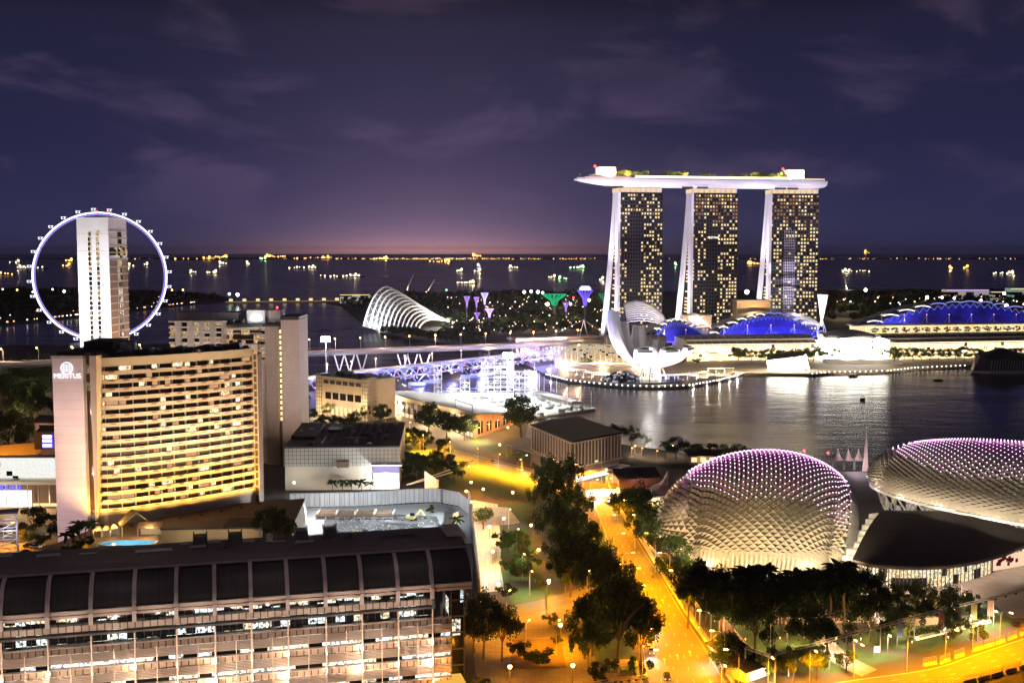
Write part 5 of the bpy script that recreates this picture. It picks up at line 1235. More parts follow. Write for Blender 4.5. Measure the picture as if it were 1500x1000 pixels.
    # golden floods along the foot of the curve
    for k in range(8):
        f = .05+.9*k/7; p, n = al(f), nr(f); b = p+n*7
        light((b.x, b.y, z0-2.2), 2.2e4, (1,.54,.12), t, 'SPOT', .5, (p.x, p.y, z0+22), 140, .9)
        MB().obox((b.x, b.y, 16.1), .8, .5, .6).build('flood_lamp', M_dark, t)
        b = p+n*26; light((b.x, b.y, z0+14), 2.1e4, (1,.70,.42), t, 'SPOT', 1, (p.x, p.y, z0+36), 110, .9)
    p = al(.02)+Vector((-4,-18,24)); light(p, 9e3, (1,.62,.25), t, 'SPOT', 1, (xb+4, ya+10, 45), 110, .9)
curved_hotel()

def podium():
    pts = [P(92,815,18), P(700,790,18), P(430,772,18), P(400,735,18), (-95,446,0), (-152,446,0), P(130,770,18)]
    pts = [(-156,372),(-156,330),(-67,330),(-75,372),(-80,410),(-83,446),(-152,420),(-149.5,398)]
    mb = MB(); c = (-120,390); mb.prism([(p[0]-c[0],p[1]-c[1]) for p in pts], 0, 16)
    t = thing('hotel_podium', 'raised terrace with brown decking at the foot of the curved hotel', 'podium', (c[0],c[1],2)); mb.build('terrace_deck', panels('deck_boards', (.22,.15,.10), (.1,.07,.05), .6, 5, 'xy', .7, mortar=.05), t)
    return 18.0
ZP = podium()
def pool():
    c = P(186,796,ZP); t = thing('swimming_pool', 'bright turquoise swimming pool with one rounded end on the hotel terrace', 'pool', (c.x, c.y, ZP))
    q = [(9,-2.5),(9,3),(-3,3.2),(-7,1.9),(-9,-.2),(-8,-2),(-4,-3)]; 
    MB().prism([(x*1.08,y*1.15) for x,y in q], .0, .25).build('coping', M_white, t)
    m, nt, b = _new('pool_water'); b.inputs['Base Color'].default_value = (.02,.30,.55,1); b.inputs['Roughness'].default_value = .08
    b.inputs['Emission Color'].default_value = (.02,.30,.62,1); b.inputs['Emission Strength'].default_value = .75
    mb = MB(); mb.face([(x,y,.29) for x,y in q][::-1] if False else [(x,y,.29) for x,y in q]); mb.build('pool_surface', m, t)
    light((0,-1,3), 900, (.5,.9,1), t); light((4,5,4), 1800, WARM, t)
pool()
def hut(u, v, w_, d_, h, rz, label, m, name='gable_hut', cat='hut', pyramid=False):
    p = P(u, v, ZP); t = thing(name, label, cat, (p.x, p.y, ZP), rz)
    for x in (-w_/2+.3, w_/2-.3):
        for y in (-d_/2+.3, d_/2-.3): MB().tube([(x,y,0),(x,y,h)], .16, 5).build('post', M_cream, t)
    if pyramid:
        mb = MB(); mb.v = [(-w_/2,-d_/2,h),(w_/2,-d_/2,h),(w_/2,d_/2,h),(-w_/2,d_/2,h),(0,0,h+w_*.5)]; mb.f = [[0,1,4],[1,2,4],[2,3,4],[3,0,4],[3,2,1,0]]; mb.build('roof', m, t)
    else:
        mb = MB(); mb.extr([(-d_/2,h),(0,h+d_*.42),(d_/2,h),(d_/2,h-.25),(0,h+d_*.42-.3),(-d_/2,h-.25)], -w_/2, w_/2); mb.build('roof', m, t)
    MB().box(-w_/2+.4, w_/2-.4, d_/2-.4, d_/2-.2, 0, h-.3).build('back_wall', M_cream, t)
    light((0,-d_*.6,h+.5), 500*w_/4, (1,.62,.2), t)
M_thatch = pbr('hut_roof', (.50,.36,.15), .8, var=.2, scale=1.5)
hut(197,782,7,10,4.2,R(-60),'large gable roofed hut glowing gold beside the pool',M_thatch)
hut(145,787,3.2,3.2,2.8,0,'small pavilion with pointed roof, leftmost of three by the palms',M_thatch,'garden_pavilion','pavilion',True); hut(156,786,3.2,3.2,2.8,.3,'small pavilion with pointed roof, middle one of three by the palms',M_thatch,'garden_pavilion','pavilion',True); hut(168,784,3.2,3.2,2.8,.1,'small pavilion with pointed roof, right one of three by the palms',M_thatch,'garden_pavilion','pavilion',True)
hut(126,812,5,5,1.2,.4,'yellow pointed sunshade near the podium edge beside the palms',pbr('yellow_canvas', (.6,.36,.06), .8),'sunshade','sunshade',True)
hut(222,784,9,4,3.2,0,'low flat roofed bar hut right of the gold gable hut',M_wood)
def annex():
    a = P(236,796,ZP); t = thing('terrace_annex', 'long low cream building with a flat dark roof on the hotel terrace', 'building', (a.x, a.y, ZP), R(4)); W = 142*mpp(a)
    MB().box(0, W, 0, 13, 0, 4.6).build('wall', M_cream, t); MB().box(-.4, W*.62, .4, 13.4, 4.65, 5.0).build('roof', M_dark, t); MB().box(W*.62+.1, W+.3, .4, 13.4, 4.65, 5.3).build('roof_plant_deck', M_roof, t)
    mb = MB()
    for k in range(12): mb.beam((W*.38+k*.9, -.3, .2), (W*.38+k*.9, -.3, 1.4), .08)
    mb.beam((W*.38, -.3, 1.4), (W*.38+10, -.3, 1.4), .1); mb.build('railing', M_steel, t)
    MB().box(-3, W+2, -2.5, -.05, -.2, .3).build('step', M_conc, t)
    light((W*.3,-9,6), 1500, (1,.7,.35), t); light((W*.8,-9,6), 1500, (1,.7,.35), t)
annex()

# ================================================================== the hotel behind, with white bays and a blank slab
def bay_hotel():
    y = 600; a = PD(247, 515, y); t = thing('bay_window_hotel', 'cream hotel with projecting window bays, a shell sign and a blank end slab', 'hotel', (a.x, y, 2))
    def X(u, yy=0): return PD(u, 500, y+yy).x-a.x
    def Z(v, yy=0): return hz(300, v, y+yy)-2
    M_w = panels('bay_wall', (.66,.60,.56), (.5,.45,.42), 30, 2.9, 'x', .65, mortar=.06, var=.04)
    MB().box(0, X(388), 4, 40, 0, Z(476)).build('body', M_w, t)
    Mr = cells('bay_room_glass', (5.9,40,2.9), .5, [(1,.7,.35),(1,.82,.5),(.8,.45,.2)], .75, base=(.012,.01,.01), seed=3.0, soft=.05)
    us = [247,265,283,298,315]; Hh = Z(470)
    for k, u in enumerate(us):
        x0 = X(u); x1 = X(u+18 if k < 4 else u+16); mb = MB()
        x0 += .03; mb.v = [(x0+3.4,0,0),(x1-.03,3.6,0),(x0+3.4,4.6,0),(x0+3.4,0,Hh),(x1-.03,3.6,Hh),(x0+3.4,4.6,Hh)]; mb.f = [[0,1,4,3],[3,4,5],[0,3,5,2],[0,2,1],[1,2,5,4]]
        mb.build('bay_pier', M_w, t)
        for j in range(9):
            z = Hh-3.0-j*2.75; w_ = MB().box(x0+.2, x0+3.35, 2.2, 2.6, z, z+1.9).build('window', Mr, t); MB().box(x0, x0+3.38, .6, 3.9, z-.85, z-.1).build('sill', M_white, w_)
        MB().box(x0, x0+3.4, .4, 4.2, Hh-.9, Hh).build('lintel_band', M_w, t)
    # recessed middle with warm lit lounges over stepped balconies
    x0, x1 = X(332), X(378); MB().box(x0, x1, 1.5, 4, 0, Z(481)).build('lounge_glass', cells('lounge_glass', (2.2,40,2.9), .45, [(1,.6,.28),(1,.75,.4)], .9, base=(.05,.03,.02), seed=4.0), t)
    MB().box(x0-1, x1+1, -1.5, 3, Z(483), Z(480)).build('lounge_roof', M_cream, t)
    for k in range(4): MB().box(x0+1+k*4.2, x0+4.8+k*4.2, -4.2+k*.1, 1.4, Z(512), Z(503)).build('balcony', M_w, t)
    for k in range(3): MB().box(x0-1, x1+2, 1.2-.1*k, 1.45, Z(489+9*k), Z(488+9*k)).build('balcony_rail', M_white, t)
    for j in range(6):
        z = Z(484)-3-j*2.75; MB().box(X(378), X(392), .5, 3.9, z, z+.9).build('balcony', M_w, t); MB().box(X(379), X(391), 3.9, 3.98, z+1, z+2.5).build('window', Mr, t)
    MB().box(X(250), X(300), 12, 28, Z(476), Z(459)).box(X(300.3), X(358), 14, 28, Z(476), Z(459.5)).build('roof_house', M_w, t)
    MB().box(X(300), X(390), 3, 30, Z(476)+.05, Z(474)).build('roof', M_roof, t)
    roof_units(t, X(305), X(352), 6, 13, Z(474), 9, 5)
    # stair slab with lit landings, then the tall blank slab
    MB().box(X(388), X(407), 0, 24, 0, Z(478)).build('stair_slab', panels('stair_tile', (.50,.43,.38), (.4,.34,.3), 2.2, 2.2, 'x', .65, mortar=.06, var=.04), t)
    MB().box(X(384), X(412), -.2, 24, Z(478)+.05, Z(475)).build('stair_roof', M_roof, t)
    MB().box(X(407)+.05, X(414)-.05, 3, 24, 0, Z(476)).build('stair_wall', M_wood, t)
    for k in range(17):
        z = Z(486)-k*2.95; MB().box(X(408), X(413), 2.6, 2.95, z-.9, z+.9).build('stair_window', glow('stair_light', (1,.78,.36), 2.0) if 'stair_light' not in MATS else MATS['stair_light'], t)
    MB().box(X(414), X(440), -4, 22, 0, Z(468)).build('end_slab', panels('end_tile', (.70,.62,.58), (.55,.48,.45), 2.0, 2.0, 'x', .65, mortar=.05, var=.03), t)
    MB().box(X(414)-.2, X(440)+.2, -4.2, 22.2, Z(468)+.05, Z(463)).build('end_parapet', M_dark, t)
    sb = MB().box(X(358.5), X(385), 6, 20, Z(474)+.1, Z(455)).build('sign_house', M_white, t); MB().box(X(385)+.05, X(407), 8, 20, Z(474)+.1, Z(456)).build('lift_house', M_w, t)
    # shell emblem: a fan of lobes
    xc, zc = X(372), Z(467, 6); rr = 8.6*mpp(a); mb = MB(); pts = []
    for k in range(41):
        q = math.pi*(-.08+1.16*k/40); r_ = rr*(1+.04*abs(math.sin(k/40*math.pi*7))); pts.append((xc+r_*math.cos(q), 5.7, zc+.72*r_*math.sin(q)))
    pts.append((xc-rr*.22, 5.7, zc-rr*.34)); pts.append((xc+rr*.22, 5.7, zc-rr*.34)); mb.face(pts); mb.build('shell_emblem', glow('emblem_light', (.95,.98,1), 3.5), sb)
    light((xc, 0, zc+1), 1500, (.85,.92,1), t)
    MB().ball((X(400), 12, Z(452)), .6).build('beacon', G_red, t)
    light((X(300), -40, 40), 5.5e4, (1,.80,.68), t, 'SPOT', 1, (X(300), 4, 72), 90, .9)
    light((X(425), -40, 20), 2.2e4, (1,.72,.58), t, 'SPOT', 1, (X(425), -4, 45), 100, .9); light((X(425), -44, 62), 1.6e4, (1,.72,.58), t, 'SPOT', 1, (X(425), -4, 66), 100, .9)
bay_hotel()

# ================================================================== car park, mall block, building site
def car_park():
    a = P(465,607,2); b = P(540,617,2); t = thing('car_park', 'cream multi storey block with dark openings left of the grandstand', 'car park', (a.x, a.y, 2), math.atan2(b.y-a.y, b.x-a.x)); W = Vector((b.x-a.x, b.y-a.y)).length; H = hz(465,551,a.y)-2
    MB().box(0, W, 0, 26, 0, H).build('body', panels('car_park_wall', (.56,.46,.36), (.42,.34,.26), 9, 30, 'x', .7, mortar=.25), t)
    for k in range(5): MB().box(W*(.17+k*.145), W*(.28+k*.145), -.25, -.05, H*.45, H*.62).build('opening', M_glass, t)
    for k in range(6): MB().box(W*(.14+k*.125), W*(.235+k*.125), -.25, -.05, H*.84, H*.93).build('vent_slot', M_dark, t)
    for k in range(8): MB().box(W*(.2+k*.085), W*(.25+k*.085), -.25, -.05, H*.05, H*.28).build('ground_window', G_soft, t)
    for x in (0, W*.9): MB().box(x-.3, x+W*.1, -1, 8, 0, H+2).build('stair_tower', panels('stair_glass_block', (.6,.58,.5), (.25,.22,.2), 2.4, 2.6, 'sum', .5, mortar=.3), t)
    MB().box(-.5, W+.5, -.6, 27, H+.05, H+.9).build('roof_deck', M_conc, t); MB().box(W*.25, W*.42, 6, 14, H+.9, H+4).build('roof_plant', M_dark, t); MB().box(W*.72, W*.86, 4, 12, H+.9, H+4).build('roof_plant', pbr('blue_plant', (.05,.06,.12), .5), t)
    roof_units(t, 2, W-6, 3, 23, H+.9, 12, 3)
    light((W*.5,-12,8), 1.1e4, (1,.74,.46), t); light((W*.15,-10,6), 1.2e4, WARM, t); light((W*.9,-10,9), 1.2e4, WARM, t)
car_park()
def mall_block():
    a = P(418,718,2); b = P(585,716,2); t = thing('mall_block', 'boxy grey tiled mall block with flat dark roof and outside stair', 'building', (a.x, a.y, 2), math.atan2(b.y-a.y, b.x-a.x)); W = Vector((b.x-a.x, b.y-a.y)).length; H = 20.5; D = 74
    MB().box(0, W, 0, D, 0, H*.56).build('lower_wall', M_cream, t)
    MB().box(-.2, W+.2, -.4, D, H*.56+.05, H).build('upper_wall', panels('grey_tile', (.46,.43,.37), (.14,.13,.12), 1.9, 1.9, 'x', .6, mortar=.12, var=.06), t)
    MB().box(-.3, W+.3, -.5, D+.2, H+.05, H+.7).build('roof', M_roof, t)
    mb = MB()
    for k in range(9): mb.box(W*(.22+.075*k), W*(.24+.075*k), 8, D-6, H+.7, H+1.0)
    mb.box(W*.3, W*.42, D*.55, D*.7, H+.7, H+2.4).box(W*.62, W*.7, D*.4, D*.5, H+.7, H+2); mb.build('roof_duct', M_dark, t)
    MB().box(0, W*.22, D*.3, D*.9, H+.7, H+2.2).build('roof_house', M_roof, t)
    roof_units(t, W*.06, W*.95, 3, D*.85, H+.72, 34, 2)
    # outside stair in steps and its soffit
    mb = MB()
    for k in range(12): mb.box(W*.43+k*.75, W*.43+k*.75+1.1, -4, -.45, 11-k*.8, 11.6-k*.8)
    mb.build('stair_flight', M_cream, t); MB().beam((W*.43,-4.1,12.2), (W*.43+9.4,-4.1,2.6), .3, 1.2).build('stair_parapet', M_cream, t)
    MB().box(W*.46, W*.56, -3.6, -.5, 11.5, 14.4).build('stair_head', M_wood, t)
    MB().box(W*.76, W*1.03, -5, -.5, 12.2, 12.8).build('canopy', M_white, t); MB().box(W*.77, W, -1.0, -.5, 8.6, 12.1).build('lit_shopfront', glow('violet_shopfront', (.62,.5,.95), .85), t); MB().box(W*.77, W, -1.0, -.5, 4.6, 8.4).build('glass_screen', panels('glass_screen', (.22,.23,.24), (.1,.1,.1), 1.2, 20, 'x', .3, mortar=.1), t)
    for x in (.1,.45,.8): light((W*x,-16,7), 3200, (1,.9,.74), t, radius=.5)
    p = MB().ball((W*.88,-9.6,5.2), .4).build('flood_lamp', G_cool, t); light((W*.88,-9,5.5), 1.8e4, (.85,.95,1), t); light((W*.1,-9,5.5), 1.2e4, (1,.94,.85), t); MB().ball((W*.1,-8.6,5.5), .5).build('flood_lamp', G_cool, t)
mall_block()
def site_fence():
    e = [(425,743),(470,742),(520,741),(560,739),(600,736),(640,735),(672,741),(690,756)]; q = [P(u,v,2) for u,v in e]; t = thing('site_hoarding', 'curved white panel hoarding round the building site', 'hoarding', q[0]); o = q[0]
    Mf = panels('hoarding_panel', (.58,.56,.56), (.12,.12,.12), 2.4, 30, 'sum', .5, mortar=.12)
    MB().grid([[p-o, p-o+Vector((0,0,6.2))] for p in q]).build('panel', Mf, t)
    mb = MB()
    for k in range(len(q)-1):
        for j in range(5): p = q[k].lerp(q[k+1], j/5)-o; mb.beam(p+Vector((0,-2.2,0)), p+Vector((0,-.1,5)), .18); mb.beam(p+Vector((0,-.25,0)), p+Vector((0,-.25,6.1)), .18)
    mb.build('brace', M_steel, t); MB().grid([[p-o+Vector((0,-.15,6.2)), p-o+Vector((0,.15,6.5))] for p in q]).build('top_rail', M_steel, t)
site_fence()
def site():
    Ms = pbr('site_slab', (.42,.43,.45), .6, var=.35, scale=.12, bump=.2)
    mb = MB(); mb.face([P(u,v,2.15) for u,v in ((428,800),(700,795),(690,757),(672,742),(640,736),(560,740),(425,744))]); struct(mb, 'site_floor', Ms)
    mb = MB(); mb.face([P(u,v,2.19) for u,v in ((470,795),(655,795),(640,756),(560,752),(476,757))]); struct(mb, 'excavated_ground', pbr('excavated_earth', (.09,.085,.085), .9, var=.7, scale=.3, bump=.5))
    c = P(535,766,2.2); m = mpp(c)
    t = thing('shoring_frame', 'steel and timber shoring frame over the open trench of the building site', 'frame', (c.x-26*m*0-22, c.y+6, 2.2))
    for k in range(5):
        MB().box(k*8.2, k*8.2+.7, 0, 9, 2.2, 3.0).build('cross_beam', M_cream, t)
    for y in (0, 3, 6, 9): MB().box(0, 33.5, y, y+.4, 1.4, 2.1).build('long_beam', M_wood, t)
    mb = MB(); mb.box(0, 33, .6, 8.8, .1, .3); mb.build('trench_bottom', M_dark, t)
    for k in range(9): MB().box(k*4.1, k*4.1+.4, -.2, .2, 0, 1.4).build('post', M_steel, t)
    rnd = random.Random(3)
    s = MB()
    for k in range(170): p = P(rnd.uniform(480,648), rnd.uniform(757,786), 2.3); a = rnd.random()*3; l_ = rnd.uniform(1,4); s.beam((p.x-c.x,p.y-c.y,rnd.uniform(.2,1.6)), (p.x-c.x+l_*math.cos(a),p.y-c.y+l_*math.sin(a),rnd.uniform(.2,1.8)), .22)
    o = s.build('building_rubble', M_steel); o.location = (c.x,c.y,2.2); tag(o, 'tangle of pale bars and rubble on the site floor', 'rubble', kind='stuff')
    for k, (u, v, n, lab) in enumerate(((628,778,7,'stack of long steel beams leaning right of the trench'),(585,768,5,'flat stack of steel beams behind the trench'))):
        p = P(u,v,2.2); t2 = thing('beam_stack', lab, 'beams', (p.x,p.y,2.2), R(-62 if k == 0 else -10))
        for j in range(n): MB().box(-7, 7, j*.9, j*.9+.5, .1+.05*(j%2), .7).build('steel_beam', M_steel, t2)
    def excavator(u, v, col, rz, label):
        p = P(u,v,2.2); t = thing('excavator', label, 'excavator', (p.x,p.y,2.2), rz); Mx = pbr('machine_paint', col, .5) if 'machine_paint' not in MATS else MATS['machine_paint']
        for s_ in (-1,1): MB().extr([(-1.9,.2),(-1.6,0),(1.6,0),(1.9,.2),(1.9,.6),(1.6,.85),(-1.6,.85),(-1.9,.6)], s_*1.3-.3, s_*1.3+.3).build('track', M_dark, t)
        MB().box(-1.4,1.4,-1.3,2.2,.95,2.2).build('body', Mx, t); MB().box(-1.35,-.1,-1.6,.2,2.25,3.4).build('cab', M_glass, t)
        b = MB().beam((.5,-1.3,1.8), (.5,-4.0,4.9), .5, .6).build('boom', Mx, t); MB().beam((.5,-4.0,4.9), (.5,-6.2,2.4), .4, .5).build('arm', Mx, t)
        MB().extr([(-6.8,1.2),(-5.6,1.2),(-5.7,2.4),(-6.4,2.5)], 0, 1).build('bucket', M_dark, t)
    excavator(603,762,(.75,.62,.25),R(70),'yellow excavator with raised arm behind the trench'); excavator(538,789,(.75,.62,.25),R(-80),'cream excavator half hidden by the office roof')
    p = P(651,786,2.2); t3 = thing('site_shed', 'pale upright site shed wall near the right end of the hoarding', 'shed', (p.x,p.y,2.2), R(-25)); MB().box(0,3.8,0,5,0,9.5).build('wall', pbr('shed_sheet', (.5,.55,.48), .6), t3); MB().box(-.2,4,-.2,5.2,9.55,9.9).build('roof', M_steel, t3)
    for u, v, e, cc in ((470,762,16000,(1,1,1)),(560,762,16000,(.85,.95,1)),(620,765,15000,(.85,.95,1)),(450,785,16000,(.92,.95,1)),(530,780,15000,(.8,.92,1))):
        p = P(u,v,2); light((p.x,p.y,12), e, cc, None, radius=.6)
    p = P(1000*0+622,716,2)
    t4 = thing('folded_canopy', 'white folded plate entrance canopy beyond the hoarding', 'canopy', (p.x,p.y,2))
    mb = MB(); mb.face([(0,0,0),(6,2,0),(6,2,4.2),(0,0,9)]); mb.face([(6,2,0),(6.6,4,0),(6.6,4,4.2),(6,2,4.2)]); mb.build('fin_wall', M_white, t4)
    mb = MB(); mb.beam((-9,3,1.5), (12,8,8), 1.0, .3).beam((-8,6,1), (13,12,6), 1.2, .3); mb.build('canopy_blade', M_cream, t4); light((-4,-6,4), 3500, WARM, t4); light((3,-9,8), 3000, WARM, t4)
site()
def left_mall():
    a = PD(-60, 745, 470); t = thing('corner_mall', 'brightly lit mall corner with blue lettering at the left edge', 'shopping mall', (a.x, 470, 2)); 
    def X(u): return PD(u, 500, 470).x-a.x
    def Z(v): return hz(20, v, 470)-2
    MB().box(0, X(80), 4, 9, 0, Z(672)).build('body', M_conc, t)
    MB().box(0, X(80), 1.5, 3.9, Z(701), Z(673)).build('upper_glass', cells('mall_glass', (2.5,40,2.0), .97, [(.97,1,.95),(1,.98,.9)], 1.0, soft=.85, light=True), t)
    MB().box(-1, X(80)+1, -2.5, 4, Z(708), Z(703)).build('canopy', M_cream, t); mb = MB()
    for k in range(9): mb.box(X(-60+k*16)-.15, X(-60+k*16)+.15, -2.2, -1.8, Z(738), Z(708))
    mb.build('canopy_post', M_steel, t)
    MB().box(0, X(80), .5, 3.9, Z(740), Z(709)).build('sign_wall', M_wood, t); MB().box(0, X(38), 0, .4, Z(746), Z(718)).build('shopfront', glow('shopfront_light', (1,.93,.84), 1.6), t)
    words('SQUARE', 2.6, (X(24), .1, Z(713.5)), glow('blue_letters', (.12,.14,1), 2.4), t, 'sign_lettering', align='RIGHT', ext=.1)
    MB().box(X(40), X(80), 0, .4, Z(741), Z(737)).build('light_strip', glow('gold_strip', (1,.7,.3), 1.4), t)
    MB().box(0, X(80), -3.5, -.1, 0, Z(742)).build('step_base', pbr('step_stone', (.45,.32,.2), .7), t)
    light((X(15),-9,10), 4e3, (1,.8,.5), t); light((X(60),-9,9), 3000, (1,.72,.4), t); light((X(-20),-8,12), 3000, WHITE, t)
    # orange sloping canopy above it
    b = PD(-60,672,520); t2 = thing('orange_canopy', 'wide orange lit sloping canopy behind the mall corner', 'canopy', (b.x,520,b.z-3))
    W = PD(58,665,520).x-b.x; mb = MB(); mb.face([(0,-6,0),(W,-2,5.5),(W,12,9.5),(0,12,6)]); mb.face([(0,-6,-.4),(0,12,5.6),(W,12,9.1),(W,-2,5.1)]); mb.build('roof_sheet', pbr('orange_sheet', (.6,.33,.08), .7), t2)
    mb = MB()
    for k in range(5): mb.tube([(W*k/4,-3,-8),(W*k/4,-3,2+5*k/4)], .2, 5)
    mb.build('post', M_steel, t2); light((W*.5,-14,14), 2.6e4, (1,.5,.1), t2); light((W*.2,-10,12), 1.8e4, (1,.55,.14), t2)
    c = PD(62,658,510); t3 = thing('led_sign', 'blue violet lit sign board on a dark box beside the slab', 'sign', (c.x,510,c.z)); m = mpp(c)
    MB().box(-12*m, 18*m, .4, 8, 0, 26*m).build('sign_house', M_wood, t3); MB().box(0, 16*m, 0, .35, 2*m, 22*m).build('screen', glow('sign_screen', (.2,.12,1), 1.1), t3)
    for z in (4,11,17): MB().box(1*m, 14*m, -.2, -.05, z*m, (z+4)*m).build('lit_line', glow('sign_line', (.75,.8,1), 3) if 'sign_line' not in MATS else MATS['sign_line'], t3)
    d = P(-40,850,2); t4 = thing('truss_tower', 'grey steel truss sign tower at the left edge above the roof', 'truss', (P(4,838,2).x-6, 405, 2), R(20)); H = 19
    mb = MB()
    for x in (0,7):
        for y in (0,5): mb.tube([(x,y,0),(x,y,H)], .22, 5)
    for k in range(6):
        z = H*k/6
        for p, q in (((0,0),(7,0)),((7,0),(7,5)),((7,5),(0,5)),((0,5),(0,0))): mb.beam((*p,z+H/6), (*q,z+H/6), .2); mb.beam((*p,z), (*q,z+H/6), .16)
    mb.build('truss_frame', M_steel, t4); MB().box(-.6,7.6,-.6,5.6,H,H+.6).build('roof', M_dark, t4); light((4,-5,12), 3000, (.85,.8,1), t4)
    s = P(8,640,2); 
    for k, (u, v, y, w_, lab) in enumerate(((64,618,640,34,'low brown roofed house behind trees, upper of two left of the slab'),(66,634,600,28,'low brown roofed house behind trees, lower of two left of the slab'))):
        p = PD(u-w_*.4, v, y); t5 = thing('terrace_house', lab, 'house', (p.x,p.y,2), R(-12)); m = mpp(p); H = p.z-2
        MB().box(0, w_*m, 0, 12, 0, H).build('wall', pbr('house_wall', (.3,.2,.15), .7) if 'house_wall' not in MATS else MATS['house_wall'], t5); MB().extr([(-1.5,H),(6,H+3.5),(13.5,H),(13.5,H-.4),(6,H+3),(-1.5,H-.4)], -1, w_*m+1).build('roof', M_roof, t5)
        MB().box(3, 6, -.2, -.05, H-3, H-1.4).build('window', M_glass, t5); light((w_*m*.4,-7,H-1), 2500, (1,.6,.4), t5)
left_mall()
def louvre_hall():
    c = P(835,690,2); f = [(782,690),(842,716),(907,690)]; A, B, C_ = [P(u,v,2) for u,v in ((778,676),(838,706),(910,690))]
    t = thing('louvred_hall', 'square brown hall with pale vertical louvres and flat dark roof by the bay', 'hall', (B.x,B.y,2)); H = hz(838,648,B.y)-2
    A, C_ = A-B, C_-B; D = A+C_
    poly = [(0,0),(C_.x,C_.y),(D.x,D.y),(A.x,A.y)]; zl = H*.36
    MB().prism([(x*.97,y*.97+.6) for x,y in poly], 0, H*.97).build('body', pbr('hall_wall', (.26,.17,.13), .7), t)
    MB().prism([(x*1.02,y*1.02-.3) for x,y in poly], H, H+.9).build('roof', M_roof, t)
    for e in (A, C_):
        n = Vector((e.y, -e.x, 0)).normalized(); n = n if n.y < 0 else -n
        for k in range(15): p = e*((k+.5)/15); mb = MB(); mb.beam(p+n*.5+Vector((0,0,zl)), p+n*.5+Vector((0,0,H-.1)), .55, .8); mb.build('louvre', M_cream, t)
        MB().beam(n*.4+Vector((0,0,zl)), e+n*.4+Vector((0,0,zl)), .9, .6).build('louvre_sill', M_cream, t); MB().beam(n*.4+Vector((0,0,H-.3)), e+n*.4+Vector((0,0,H-.3)), .9, .6).build('louvre_head', M_cream, t)
    MB().beam(Vector((2,-3,4)), C_+Vector((2,-3,4)), 6, .4).build('canopy', M_white, t); MB().beam(Vector((2,-.2,1.8)), C_+Vector((0,-.2,1.8)), .3, 3.2).build('lit_front', glow('cafe_light', (.95,1,.95), 1.6), t)
    p = (A+Vector((0,0,0)))*.5; light((p.x-9,p.y-12,6), 1500, (1,.55,.35), t); p = C_*.5; light((p.x+6,p.y-12,5), 1500, (1,.6,.4), t); light((C_.x*.5,-6,3), 3000, WHITE, t)
louvre_hall()
# ================================================================== the two spiky theatre shells
def spiky_shell(label, c, ax, ay, az, zc, rz, zcut, led, rows, cols, lean=0, rmax=1.0, low=.8):
    """an egg lying along its own x; rings of hoods run over it from the foot in front to the foot behind"""
    t = thing('spiky_shell', label, 'theatre', (c[0], c[1], 2), rz)
    zc -= 2; zcut -= 2; azl = az*low
    def S(f, g):                 # f: along the axis 0..1, g: over the back 0..1
        ph = math.pi*f; r = math.sin(ph)**.86
        lo = -math.asin(min(1, (zc-zcut)/max(1e-4, azl*r))); ps = lo+(math.pi-2*lo)*g
        sn = math.sin(ps); p = Vector((-ax*math.cos(ph), -ay*r*math.cos(ps), zc+(az if sn > 0 else azl)*r*sn)); p.x += lean*max(0, p.z-zc); return p
    def N(f, g):
        d = 1e-3; u = S(min(.999,f+d), g)-S(max(.001,f-d), g); v = S(f, min(.999,g+d))-S(f, max(.001,g-d)); n = u.cross(v)
        n = n.normalized() if n.length > 1e-9 else Vector((0,0,1))
        return n if n.dot(S(f,g)-Vector((0,0,zc))) > 0 else -n
    M_al = pbr('sunshade_aluminium', (.66,.60,.50), .38, .35, var=.15, scale=.5) if 'sunshade_aluminium' not in MATS else MATS['sunshade_aluminium']
    Mi = pbr('shell_glass', (.035,.03,.027), .3, var=.5, scale=.2) if 'shell_glass' not in MATS else MATS['shell_glass']
    o_ = Vector((0,0,zc)); sk = lambda p: o_+(p-o_)*.982+Vector((0,0,.05))
    MB().grid([[sk(S(.001+.998*j/48, k/40)) for j in range(49)] for k in range(41)]).build('glass_shell', Mi, t, True)
    mb, dots, gap = MB(), [], MB(); F = [.012+.976*k/(rows+1) for k in range(rows+2)]
    # equal steps along the profile
    for k in range(rows):
        f0, f1, f2 = F[k], F[k+1], F[k+2]
        if f1 > rmax: continue
        arc = (S(f1, .5)-S(f1, .45)).length*10; nc = cols
        while nc > 12 and math.pi*.9*(ay+az)/2*math.sin(math.pi*f1)**.86/nc < .62*math.pi*(ay+az)/2/cols: nc //= 2
        for j in range(nc):
            g = (j+.5+.5*(k % 2))/nc; dg = .5/nc
            if g+dg > 1: continue
            lo_, up_, fr, bk = S(f1, g-dg), S(f1, g+dg), S(f0, g), S(f2, g)
            front = g < .5
            low, top = (lo_, up_) if front else (up_, lo_)
            wd = (fr-bk).length; h = min(2.0, wd*.7); ap = low.lerp(top, .46)+N(f1, g)*h
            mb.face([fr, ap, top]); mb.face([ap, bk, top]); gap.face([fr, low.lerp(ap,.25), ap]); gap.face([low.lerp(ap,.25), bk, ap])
            if led(S(f1, g)): dots.append(MB().ball(ap.lerp(top, .1)+N(f1, g)*.2, .23, 5, 3))
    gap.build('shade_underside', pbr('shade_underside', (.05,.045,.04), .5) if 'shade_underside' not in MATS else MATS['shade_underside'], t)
    mb.build('sunshade_cladding', M_al, t); dots.sort(key=lambda d: d.v[0][1]); repeat('led_dot', dots, glow('led_dot', (1,.58,.96), 3.6) if 'led_dot' not in MATS else MATS['led_dot'], t, 100)
    return t, S, N
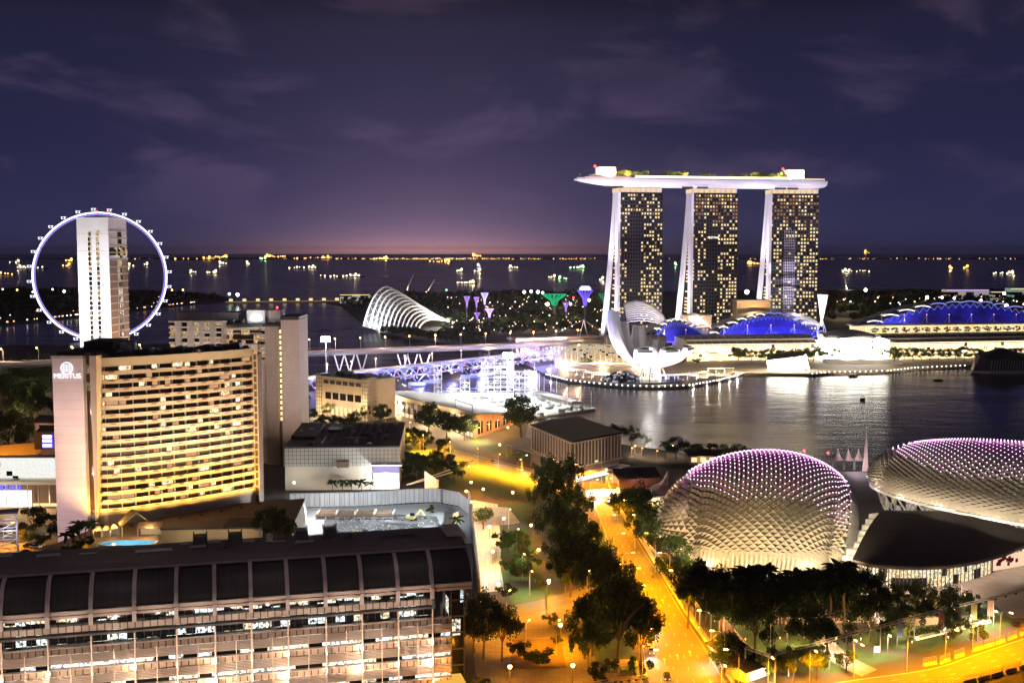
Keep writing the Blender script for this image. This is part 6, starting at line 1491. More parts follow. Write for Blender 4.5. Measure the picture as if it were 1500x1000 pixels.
tA, SA, NA = spiky_shell('spiky egg shaped theatre shell with purple light dots over its crown', (90,412), 35.5, 30, 27.5, 14.0, R(-6), 3.0, lambda p: p.z > 27.5-.08*p.x-.55*max(0,p.x-16)+1.2*math.sin(p.x*.16), 70, 54, .20, .80, .5)
for k in range(17):          # the right end: curved fins over dark glass
    f = .808+.178*k/16; mb = MB(); mb.tube([SA(f, g/20)+NA(f, min(.98,max(.02, g/20)))*.9 for g in range(21)], .36, 4); mb.build('end_fin', M_steel, tA)
MB().tube([SA(.012+.976*k/30, .001)+Vector((0,0,-.4)) for k in range(31)]+[SA(.988-.976*k/30, .999)+Vector((0,0,-.4)) for k in range(31)], .5, 5, False).build('base_rim', M_steel, tA)
MB().lathe([(24,0),(24,2.2)], 40, (0,0,0), 20/24).build('base_wall', cells('base_glass', (2.5,2.5,4), .5, [(1,.8,.5),(1,.9,.7)], 1.2, soft=.2), tA)
for k in range(17):
    th = R(178+14*k*.98); q = Vector((38*1.28*math.cos(th), 31*1.34*math.sin(th), 1.2))
    light(q, 1.6e3, (1,.84,.58), tA, 'SPOT', .4, (q.x*.62, q.y*.62, 22), 120, .9)
    MB().obox((q.x, q.y, .1), .8, .5, .7, th).build('flood_lamp', M_dark, tA)
light((-24,-62,23), 2.1e5, (1,.70,.34), tA, 'SPOT', .1, (-16,0,19), 80, .6); light((20,-62,23), 2.1e5, (1,.78,.46), tA, 'SPOT', .1, (12,0,19), 80, .6); light((-66,-30,22), 6e4, (1,.74,.40), tA, 'SPOT', .1, (-20,0,18), 70, .6)
for x, y, e in ((-14,-8,1.0),(8,-10,1.0),(-2,8,.8),(18,2,.7)): light((x, y, 58), 2.6e4*e, (.85,.12,.9), tA, 'SPOT', 1, (x*.9, y*.9, 30), 75, .8)

tB, SB, NB_ = spiky_shell('long spiky theatre shell with purple light dots, raised on a curved glazed band', (209,443), 70, 35, 18, 20, R(-50), 16.0, lambda p: p.z > 27.0+1.2*math.sin(p.x*.09) and p.x < 66, 92, 42, 0, 1.0)
rim = [SB(.004+.992*k/60, .001) for k in range(61)]+[SB(.996-.992*k/60, .999) for k in range(61)]
def out(p, a): d = Vector((p.x/70**2, p.y/34**2, 0)).normalized(); return p+d*a
MB().grid([[out(p,0)+Vector((0,0,.3)), out(p,2.2)+Vector((0,0,.1)), out(p,2.4)+Vector((0,0,-.9)), out(p,0)+Vector((0,0,-1.2))] for p in rim]).build('rim_band', M_steel, tB)
MB().grid([[Vector((p.x*.93,p.y*.88,-.5)), Vector((p.x*.97,p.y*.95,p.z-.9))] for p in rim]).build('band_glazing', cells('band_glass', (3,3,3), .4, [(1,.8,.5),(1,.9,.75)], .5, soft=.2), tB)
mb = MB()
for k in range(0, 116, 4):
    a, b, c_ = rim[k], rim[min(121,k+2)], rim[min(121,k+4)]; f = lambda p: out(Vector((p.x*.95,p.y*.92,5.0)),.4); g = lambda p: out(Vector((p.x*.985,p.y*.97,p.z-1.0)),.5)
    mb.beam(g(a), f(b), .6).beam(f(b), g(c_), .6)
mb.build('zigzag_brace', M_steel, tB)
for k in range(0, 61, 6):
    p = rim[k]; q = out(p, 3.2)+Vector((0,0,-.2)); light(q, 5.0e3, (1,.88,.70), tB, 'SPOT', .3, (p.x*.92, p.y*.7, 28), 140, .9)
for x in (-56,-34,-12,10,32): light((x, -62, 24), 6e4, (1,.82,.58), tB, 'SPOT', 1, (x, -20, 24), 110, .9)
for x, y in ((-40,-4),(-14,-8),(10,-8),(34,-4)): light((x, y, 60), 2.6e4, (.85,.12,.9), tB, 'SPOT', 1, (x, y, 30), 75, .8)

def fan_roof():
    ctr = P(1292,752,14); t = thing('fan_roof', 'dark fan shaped roof over a glazed foyer between the spiky shells', 'roof', (ctr.x, ctr.y, 2)); O = Vector(t.location)
    edge = [(1248,820),(1275,826),(1310,829),(1350,830),(1390,828),(1430,822),(1470,811),(1505,797),(1545,778)]
    E = [P(u,v,12)-O for u,v in edge]; ap = Vector((0,0,13.5)); bk = [P(1560,752,14)-O, P(1420,748,15)-O]
    rows = []
    for k in range(10): s = k/9; rows.append([ap.lerp(p, s)+Vector((0,0,2.2*math.sin(math.pi*s)*(1-.2*s))) for p in E])
    MB().grid(rows).build('roof_sheet', panels('fan_seams', (.026,.022,.022), (.012,.011,.011), 3, 3, 'xy', .6, mortar=.05, var=.3), t, True)
    MB().grid([[ap, p] for p in [E[-1], *bk, ap]]).build('roof_return', M_roof, t)
    MB().grid([[p+Vector((0,0,.25)), p+Vector((0,-.5,-.1)), p+Vector((0,-.3,-1.0)), p+Vector((0,.6,-1.1))] for p in E]).build('roof_edge', pbr('roof_edge', (.3,.25,.22), .5), t)
    wl = [ap.lerp(p, .86) for p in E]
    MB().grid([[Vector((p.x,p.y,0)), Vector((p.x,p.y,9.6))] for p in wl]).build('foyer_glass', cells('foyer_glass', (2.4,2.4,3.4), .82, [(1,.82,.5),(1,.74,.4),(.95,.85,.55)], 1.25, soft=.3, light=True), t)
    mb = MB()
    for k in range(len(wl)-1):
        for j in range(6): p = wl[k].lerp(wl[k+1], j/6); mb.beam((p.x,p.y-.2,0), (p.x,p.y-.2,9.8), .22)
    mb.build('mullion', M_dark, t)
    a, b = wl[0], wl[2]; MB().prism([(a.x,a.y-.6),(b.x-8,b.y-.6),(b.x-8,b.y-.2),(a.x,a.y-.2)], 0, 6).build('end_wall', M_cream, t)
    a = E[-3]; w_ = MB().face([(a.x-3,a.y+1.2,3.6),(a.x+12,a.y+7,4.2),(a.x+12,a.y+7,9.4),(a.x-3,a.y+1.2,8.6)]).build('poster_screen', glow('poster_screen', (1,.62,.42), 1.1), t)
    mb = MB(); rr = random.Random(8)
    for k in range(16): x = a.x-2+13*rr.random(); f = (x-a.x+3)/15; y = a.y+1.2+5.8*f-.15; z = 4.6+rr.random()*2.6; mb.face([(x,y,z),(x+1.1,y+.42,z),(x+1.1,y+.42,z+1.3),(x,y,z+1.3)])
    mb.build('poster_figure', pbr('poster_ink', (.35,.04,.05), .6), w_)
    for k in range(7): p = E[k+1]; light((p.x*.93, p.y*.93-1.5, 8), 4200, (1,.80,.58), t, radius=.5)
    # saw toothed glazing along the left edge
    for k in range(8):
        p = ap.lerp(E[0], (k+.6)/8.4); o = MB(); o.v = [(p.x-5.5,p.y-2.2,p.z-6.5),(p.x-.4,p.y-2.8,p.z-.2),(p.x-.4,p.y+1.8,p.z-.2),(p.x-4.4,p.y,p.z-.3)]; o.f = [[0,1,3],[0,3,2],[0,2,1],[1,2,3]]
        o.build('glass_tooth', pbr('tooth_glass', (.6,.58,.52), .3, emis=(1,.85,.6), es=.25) if 'tooth_glass' not in MATS else MATS['tooth_glass'], t)
    p = ap.lerp(E[0], .5); light((p.x-8, p.y-3, 4), 7000, (1,.88,.7), t)
fan_roof()

# ================================================================== restaurants and sheds by the bay
def shed(name, label, cat, u, v, wpx, dpth, h, rz, m, lit=None, gable=True, lights=()):
    p = P(u, v, 2); w_ = wpx*mpp(p); t = thing(name, label, cat, (p.x,p.y,2), R(rz))
    MB().box(0, w_, 0, dpth, 0, h).build('wall', m, t)
    if gable: MB().extr([(-1,h),(dpth/2,h+dpth*.22),(dpth+1,h),(dpth+1,h-.4),(dpth/2,h+dpth*.22-.4),(-1,h-.4)], -1, w_+1).build('roof', M_roof, t)
    else: MB().box(-1,w_+1,-1,dpth+1,h+.05,h+.6).build('roof', M_roof, t)
    if lit: 
        for k in range(max(2,int(w_/5))): MB().box(1+k*5, 4+k*5, -.3, -.05, .6, h-.9).build('lit_opening', lit, t)
    for x, e, c in lights: light((w_*x,-4,h*.7), e, c, t)
    return t
shed('restaurant','long low restaurant with lit terrace posts by the bay','restaurant',1010,678,95,12,4,3,M_wood,G_soft,True,((.2,2500,WARM),(.6,2500,WARM)))
shed('restaurant','dark gabled restaurant just right of the louvred hall','restaurant',907,716,62,16,5,14,M_wood,None,True,((.5,1500,(1,.4,.3)),))
shed('food_court','food court roof glowing white and green under the trees','food court',858,728,52,10,3.4,10,M_cream,G_paneW,False,((.3,6000,(.9,1,.85)),(.7,5000,WARM)))
shed('kiosk','small cream kiosk with lit front beside the round terrace','kiosk',944,742,26,8,4,20,M_cream,G_soft,False,((.5,3000,WARM),))
def tent(u, v, wpx, h, m, label, n=1):
    p = P(u, v, 2); w_ = wpx*mpp(p); t = thing('peaked_tent', label, 'tent', (p.x,p.y,2))
    for k in range(n):
        c = w_*(k+.5)/n; r = w_/n*.62; mb = MB(); mb.lathe([(r,h*.45),(r*.5,h*.58),(r*.2,h*.78),(.12,h)], 8, (c,6,0)); mb.build('canopy', m, t)
        for s in (-1,1): MB().tube([(c+s*r*.9,6-2,0),(c+s*r*.9,6-2,h*.46)], .12, 4).build('post', M_steel, t)
    light((w_/2,-4,3), 2500, PINK, t)
M_canvas = pbr('tent_canvas', (.55,.42,.38), .7, var=.1)
tent(958,740,44,15,M_canvas,'dark peaked tent by the upper left of the egg shaped shell'); tent(1224,690,46,11,M_canvas,'row of pale pink peaked tents on the bay edge between the two shells',3)
def spire():
    p = P(1268,690,2); h = hz(1268,631,p.y)-2; t = thing('sail_mast', 'slender white sail shaped spire between the two shells', 'spire', (p.x,p.y,2))
    MB().face([(-1.8,0,0),(1.4,0,0),(.5,0,h*.7),(.1,0,h)]).face([(1.4,.4,0),(-1.8,.4,0),(.1,.4,h),(.5,.4,h*.7)]).build('sail', M_canvas, t); MB().tube([(0,.6,0),(.1,.4,h+2)], .18, 5).build('mast', M_white, t)
    light((-6,-9,6), 5000, PINK, t)
    for u, v, lab in ((1178,660,'red beacon on a thin mast above the egg shaped shell'),(1213,663,'red beacon on a shorter mast right of the egg shaped shell')):
        q = PD(u, v, 480); t2 = thing('beacon_mast', lab, 'beacon', (q.x,480,2)); MB().tube([(0,0,0),(0,0,q.z-2)], .15, 5).build('mast', M_dark, t2); MB().ball((0,0,q.z-2), .5, 6, 4).build('beacon', G_red, t2)
spire()

# ================================================================== trees
def crown(seed, n, shape, leaf, rx=1, rz_=1):
    """leaf clumps spread through a unit crown standing on z=0"""
    rnd = random.Random(seed); mb = MB(); K = {'broad': 20, 'round': 15, 'tall': 16, 'bush': 9, 'ball': 34}.get(shape, 14); cl = []
    for k in range(K):
        a = rnd.random()*2*math.pi; r = math.sqrt(rnd.random()); 
        if shape == 'broad': x, y, z = r*.82*math.cos(a), r*.82*math.sin(a), .62+.30*(1-r*r)*rnd.uniform(.6,1.1)-.16*r+rnd.uniform(-.14,.08)
        elif shape == 'tall': z = rnd.uniform(.28,.92); q = .40*math.sin(math.pi*min(1,(z-.12)/.95))**.7; x, y = q*r*math.cos(a), q*r*math.sin(a)
        elif shape == 'ball': q = .36*r; zz = rnd.uniform(-1,1); q *= math.sqrt(max(0,1-zz*zz))+.1; x, y, z = q*math.cos(a), q*math.sin(a), .66+.27*zz
        elif shape == 'bush': x, y, z = .5*r*math.cos(a), .5*r*math.sin(a), rnd.uniform(.2,.75)
        else: z = rnd.uniform(.38,.92); q = .62*math.sqrt(max(.05,1-((z-.64)/.34)**2)); x, y = q*r*math.cos(a), q*r*math.sin(a)
        cl.append((x, y, z, rnd.uniform(.11,.21)))
    for k in range(n):
        x, y, z, s = rnd.choice(cl); 
        d = Vector((rnd.gauss(0,1), rnd.gauss(0,1), rnd.gauss(0,.7))); d = d.normalized()*s*rnd.random()**.45
        c = Vector((x,y,z))+d; l_ = leaf*rnd.uniform(.6,1.4)
        u = Vector((rnd.gauss(0,1),rnd.gauss(0,1),rnd.gauss(0,.6))).normalized(); v = u.cross(Vector((rnd.gauss(0,1),rnd.gauss(0,1),rnd.gauss(0,1)))).normalized()
        mb.face([c-u*l_, c-v*l_*.6, c+u*l_, c+v*l_*.6])
    return mb
def trunk(seed, shape):
    rnd = random.Random(seed+50); mb = MB(); fork = .34 if shape in ('broad','round','ball') else .5
    mb.tube([(0,0,-.03),(.01,.01,fork*.6),(.0,.02,fork)], [.035,.026,.022], 6)
    for k in range(9 if shape != 'tall' else 4):
        a = 2*math.pi*k/6+rnd.random(); r = rnd.uniform(.25,.5)*(1 if shape == 'broad' else .6); mb.tube([(0,.02,fork-.02),(r*.4*math.cos(a),r*.4*math.sin(a),fork+.16),(r*math.cos(a),r*math.sin(a),fork+.32)], [.018,.011,.005], 5)
    return mb
def palm_parts(seed):
    rnd = random.Random(seed); tr = MB(); tr.tube([(0,0,-.02),(.015,.0,.4),(.03,.01,.8)], [.022,.017,.014], 6); cr = MB()
    for k in range(22):
        a = 2*math.pi*k/22+rnd.uniform(-.15,.15); el = rnd.uniform(-.3,1.1); L_ = rnd.uniform(.24,.34); pts = []
        for j in range(6): s = j/5; r = L_*s*math.cos(el*(1-s*.4)); pts.append(Vector((.03+r*math.cos(a), .01+r*math.sin(a), .8+L_*(math.sin(el)*s-.75*s*s*.8))))
        side = Vector((-math.sin(a), math.cos(a), 0))
        for j in range(5):
            w0, w1 = .05*math.sin(math.pi*(j+.25)/5.4), .05*math.sin(math.pi*(j+1.25)/5.4)
            cr.face([pts[j], pts[j+1], pts[j+1]+side*w1-Vector((0,0,w1*.7)), pts[j]+side*w0-Vector((0,0,w0*.7))]); cr.face([pts[j+1], pts[j], pts[j]-side*w0-Vector((0,0,w0*.7)), pts[j+1]-side*w1-Vector((0,0,w1*.7))])
    return tr, cr
TREE = {}
for sh, nv, n, lf in (('broad',4,4200,.025),('round',4,3000,.028),('tall',2,2600,.026),('bush',2,1100,.05),('ball',2,3600,.028)):
    for s in range(nv):
        for mi, mt in enumerate((M_leaf, M_leaf2, M_leaf3)):
            if mi == 0: base = crown(s*7+len(sh), n, sh, lf); tb = trunk(s*7, sh).mesh('trunk', M_bark)
            TREE[(sh, s, mi)] = (tb, base.mesh('crown', mt))
for s in range(2):
    a, b = palm_parts(s+3); am = a.mesh('trunk', M_bark)
    for mi, mt in enumerate((M_leaf, M_leaf2, M_leaf3)): TREE[('palm', s, mi)] = (am, b.mesh('crown', mt))
NVAR = {'broad':4,'round':4,'tall':2,'bush':2,'palm':2,'ball':2}
trnd = random.Random(77)
def tree(sh, loc, h, label, group=None, mi=0, wide=1.0, name=None):
    name = name or {'broad':'rain_tree','round':'street_tree','ball':'street_tree','tall':'slender_tree','bush':'shrub','palm':'palm_tree'}[sh]
    s = trnd.randrange(NVAR[sh]); a, b = TREE[(sh, s, mi)]; t = thing(name, label, 'shrub' if sh == 'bush' else 'palm' if sh == 'palm' else 'tree', loc, trnd.random()*6.28, group)
    wide *= {'broad':.56,'round':.78,'tall':1,'bush':.95,'palm':1,'ball':1}[sh]
    for nm, me in (('trunk', a), ('crown', b)):
        o = bpy.data.objects.new(nm, me); COL.objects.link(o); o.parent = t; o.scale = (h*wide, h*wide, h)
    return t
def px_tree(sh, u, vb, vt, label, group=None, mi=0, wide=1.0, z=2.0):
    p = P(u, vb, z); h = hz(u, vt, p.y)-z; return tree(sh, p, h, label, group, mi, wide)
def clump(items, template, group):
    L_ = [px_tree(sh, u, vb, vt, 'x', group, mi, wd) for sh, u, vb, vt, mi, wd in items]; order(L_, template, group); return L_
# the dark avenue between the park and the road
clump([('broad',802,735,662,1,.9),('broad',834,742,668,1,.9),('broad',792,758,700,0,.8),('round',815,770,695,1,.9),('broad',845,775,705,0,.8),('broad',814,812,728,1,.85),('broad',840,815,735,1,.9),
       ('broad',856,822,750,0,.7),('broad',818,845,765,1,.85),('broad',836,874,785,1,.9),('round',848,860,790,0,1.0),('round',858,845,778,1,.9),('round',828,868,812,0,.8),('round',822,720,668,0,1.0)], 'dark spreading tree in the avenue between park and road, {}', 'trees of the dark avenue')
clump([('broad',905,985,835,1,1.0),('broad',885,905,795,1,.95),('broad',928,950,862,1,1.0),('round',912,925,850,1,1.1),('round',938,975,890,1,.9),('round',868,960,890,0,1.0),('broad',862,985,905,0,.8)], 'tall dark tree between plaza and road, {}', 'trees beside the plaza')
clump([('broad',708,965,862,1,1.0),('broad',735,968,878,1,.9),('round',694,955,895,1,1.0)], 'dark tree at the corner of the office building, {}', 'trees at the office corner')
clump([('bush',736,800,775,0,1.2),('bush',752,797,772,0,1.2),('round',745,812,778,0,1.1),('round',760,815,780,0,1.1),('bush',748,840,812,0,1.2),('round',762,850,818,0,1.1),('bush',775,838,812,1,1.2),('bush',770,822,795,0,1.2)], 'clipped shrub on the park lawns, {}', 'shrubs on the park lawns')
clump([('bush',742,880,852,2,1.1),('bush',790,862,846,2,1.1),('bush',755,925,905,1,1.3),('bush',805,915,893,2,.9),('bush',790,975,945,1,1.5),('bush',775,968,948,1,1.5),('bush',760,962,932,1,1.1),('bush',815,945,930,1,1.2)], 'low orange lit bush around the side road and planting bed, {}', 'bushes by the side road')
clump([('bush',885,1000,958,1,1.0),('bush',938,992,956,1,.9),('bush',548,1008,985,1,1.6),('bush',700,1012,990,1,1.6),('bush',862,935,910,1,1.5)], 'dark round bush along the bottom edge, {}', 'bushes along the bottom edge')
tree('tall', P(708,775,2), 9, 'bright green cone shaped tree on the pale footpath', None, 2, 1.1)
# before the egg shaped shell: palms over rain trees
it = []
r7 = random.Random(11)
for k in range(17): it.append(('palm', 1008+k*14+r7.uniform(-5,5), 915+r7.uniform(-18,22), 822+r7.uniform(-6,26), 1, 1.0))
clump(it, 'tall dark palm in the grove before the egg shaped shell, {}', 'palms before the egg shaped shell')
it = []
for k in range(20): it.append((r7.choice(('broad','round','round')), 1012+k*12+r7.uniform(-6,6), 935+r7.uniform(-35,28), 0, 1, r7.uniform(.95,1.3)))
it = [(a,u,v,v-r7.uniform(62,84),m,w_) for a,u,v,_,m,w_ in it]
clump(it, 'dark leafy tree in the grove before the egg shaped shell, {}', 'trees before the egg shaped shell')
clump([('broad',1262,905,828,1,1.0),('round',1285,905,838,1,1.0),('broad',1310,898,850,1,1.2),('broad',1338,905,848,1,1.2),('broad',1365,905,852,1,1.2),('broad',1392,908,856,1,1.2),('round',1420,905,868,1,1.0),('round',1300,925,868,1,1.2),
       ('round',1245,925,860,1,1.1),('broad',1350,925,875,1,1.2),('round',1330,930,882,1,1.2),('round',1385,925,880,1,1.1),('round',1275,940,880,1,1.2)], 'dark rounded tree before the fan roof, {}', 'trees before the fan roof')
clump([('palm',1228,905,812,1,1.0),('palm',1242,880,815,1,1.0),('palm',1252,900,828,1,1.0)], 'palm at the gap between the shell and the fan roof, {}', 'palms by the fan roof')
clump([('bush',1135,995,945,2,1.0),('round',1162,998,950,2,1.0),('round',1195,995,946,2,1.0),('round',1240,985,948,2,.9),('bush',1080,985,940,0,.9),('round',1390,948,905,2,.9),('bush',1430,938,905,2,.9),('tall',1062,985,930,0,1.3)], 'young tree lit yellow by the front road lamps, {}', 'young trees by the front road')
clump([('round',922,768,718,1,1.0),('broad',938,772,703,1,1.0),('round',952,790,720,1,1.2),('round',942,796,742,1,1.0),('round',958,812,745,1,1.1),('broad',970,828,755,1,1.0),('round',985,848,785,1,1.1),('round',958,812,755,1,1.1),('round',1000,870,812,1,1.1),('tall',905,758,722,1,1.4)], 'dark tree between the road and the egg shaped shell, {}', 'trees between road and shell')
# by the grandstand and the bay
clump([('round',534,617,592,0,.75),('ball',560,622,592,1,.95),('ball',628,637,590,1,1.0),('ball',654,642,604,1,1.0),('ball',681,645,607,1,1.1),('round',480,612,590,0,1.0)], 'street tree before the glazed front of the grandstand, {}', 'trees before the grandstand')
px_tree('ball',763,640,580,'big round crowned tree standing alone before the white stage',None,1,.95)
clump([('tall',592,657,628,1,.9),('tall',603,655,626,1,.9),('tall',615,660,630,1,.9),('tall',625,657,631,1,.9),('round',650,672,642,1,1.1),('bush',600,680,655,1,1.1),('bush',618,688,660,1,1.1),('round',635,692,660,1,1.0),('bush',650,695,658,1,1.3),('palm',678,702,672,0,1.2),('palm',668,708,678,0,1.2),('bush',592,698,665,1,1.3),('bush',660,700,668,1,1.2),('round',610,705,668,1,1.1)], 'dark tree in the garden beside the grey mall block, {}', 'trees beside the mall block')
clump([('bush',470,622,605,1,1.4),('bush',488,622,606,1,1.4),('bush',508,625,603,1,1.4),('bush',450,615,595,1,1.3),('round',447,600,578,1,1.1),('round',520,626,602,0,1)], 'dark bush between the hotel slab and the car park, {}', 'bushes by the car park')
clump([('round',805,640,622,0,1.1),('round',900,658,622,1,1.1),('round',925,652,625,1,1.1),('tall',947,652,636,0,1.2),('round',885,650,624,0,1),('round',875,648,622,0,1)], 'leafy tree on the quay beside the louvred hall, {}', 'trees by the louvred hall')
clump([('palm',975,672,642,1,1.3),('round',990,672,640,1,1.2),('round',1008,674,644,1,1.2),('round',1025,674,646,1,1.2),('palm',1042,676,646,1,1.3),('round',1058,676,650,1,1.2),('round',1078,678,650,1,1.2),('bush',1095,680,662,1,1.4)], 'dark tree in the row along the bay behind the restaurants, {}', 'trees along the bay')
clump([('palm',488,728,700,0,1.3),('palm',502,728,698,0,1.3),('palm',516,729,698,0,1.3),('palm',530,728,699,0,1.3),('palm',543,728,702,0,1.2)], 'palm lit from below in front of the grey mall block, {}', 'palms before the mall block')
clump([('palm',670,788,752,0,1.2),('bush',630,752,738,1,1.2),], 'shrub or palm at the edge of the building site, {}', 'plants round the building site')
for grp in (1,):
    L_ = [px_tree('round',u,vb,vt,'x',None,1,w_,18) for u,vb,vt,w_ in ((386,786,748,1.0),(398,792,744,1.1),(410,796,752,1.1),(420,790,758,1.0),(402,776,748,1.0))]; order(L_, 'dark tree on the terrace edge beside the building site, {}', 'trees on the terrace edge')
L_ = [px_tree(sh,u,vb,vt,'x',None,1,1.3,18) for sh,u,vb,vt in (('palm',100,812,775),('palm',108,806,766),('palm',117,800,758),('palm',126,794,757),('palm',136,790,760),('bush',112,812,790),('bush',102,814,795),('bush',122,802,782),('palm',146,786,766))]; order(L_, 'palm or bush in the dark clump between slab and pool, {}', 'palms between slab and pool')
clump([('tall',347,788,738,1,.6),('tall',353,788,734,1,.6),('tall',358,787,730,1,.6),('tall',364,786,733,1,.6),('tall',370,786,737,1,.6)], 'thin cypress against the gold foot of the curved hotel, {}', 'cypresses by the curved hotel')
clump([('round',50,787,743,0,1.2),('round',74,790,752,1,1.2),('bush',30,795,770,2,1.4),('bush',60,800,775,0,1.4)], 'green tree on the bank before the corner mall, {}', 'trees before the corner mall')
clump([('broad',20,640,575,1,1.1),('broad',48,632,560,1,1.1),('round',35,660,600,0,1.1),('round',12,668,605,0,1.1),('broad',60,602,548,1,1.2),('broad',5,608,550,1,1.2),('round',30,600,552,1,1.2),('broad',-20,650,580,1,1.1),('round',62,585,540,1,1.2),('broad',10,580,540,1,1.2)], 'big dark tree in the wood left of the lettered slab, {}', 'trees left of the slab')
# promontory, mall fronts and the terraces
it0 = 0
it = [('round',1205+k*13.0+r7.uniform(-3,3),528+r7.uniform(-1,1),509+r7.uniform(-2,2),2,1.15) for k in range(23)]
clump([('round',1080+k*10.5+r7.uniform(-2,2),529,511+r7.uniform(-2,2),2,1.15) for k in range(11)], 'lit promenade tree before the left wing of the mall, {}', 'promenade trees, left wing')
clump([i for i in it if not 1240 < i[1] < 1285], 'lit promenade tree before the right wing of the mall, {}', 'promenade trees, right wing')
clump([('round',1082,530,506,0,1.2),('round',1192,530,506,0,1.2),('round',857,535,521,0,1.2),('round',1310,532,508,0,1.2),('bush',812,530,519,2,1.5),('bush',826,531,520,2,1.5),('bush',1000,532,522,2,1.4),('bush',1020,533,523,2,1.4)], 'larger leafy tree on the waterfront steps, {}', 'trees on the waterfront steps')
L_ = []
for k in range(20):
    o = tree('round', (0,0,0), 7.5, 'x', None, 1, 1.3); d = 8+k*12.5
    a = MR.rotation_euler.z; o.location = (MR.location.x+d*math.cos(a)-42*math.sin(a), MR.location.y+d*math.sin(a)+42*math.cos(a), 25.0); L_.append(o)
    if d > lnR-4: break
order(L_, 'small dark tree in the row on the golden upper terrace, {}', 'trees on the upper terrace')
L_ = []
for p, h in DECK_TREES: L_.append(tree('round', p, h, 'x', None, r7.choice((0,2)), 1.1))
order(L_, 'small tree on the long deck above the hotel towers, {}', 'trees on the sky deck')
# the garden woods read as one mass
def woods(name, label, poly, n, h0, h1, seed):
    rnd = random.Random(seed); mb = MB(); P0 = [P(u,v,2) for u,v in poly]
    xs = [p.x for p in P0]; ys = [p.y for p in P0]
    def inside(x, y):
        c = False; n_ = len(P0)
        for i in range(n_):
            a, b = P0[i], P0[i-1]
            if (a.y > y) != (b.y > y) and x < (b.x-a.x)*(y-a.y)/(b.y-a.y)+a.x: c = not c
        return c
    k = 0
    while k < n:
        x, y = rnd.uniform(min(xs),max(xs)), rnd.uniform(min(ys),max(ys))
        if not inside(x, y): k += .02; continue
        k += 1; h = rnd.uniform(h0,h1); r = h*rnd.uniform(.4,.65)
        for j in range(34):
            d = Vector((rnd.gauss(0,1),rnd.gauss(0,1),rnd.gauss(0,.8))).normalized(); c = Vector((x+d.x*r,y+d.y*r,2+h*.62+d.z*h*.36)); u = Vector((rnd.gauss(0,1),rnd.gauss(0,1),rnd.gauss(0,1))).normalized(); v = u.cross(d).normalized(); l_ = h*.17
            mb.face([c-u*l_, c-v*l_, c+u*l_, c+v*l_])
    o = mb.build(name, M_leaf2); tag(o, label, 'woods', kind='stuff')
woods('garden_woods', 'dark woods of the gardens around the glasshouse and the hotel towers', [(505,446),(560,437),(640,432),(890,432),(890,488),(760,490),(700,503),(640,497),(655,470),(640,455),(560,440),(525,455)], 900, 9, 17, 1)
woods('glasshouse_woods', 'dark waterside planting in front of the glasshouse', [(548,481),(566,490),(640,501),(700,508),(705,503),(655,496),(600,490),(560,482)], 90, 7, 12, 8)
woods('far_woods', 'dark woods behind the blue halls at the right edge', [(1205,446),(1200,470),(1270,475),(1300,462),(1560,440),(1560,432),(1205,432)], 420, 10, 18, 2)
woods('eastern_woods', 'dark woods along the far bank of the channel', [(-60,470),(-60,428),(100,426),(285,434),(335,438),(285,442),(190,451),(100,461),(0,470)], 480, 9, 16, 3)
woods('tower_woods', 'dark planting between the feet of the hotel towers', [(955,470),(1012,470),(1012,486),(960,486)], 40, 9, 15, 4)
woods('highway_woods', 'dark bank of trees below the viaduct at the left edge', [(-40,540),(78,535),(78,575),(-40,600)], 120, 8, 13, 6)

# ================================================================== lamps
for u, v in ((20,615),(50,600),(30,640),(60,575)): p = P(u,v,2); light((p.x,p.y-8,16), 1.2e4, (1,.62,.3))  # bare lights added to brighten the wood at the left
for u, v in ((665,470),(700,445),(730,480),(760,455),(790,482),(815,460),(840,478),(870,445),(880,470),(1240,455),(1320,440),(1230,466)): p = P(u,v,2); light((p.x,p.y-6,30), 6e4, (1,.72,.42))  # bare lights added to lift the garden woods out of black
GL = []
def small_lamp(u, v, z, r, g, label, group, name='garden_lamp', lit=0, col=WARM):
    p = P(u, v, z); o = solo(MB().ball((p.x,p.y,z+.6), r, 6, 4).tube([(p.x,p.y,z-.2),(p.x,p.y,z+.6)], r*.25, 4), name, g, label, 'lamp', group)
    if lit: light((0,-1,3), lit, col, o, radius=.4)
    return o
gr = random.Random(21)
Gs = [glow('garden_light_warm', (1,.72,.4), 4), glow('garden_light_orange', (1,.5,.2), 4), glow('garden_light_white', (1,.95,.9), 5)]
for k in range(150):
    u, v = gr.uniform(655,885), 434+52*gr.random()**1.3
    small_lamp(u, v, 9+gr.random()*8, gr.uniform(.6,1.25)*(1 if v < 460 else .8), gr.choice(Gs), 'tiny lamp glinting among the dark garden woods', 'lamps in the garden woods')
for k in range(60):
    u = gr.uniform(1205,1560); v = 447-13*gr.random(); small_lamp(u, v, 12, gr.uniform(.8,1.9), gr.choice(Gs), 'distant yard lamp behind the blue halls', 'yard lamps behind the halls')
for k in range(70):
    f = gr.random(); u = f*290; v = 473-31*f; v += gr.choice((0,0,gr.uniform(-18,-4))); small_lamp(u, v, 6, gr.uniform(.6,1.1), gr.choice(Gs), 'small lamp along the far bank of the channel', 'lamps on the far bank')
for u, v, g, r in ((94,427,G_cool,3.2),(119,426,G_cool,3.2),(25,425,G_sodium,2.2),(4,424,G_sodium,2),(77,424,G_sodium,2.2),(268,425,G_sodium,2.2),(252,425,G_sodium,2),(48,428,G_white,2),(145,427,G_sodium,1.8)):
    o = small_lamp(u, v, 14, r, g, 'x', None, 'harbour_lamp'); GL.append(o)
order(GL, 'bright harbour lamp on the far spit beyond the wheel, {}', 'harbour lamps beyond the wheel'); GL = []
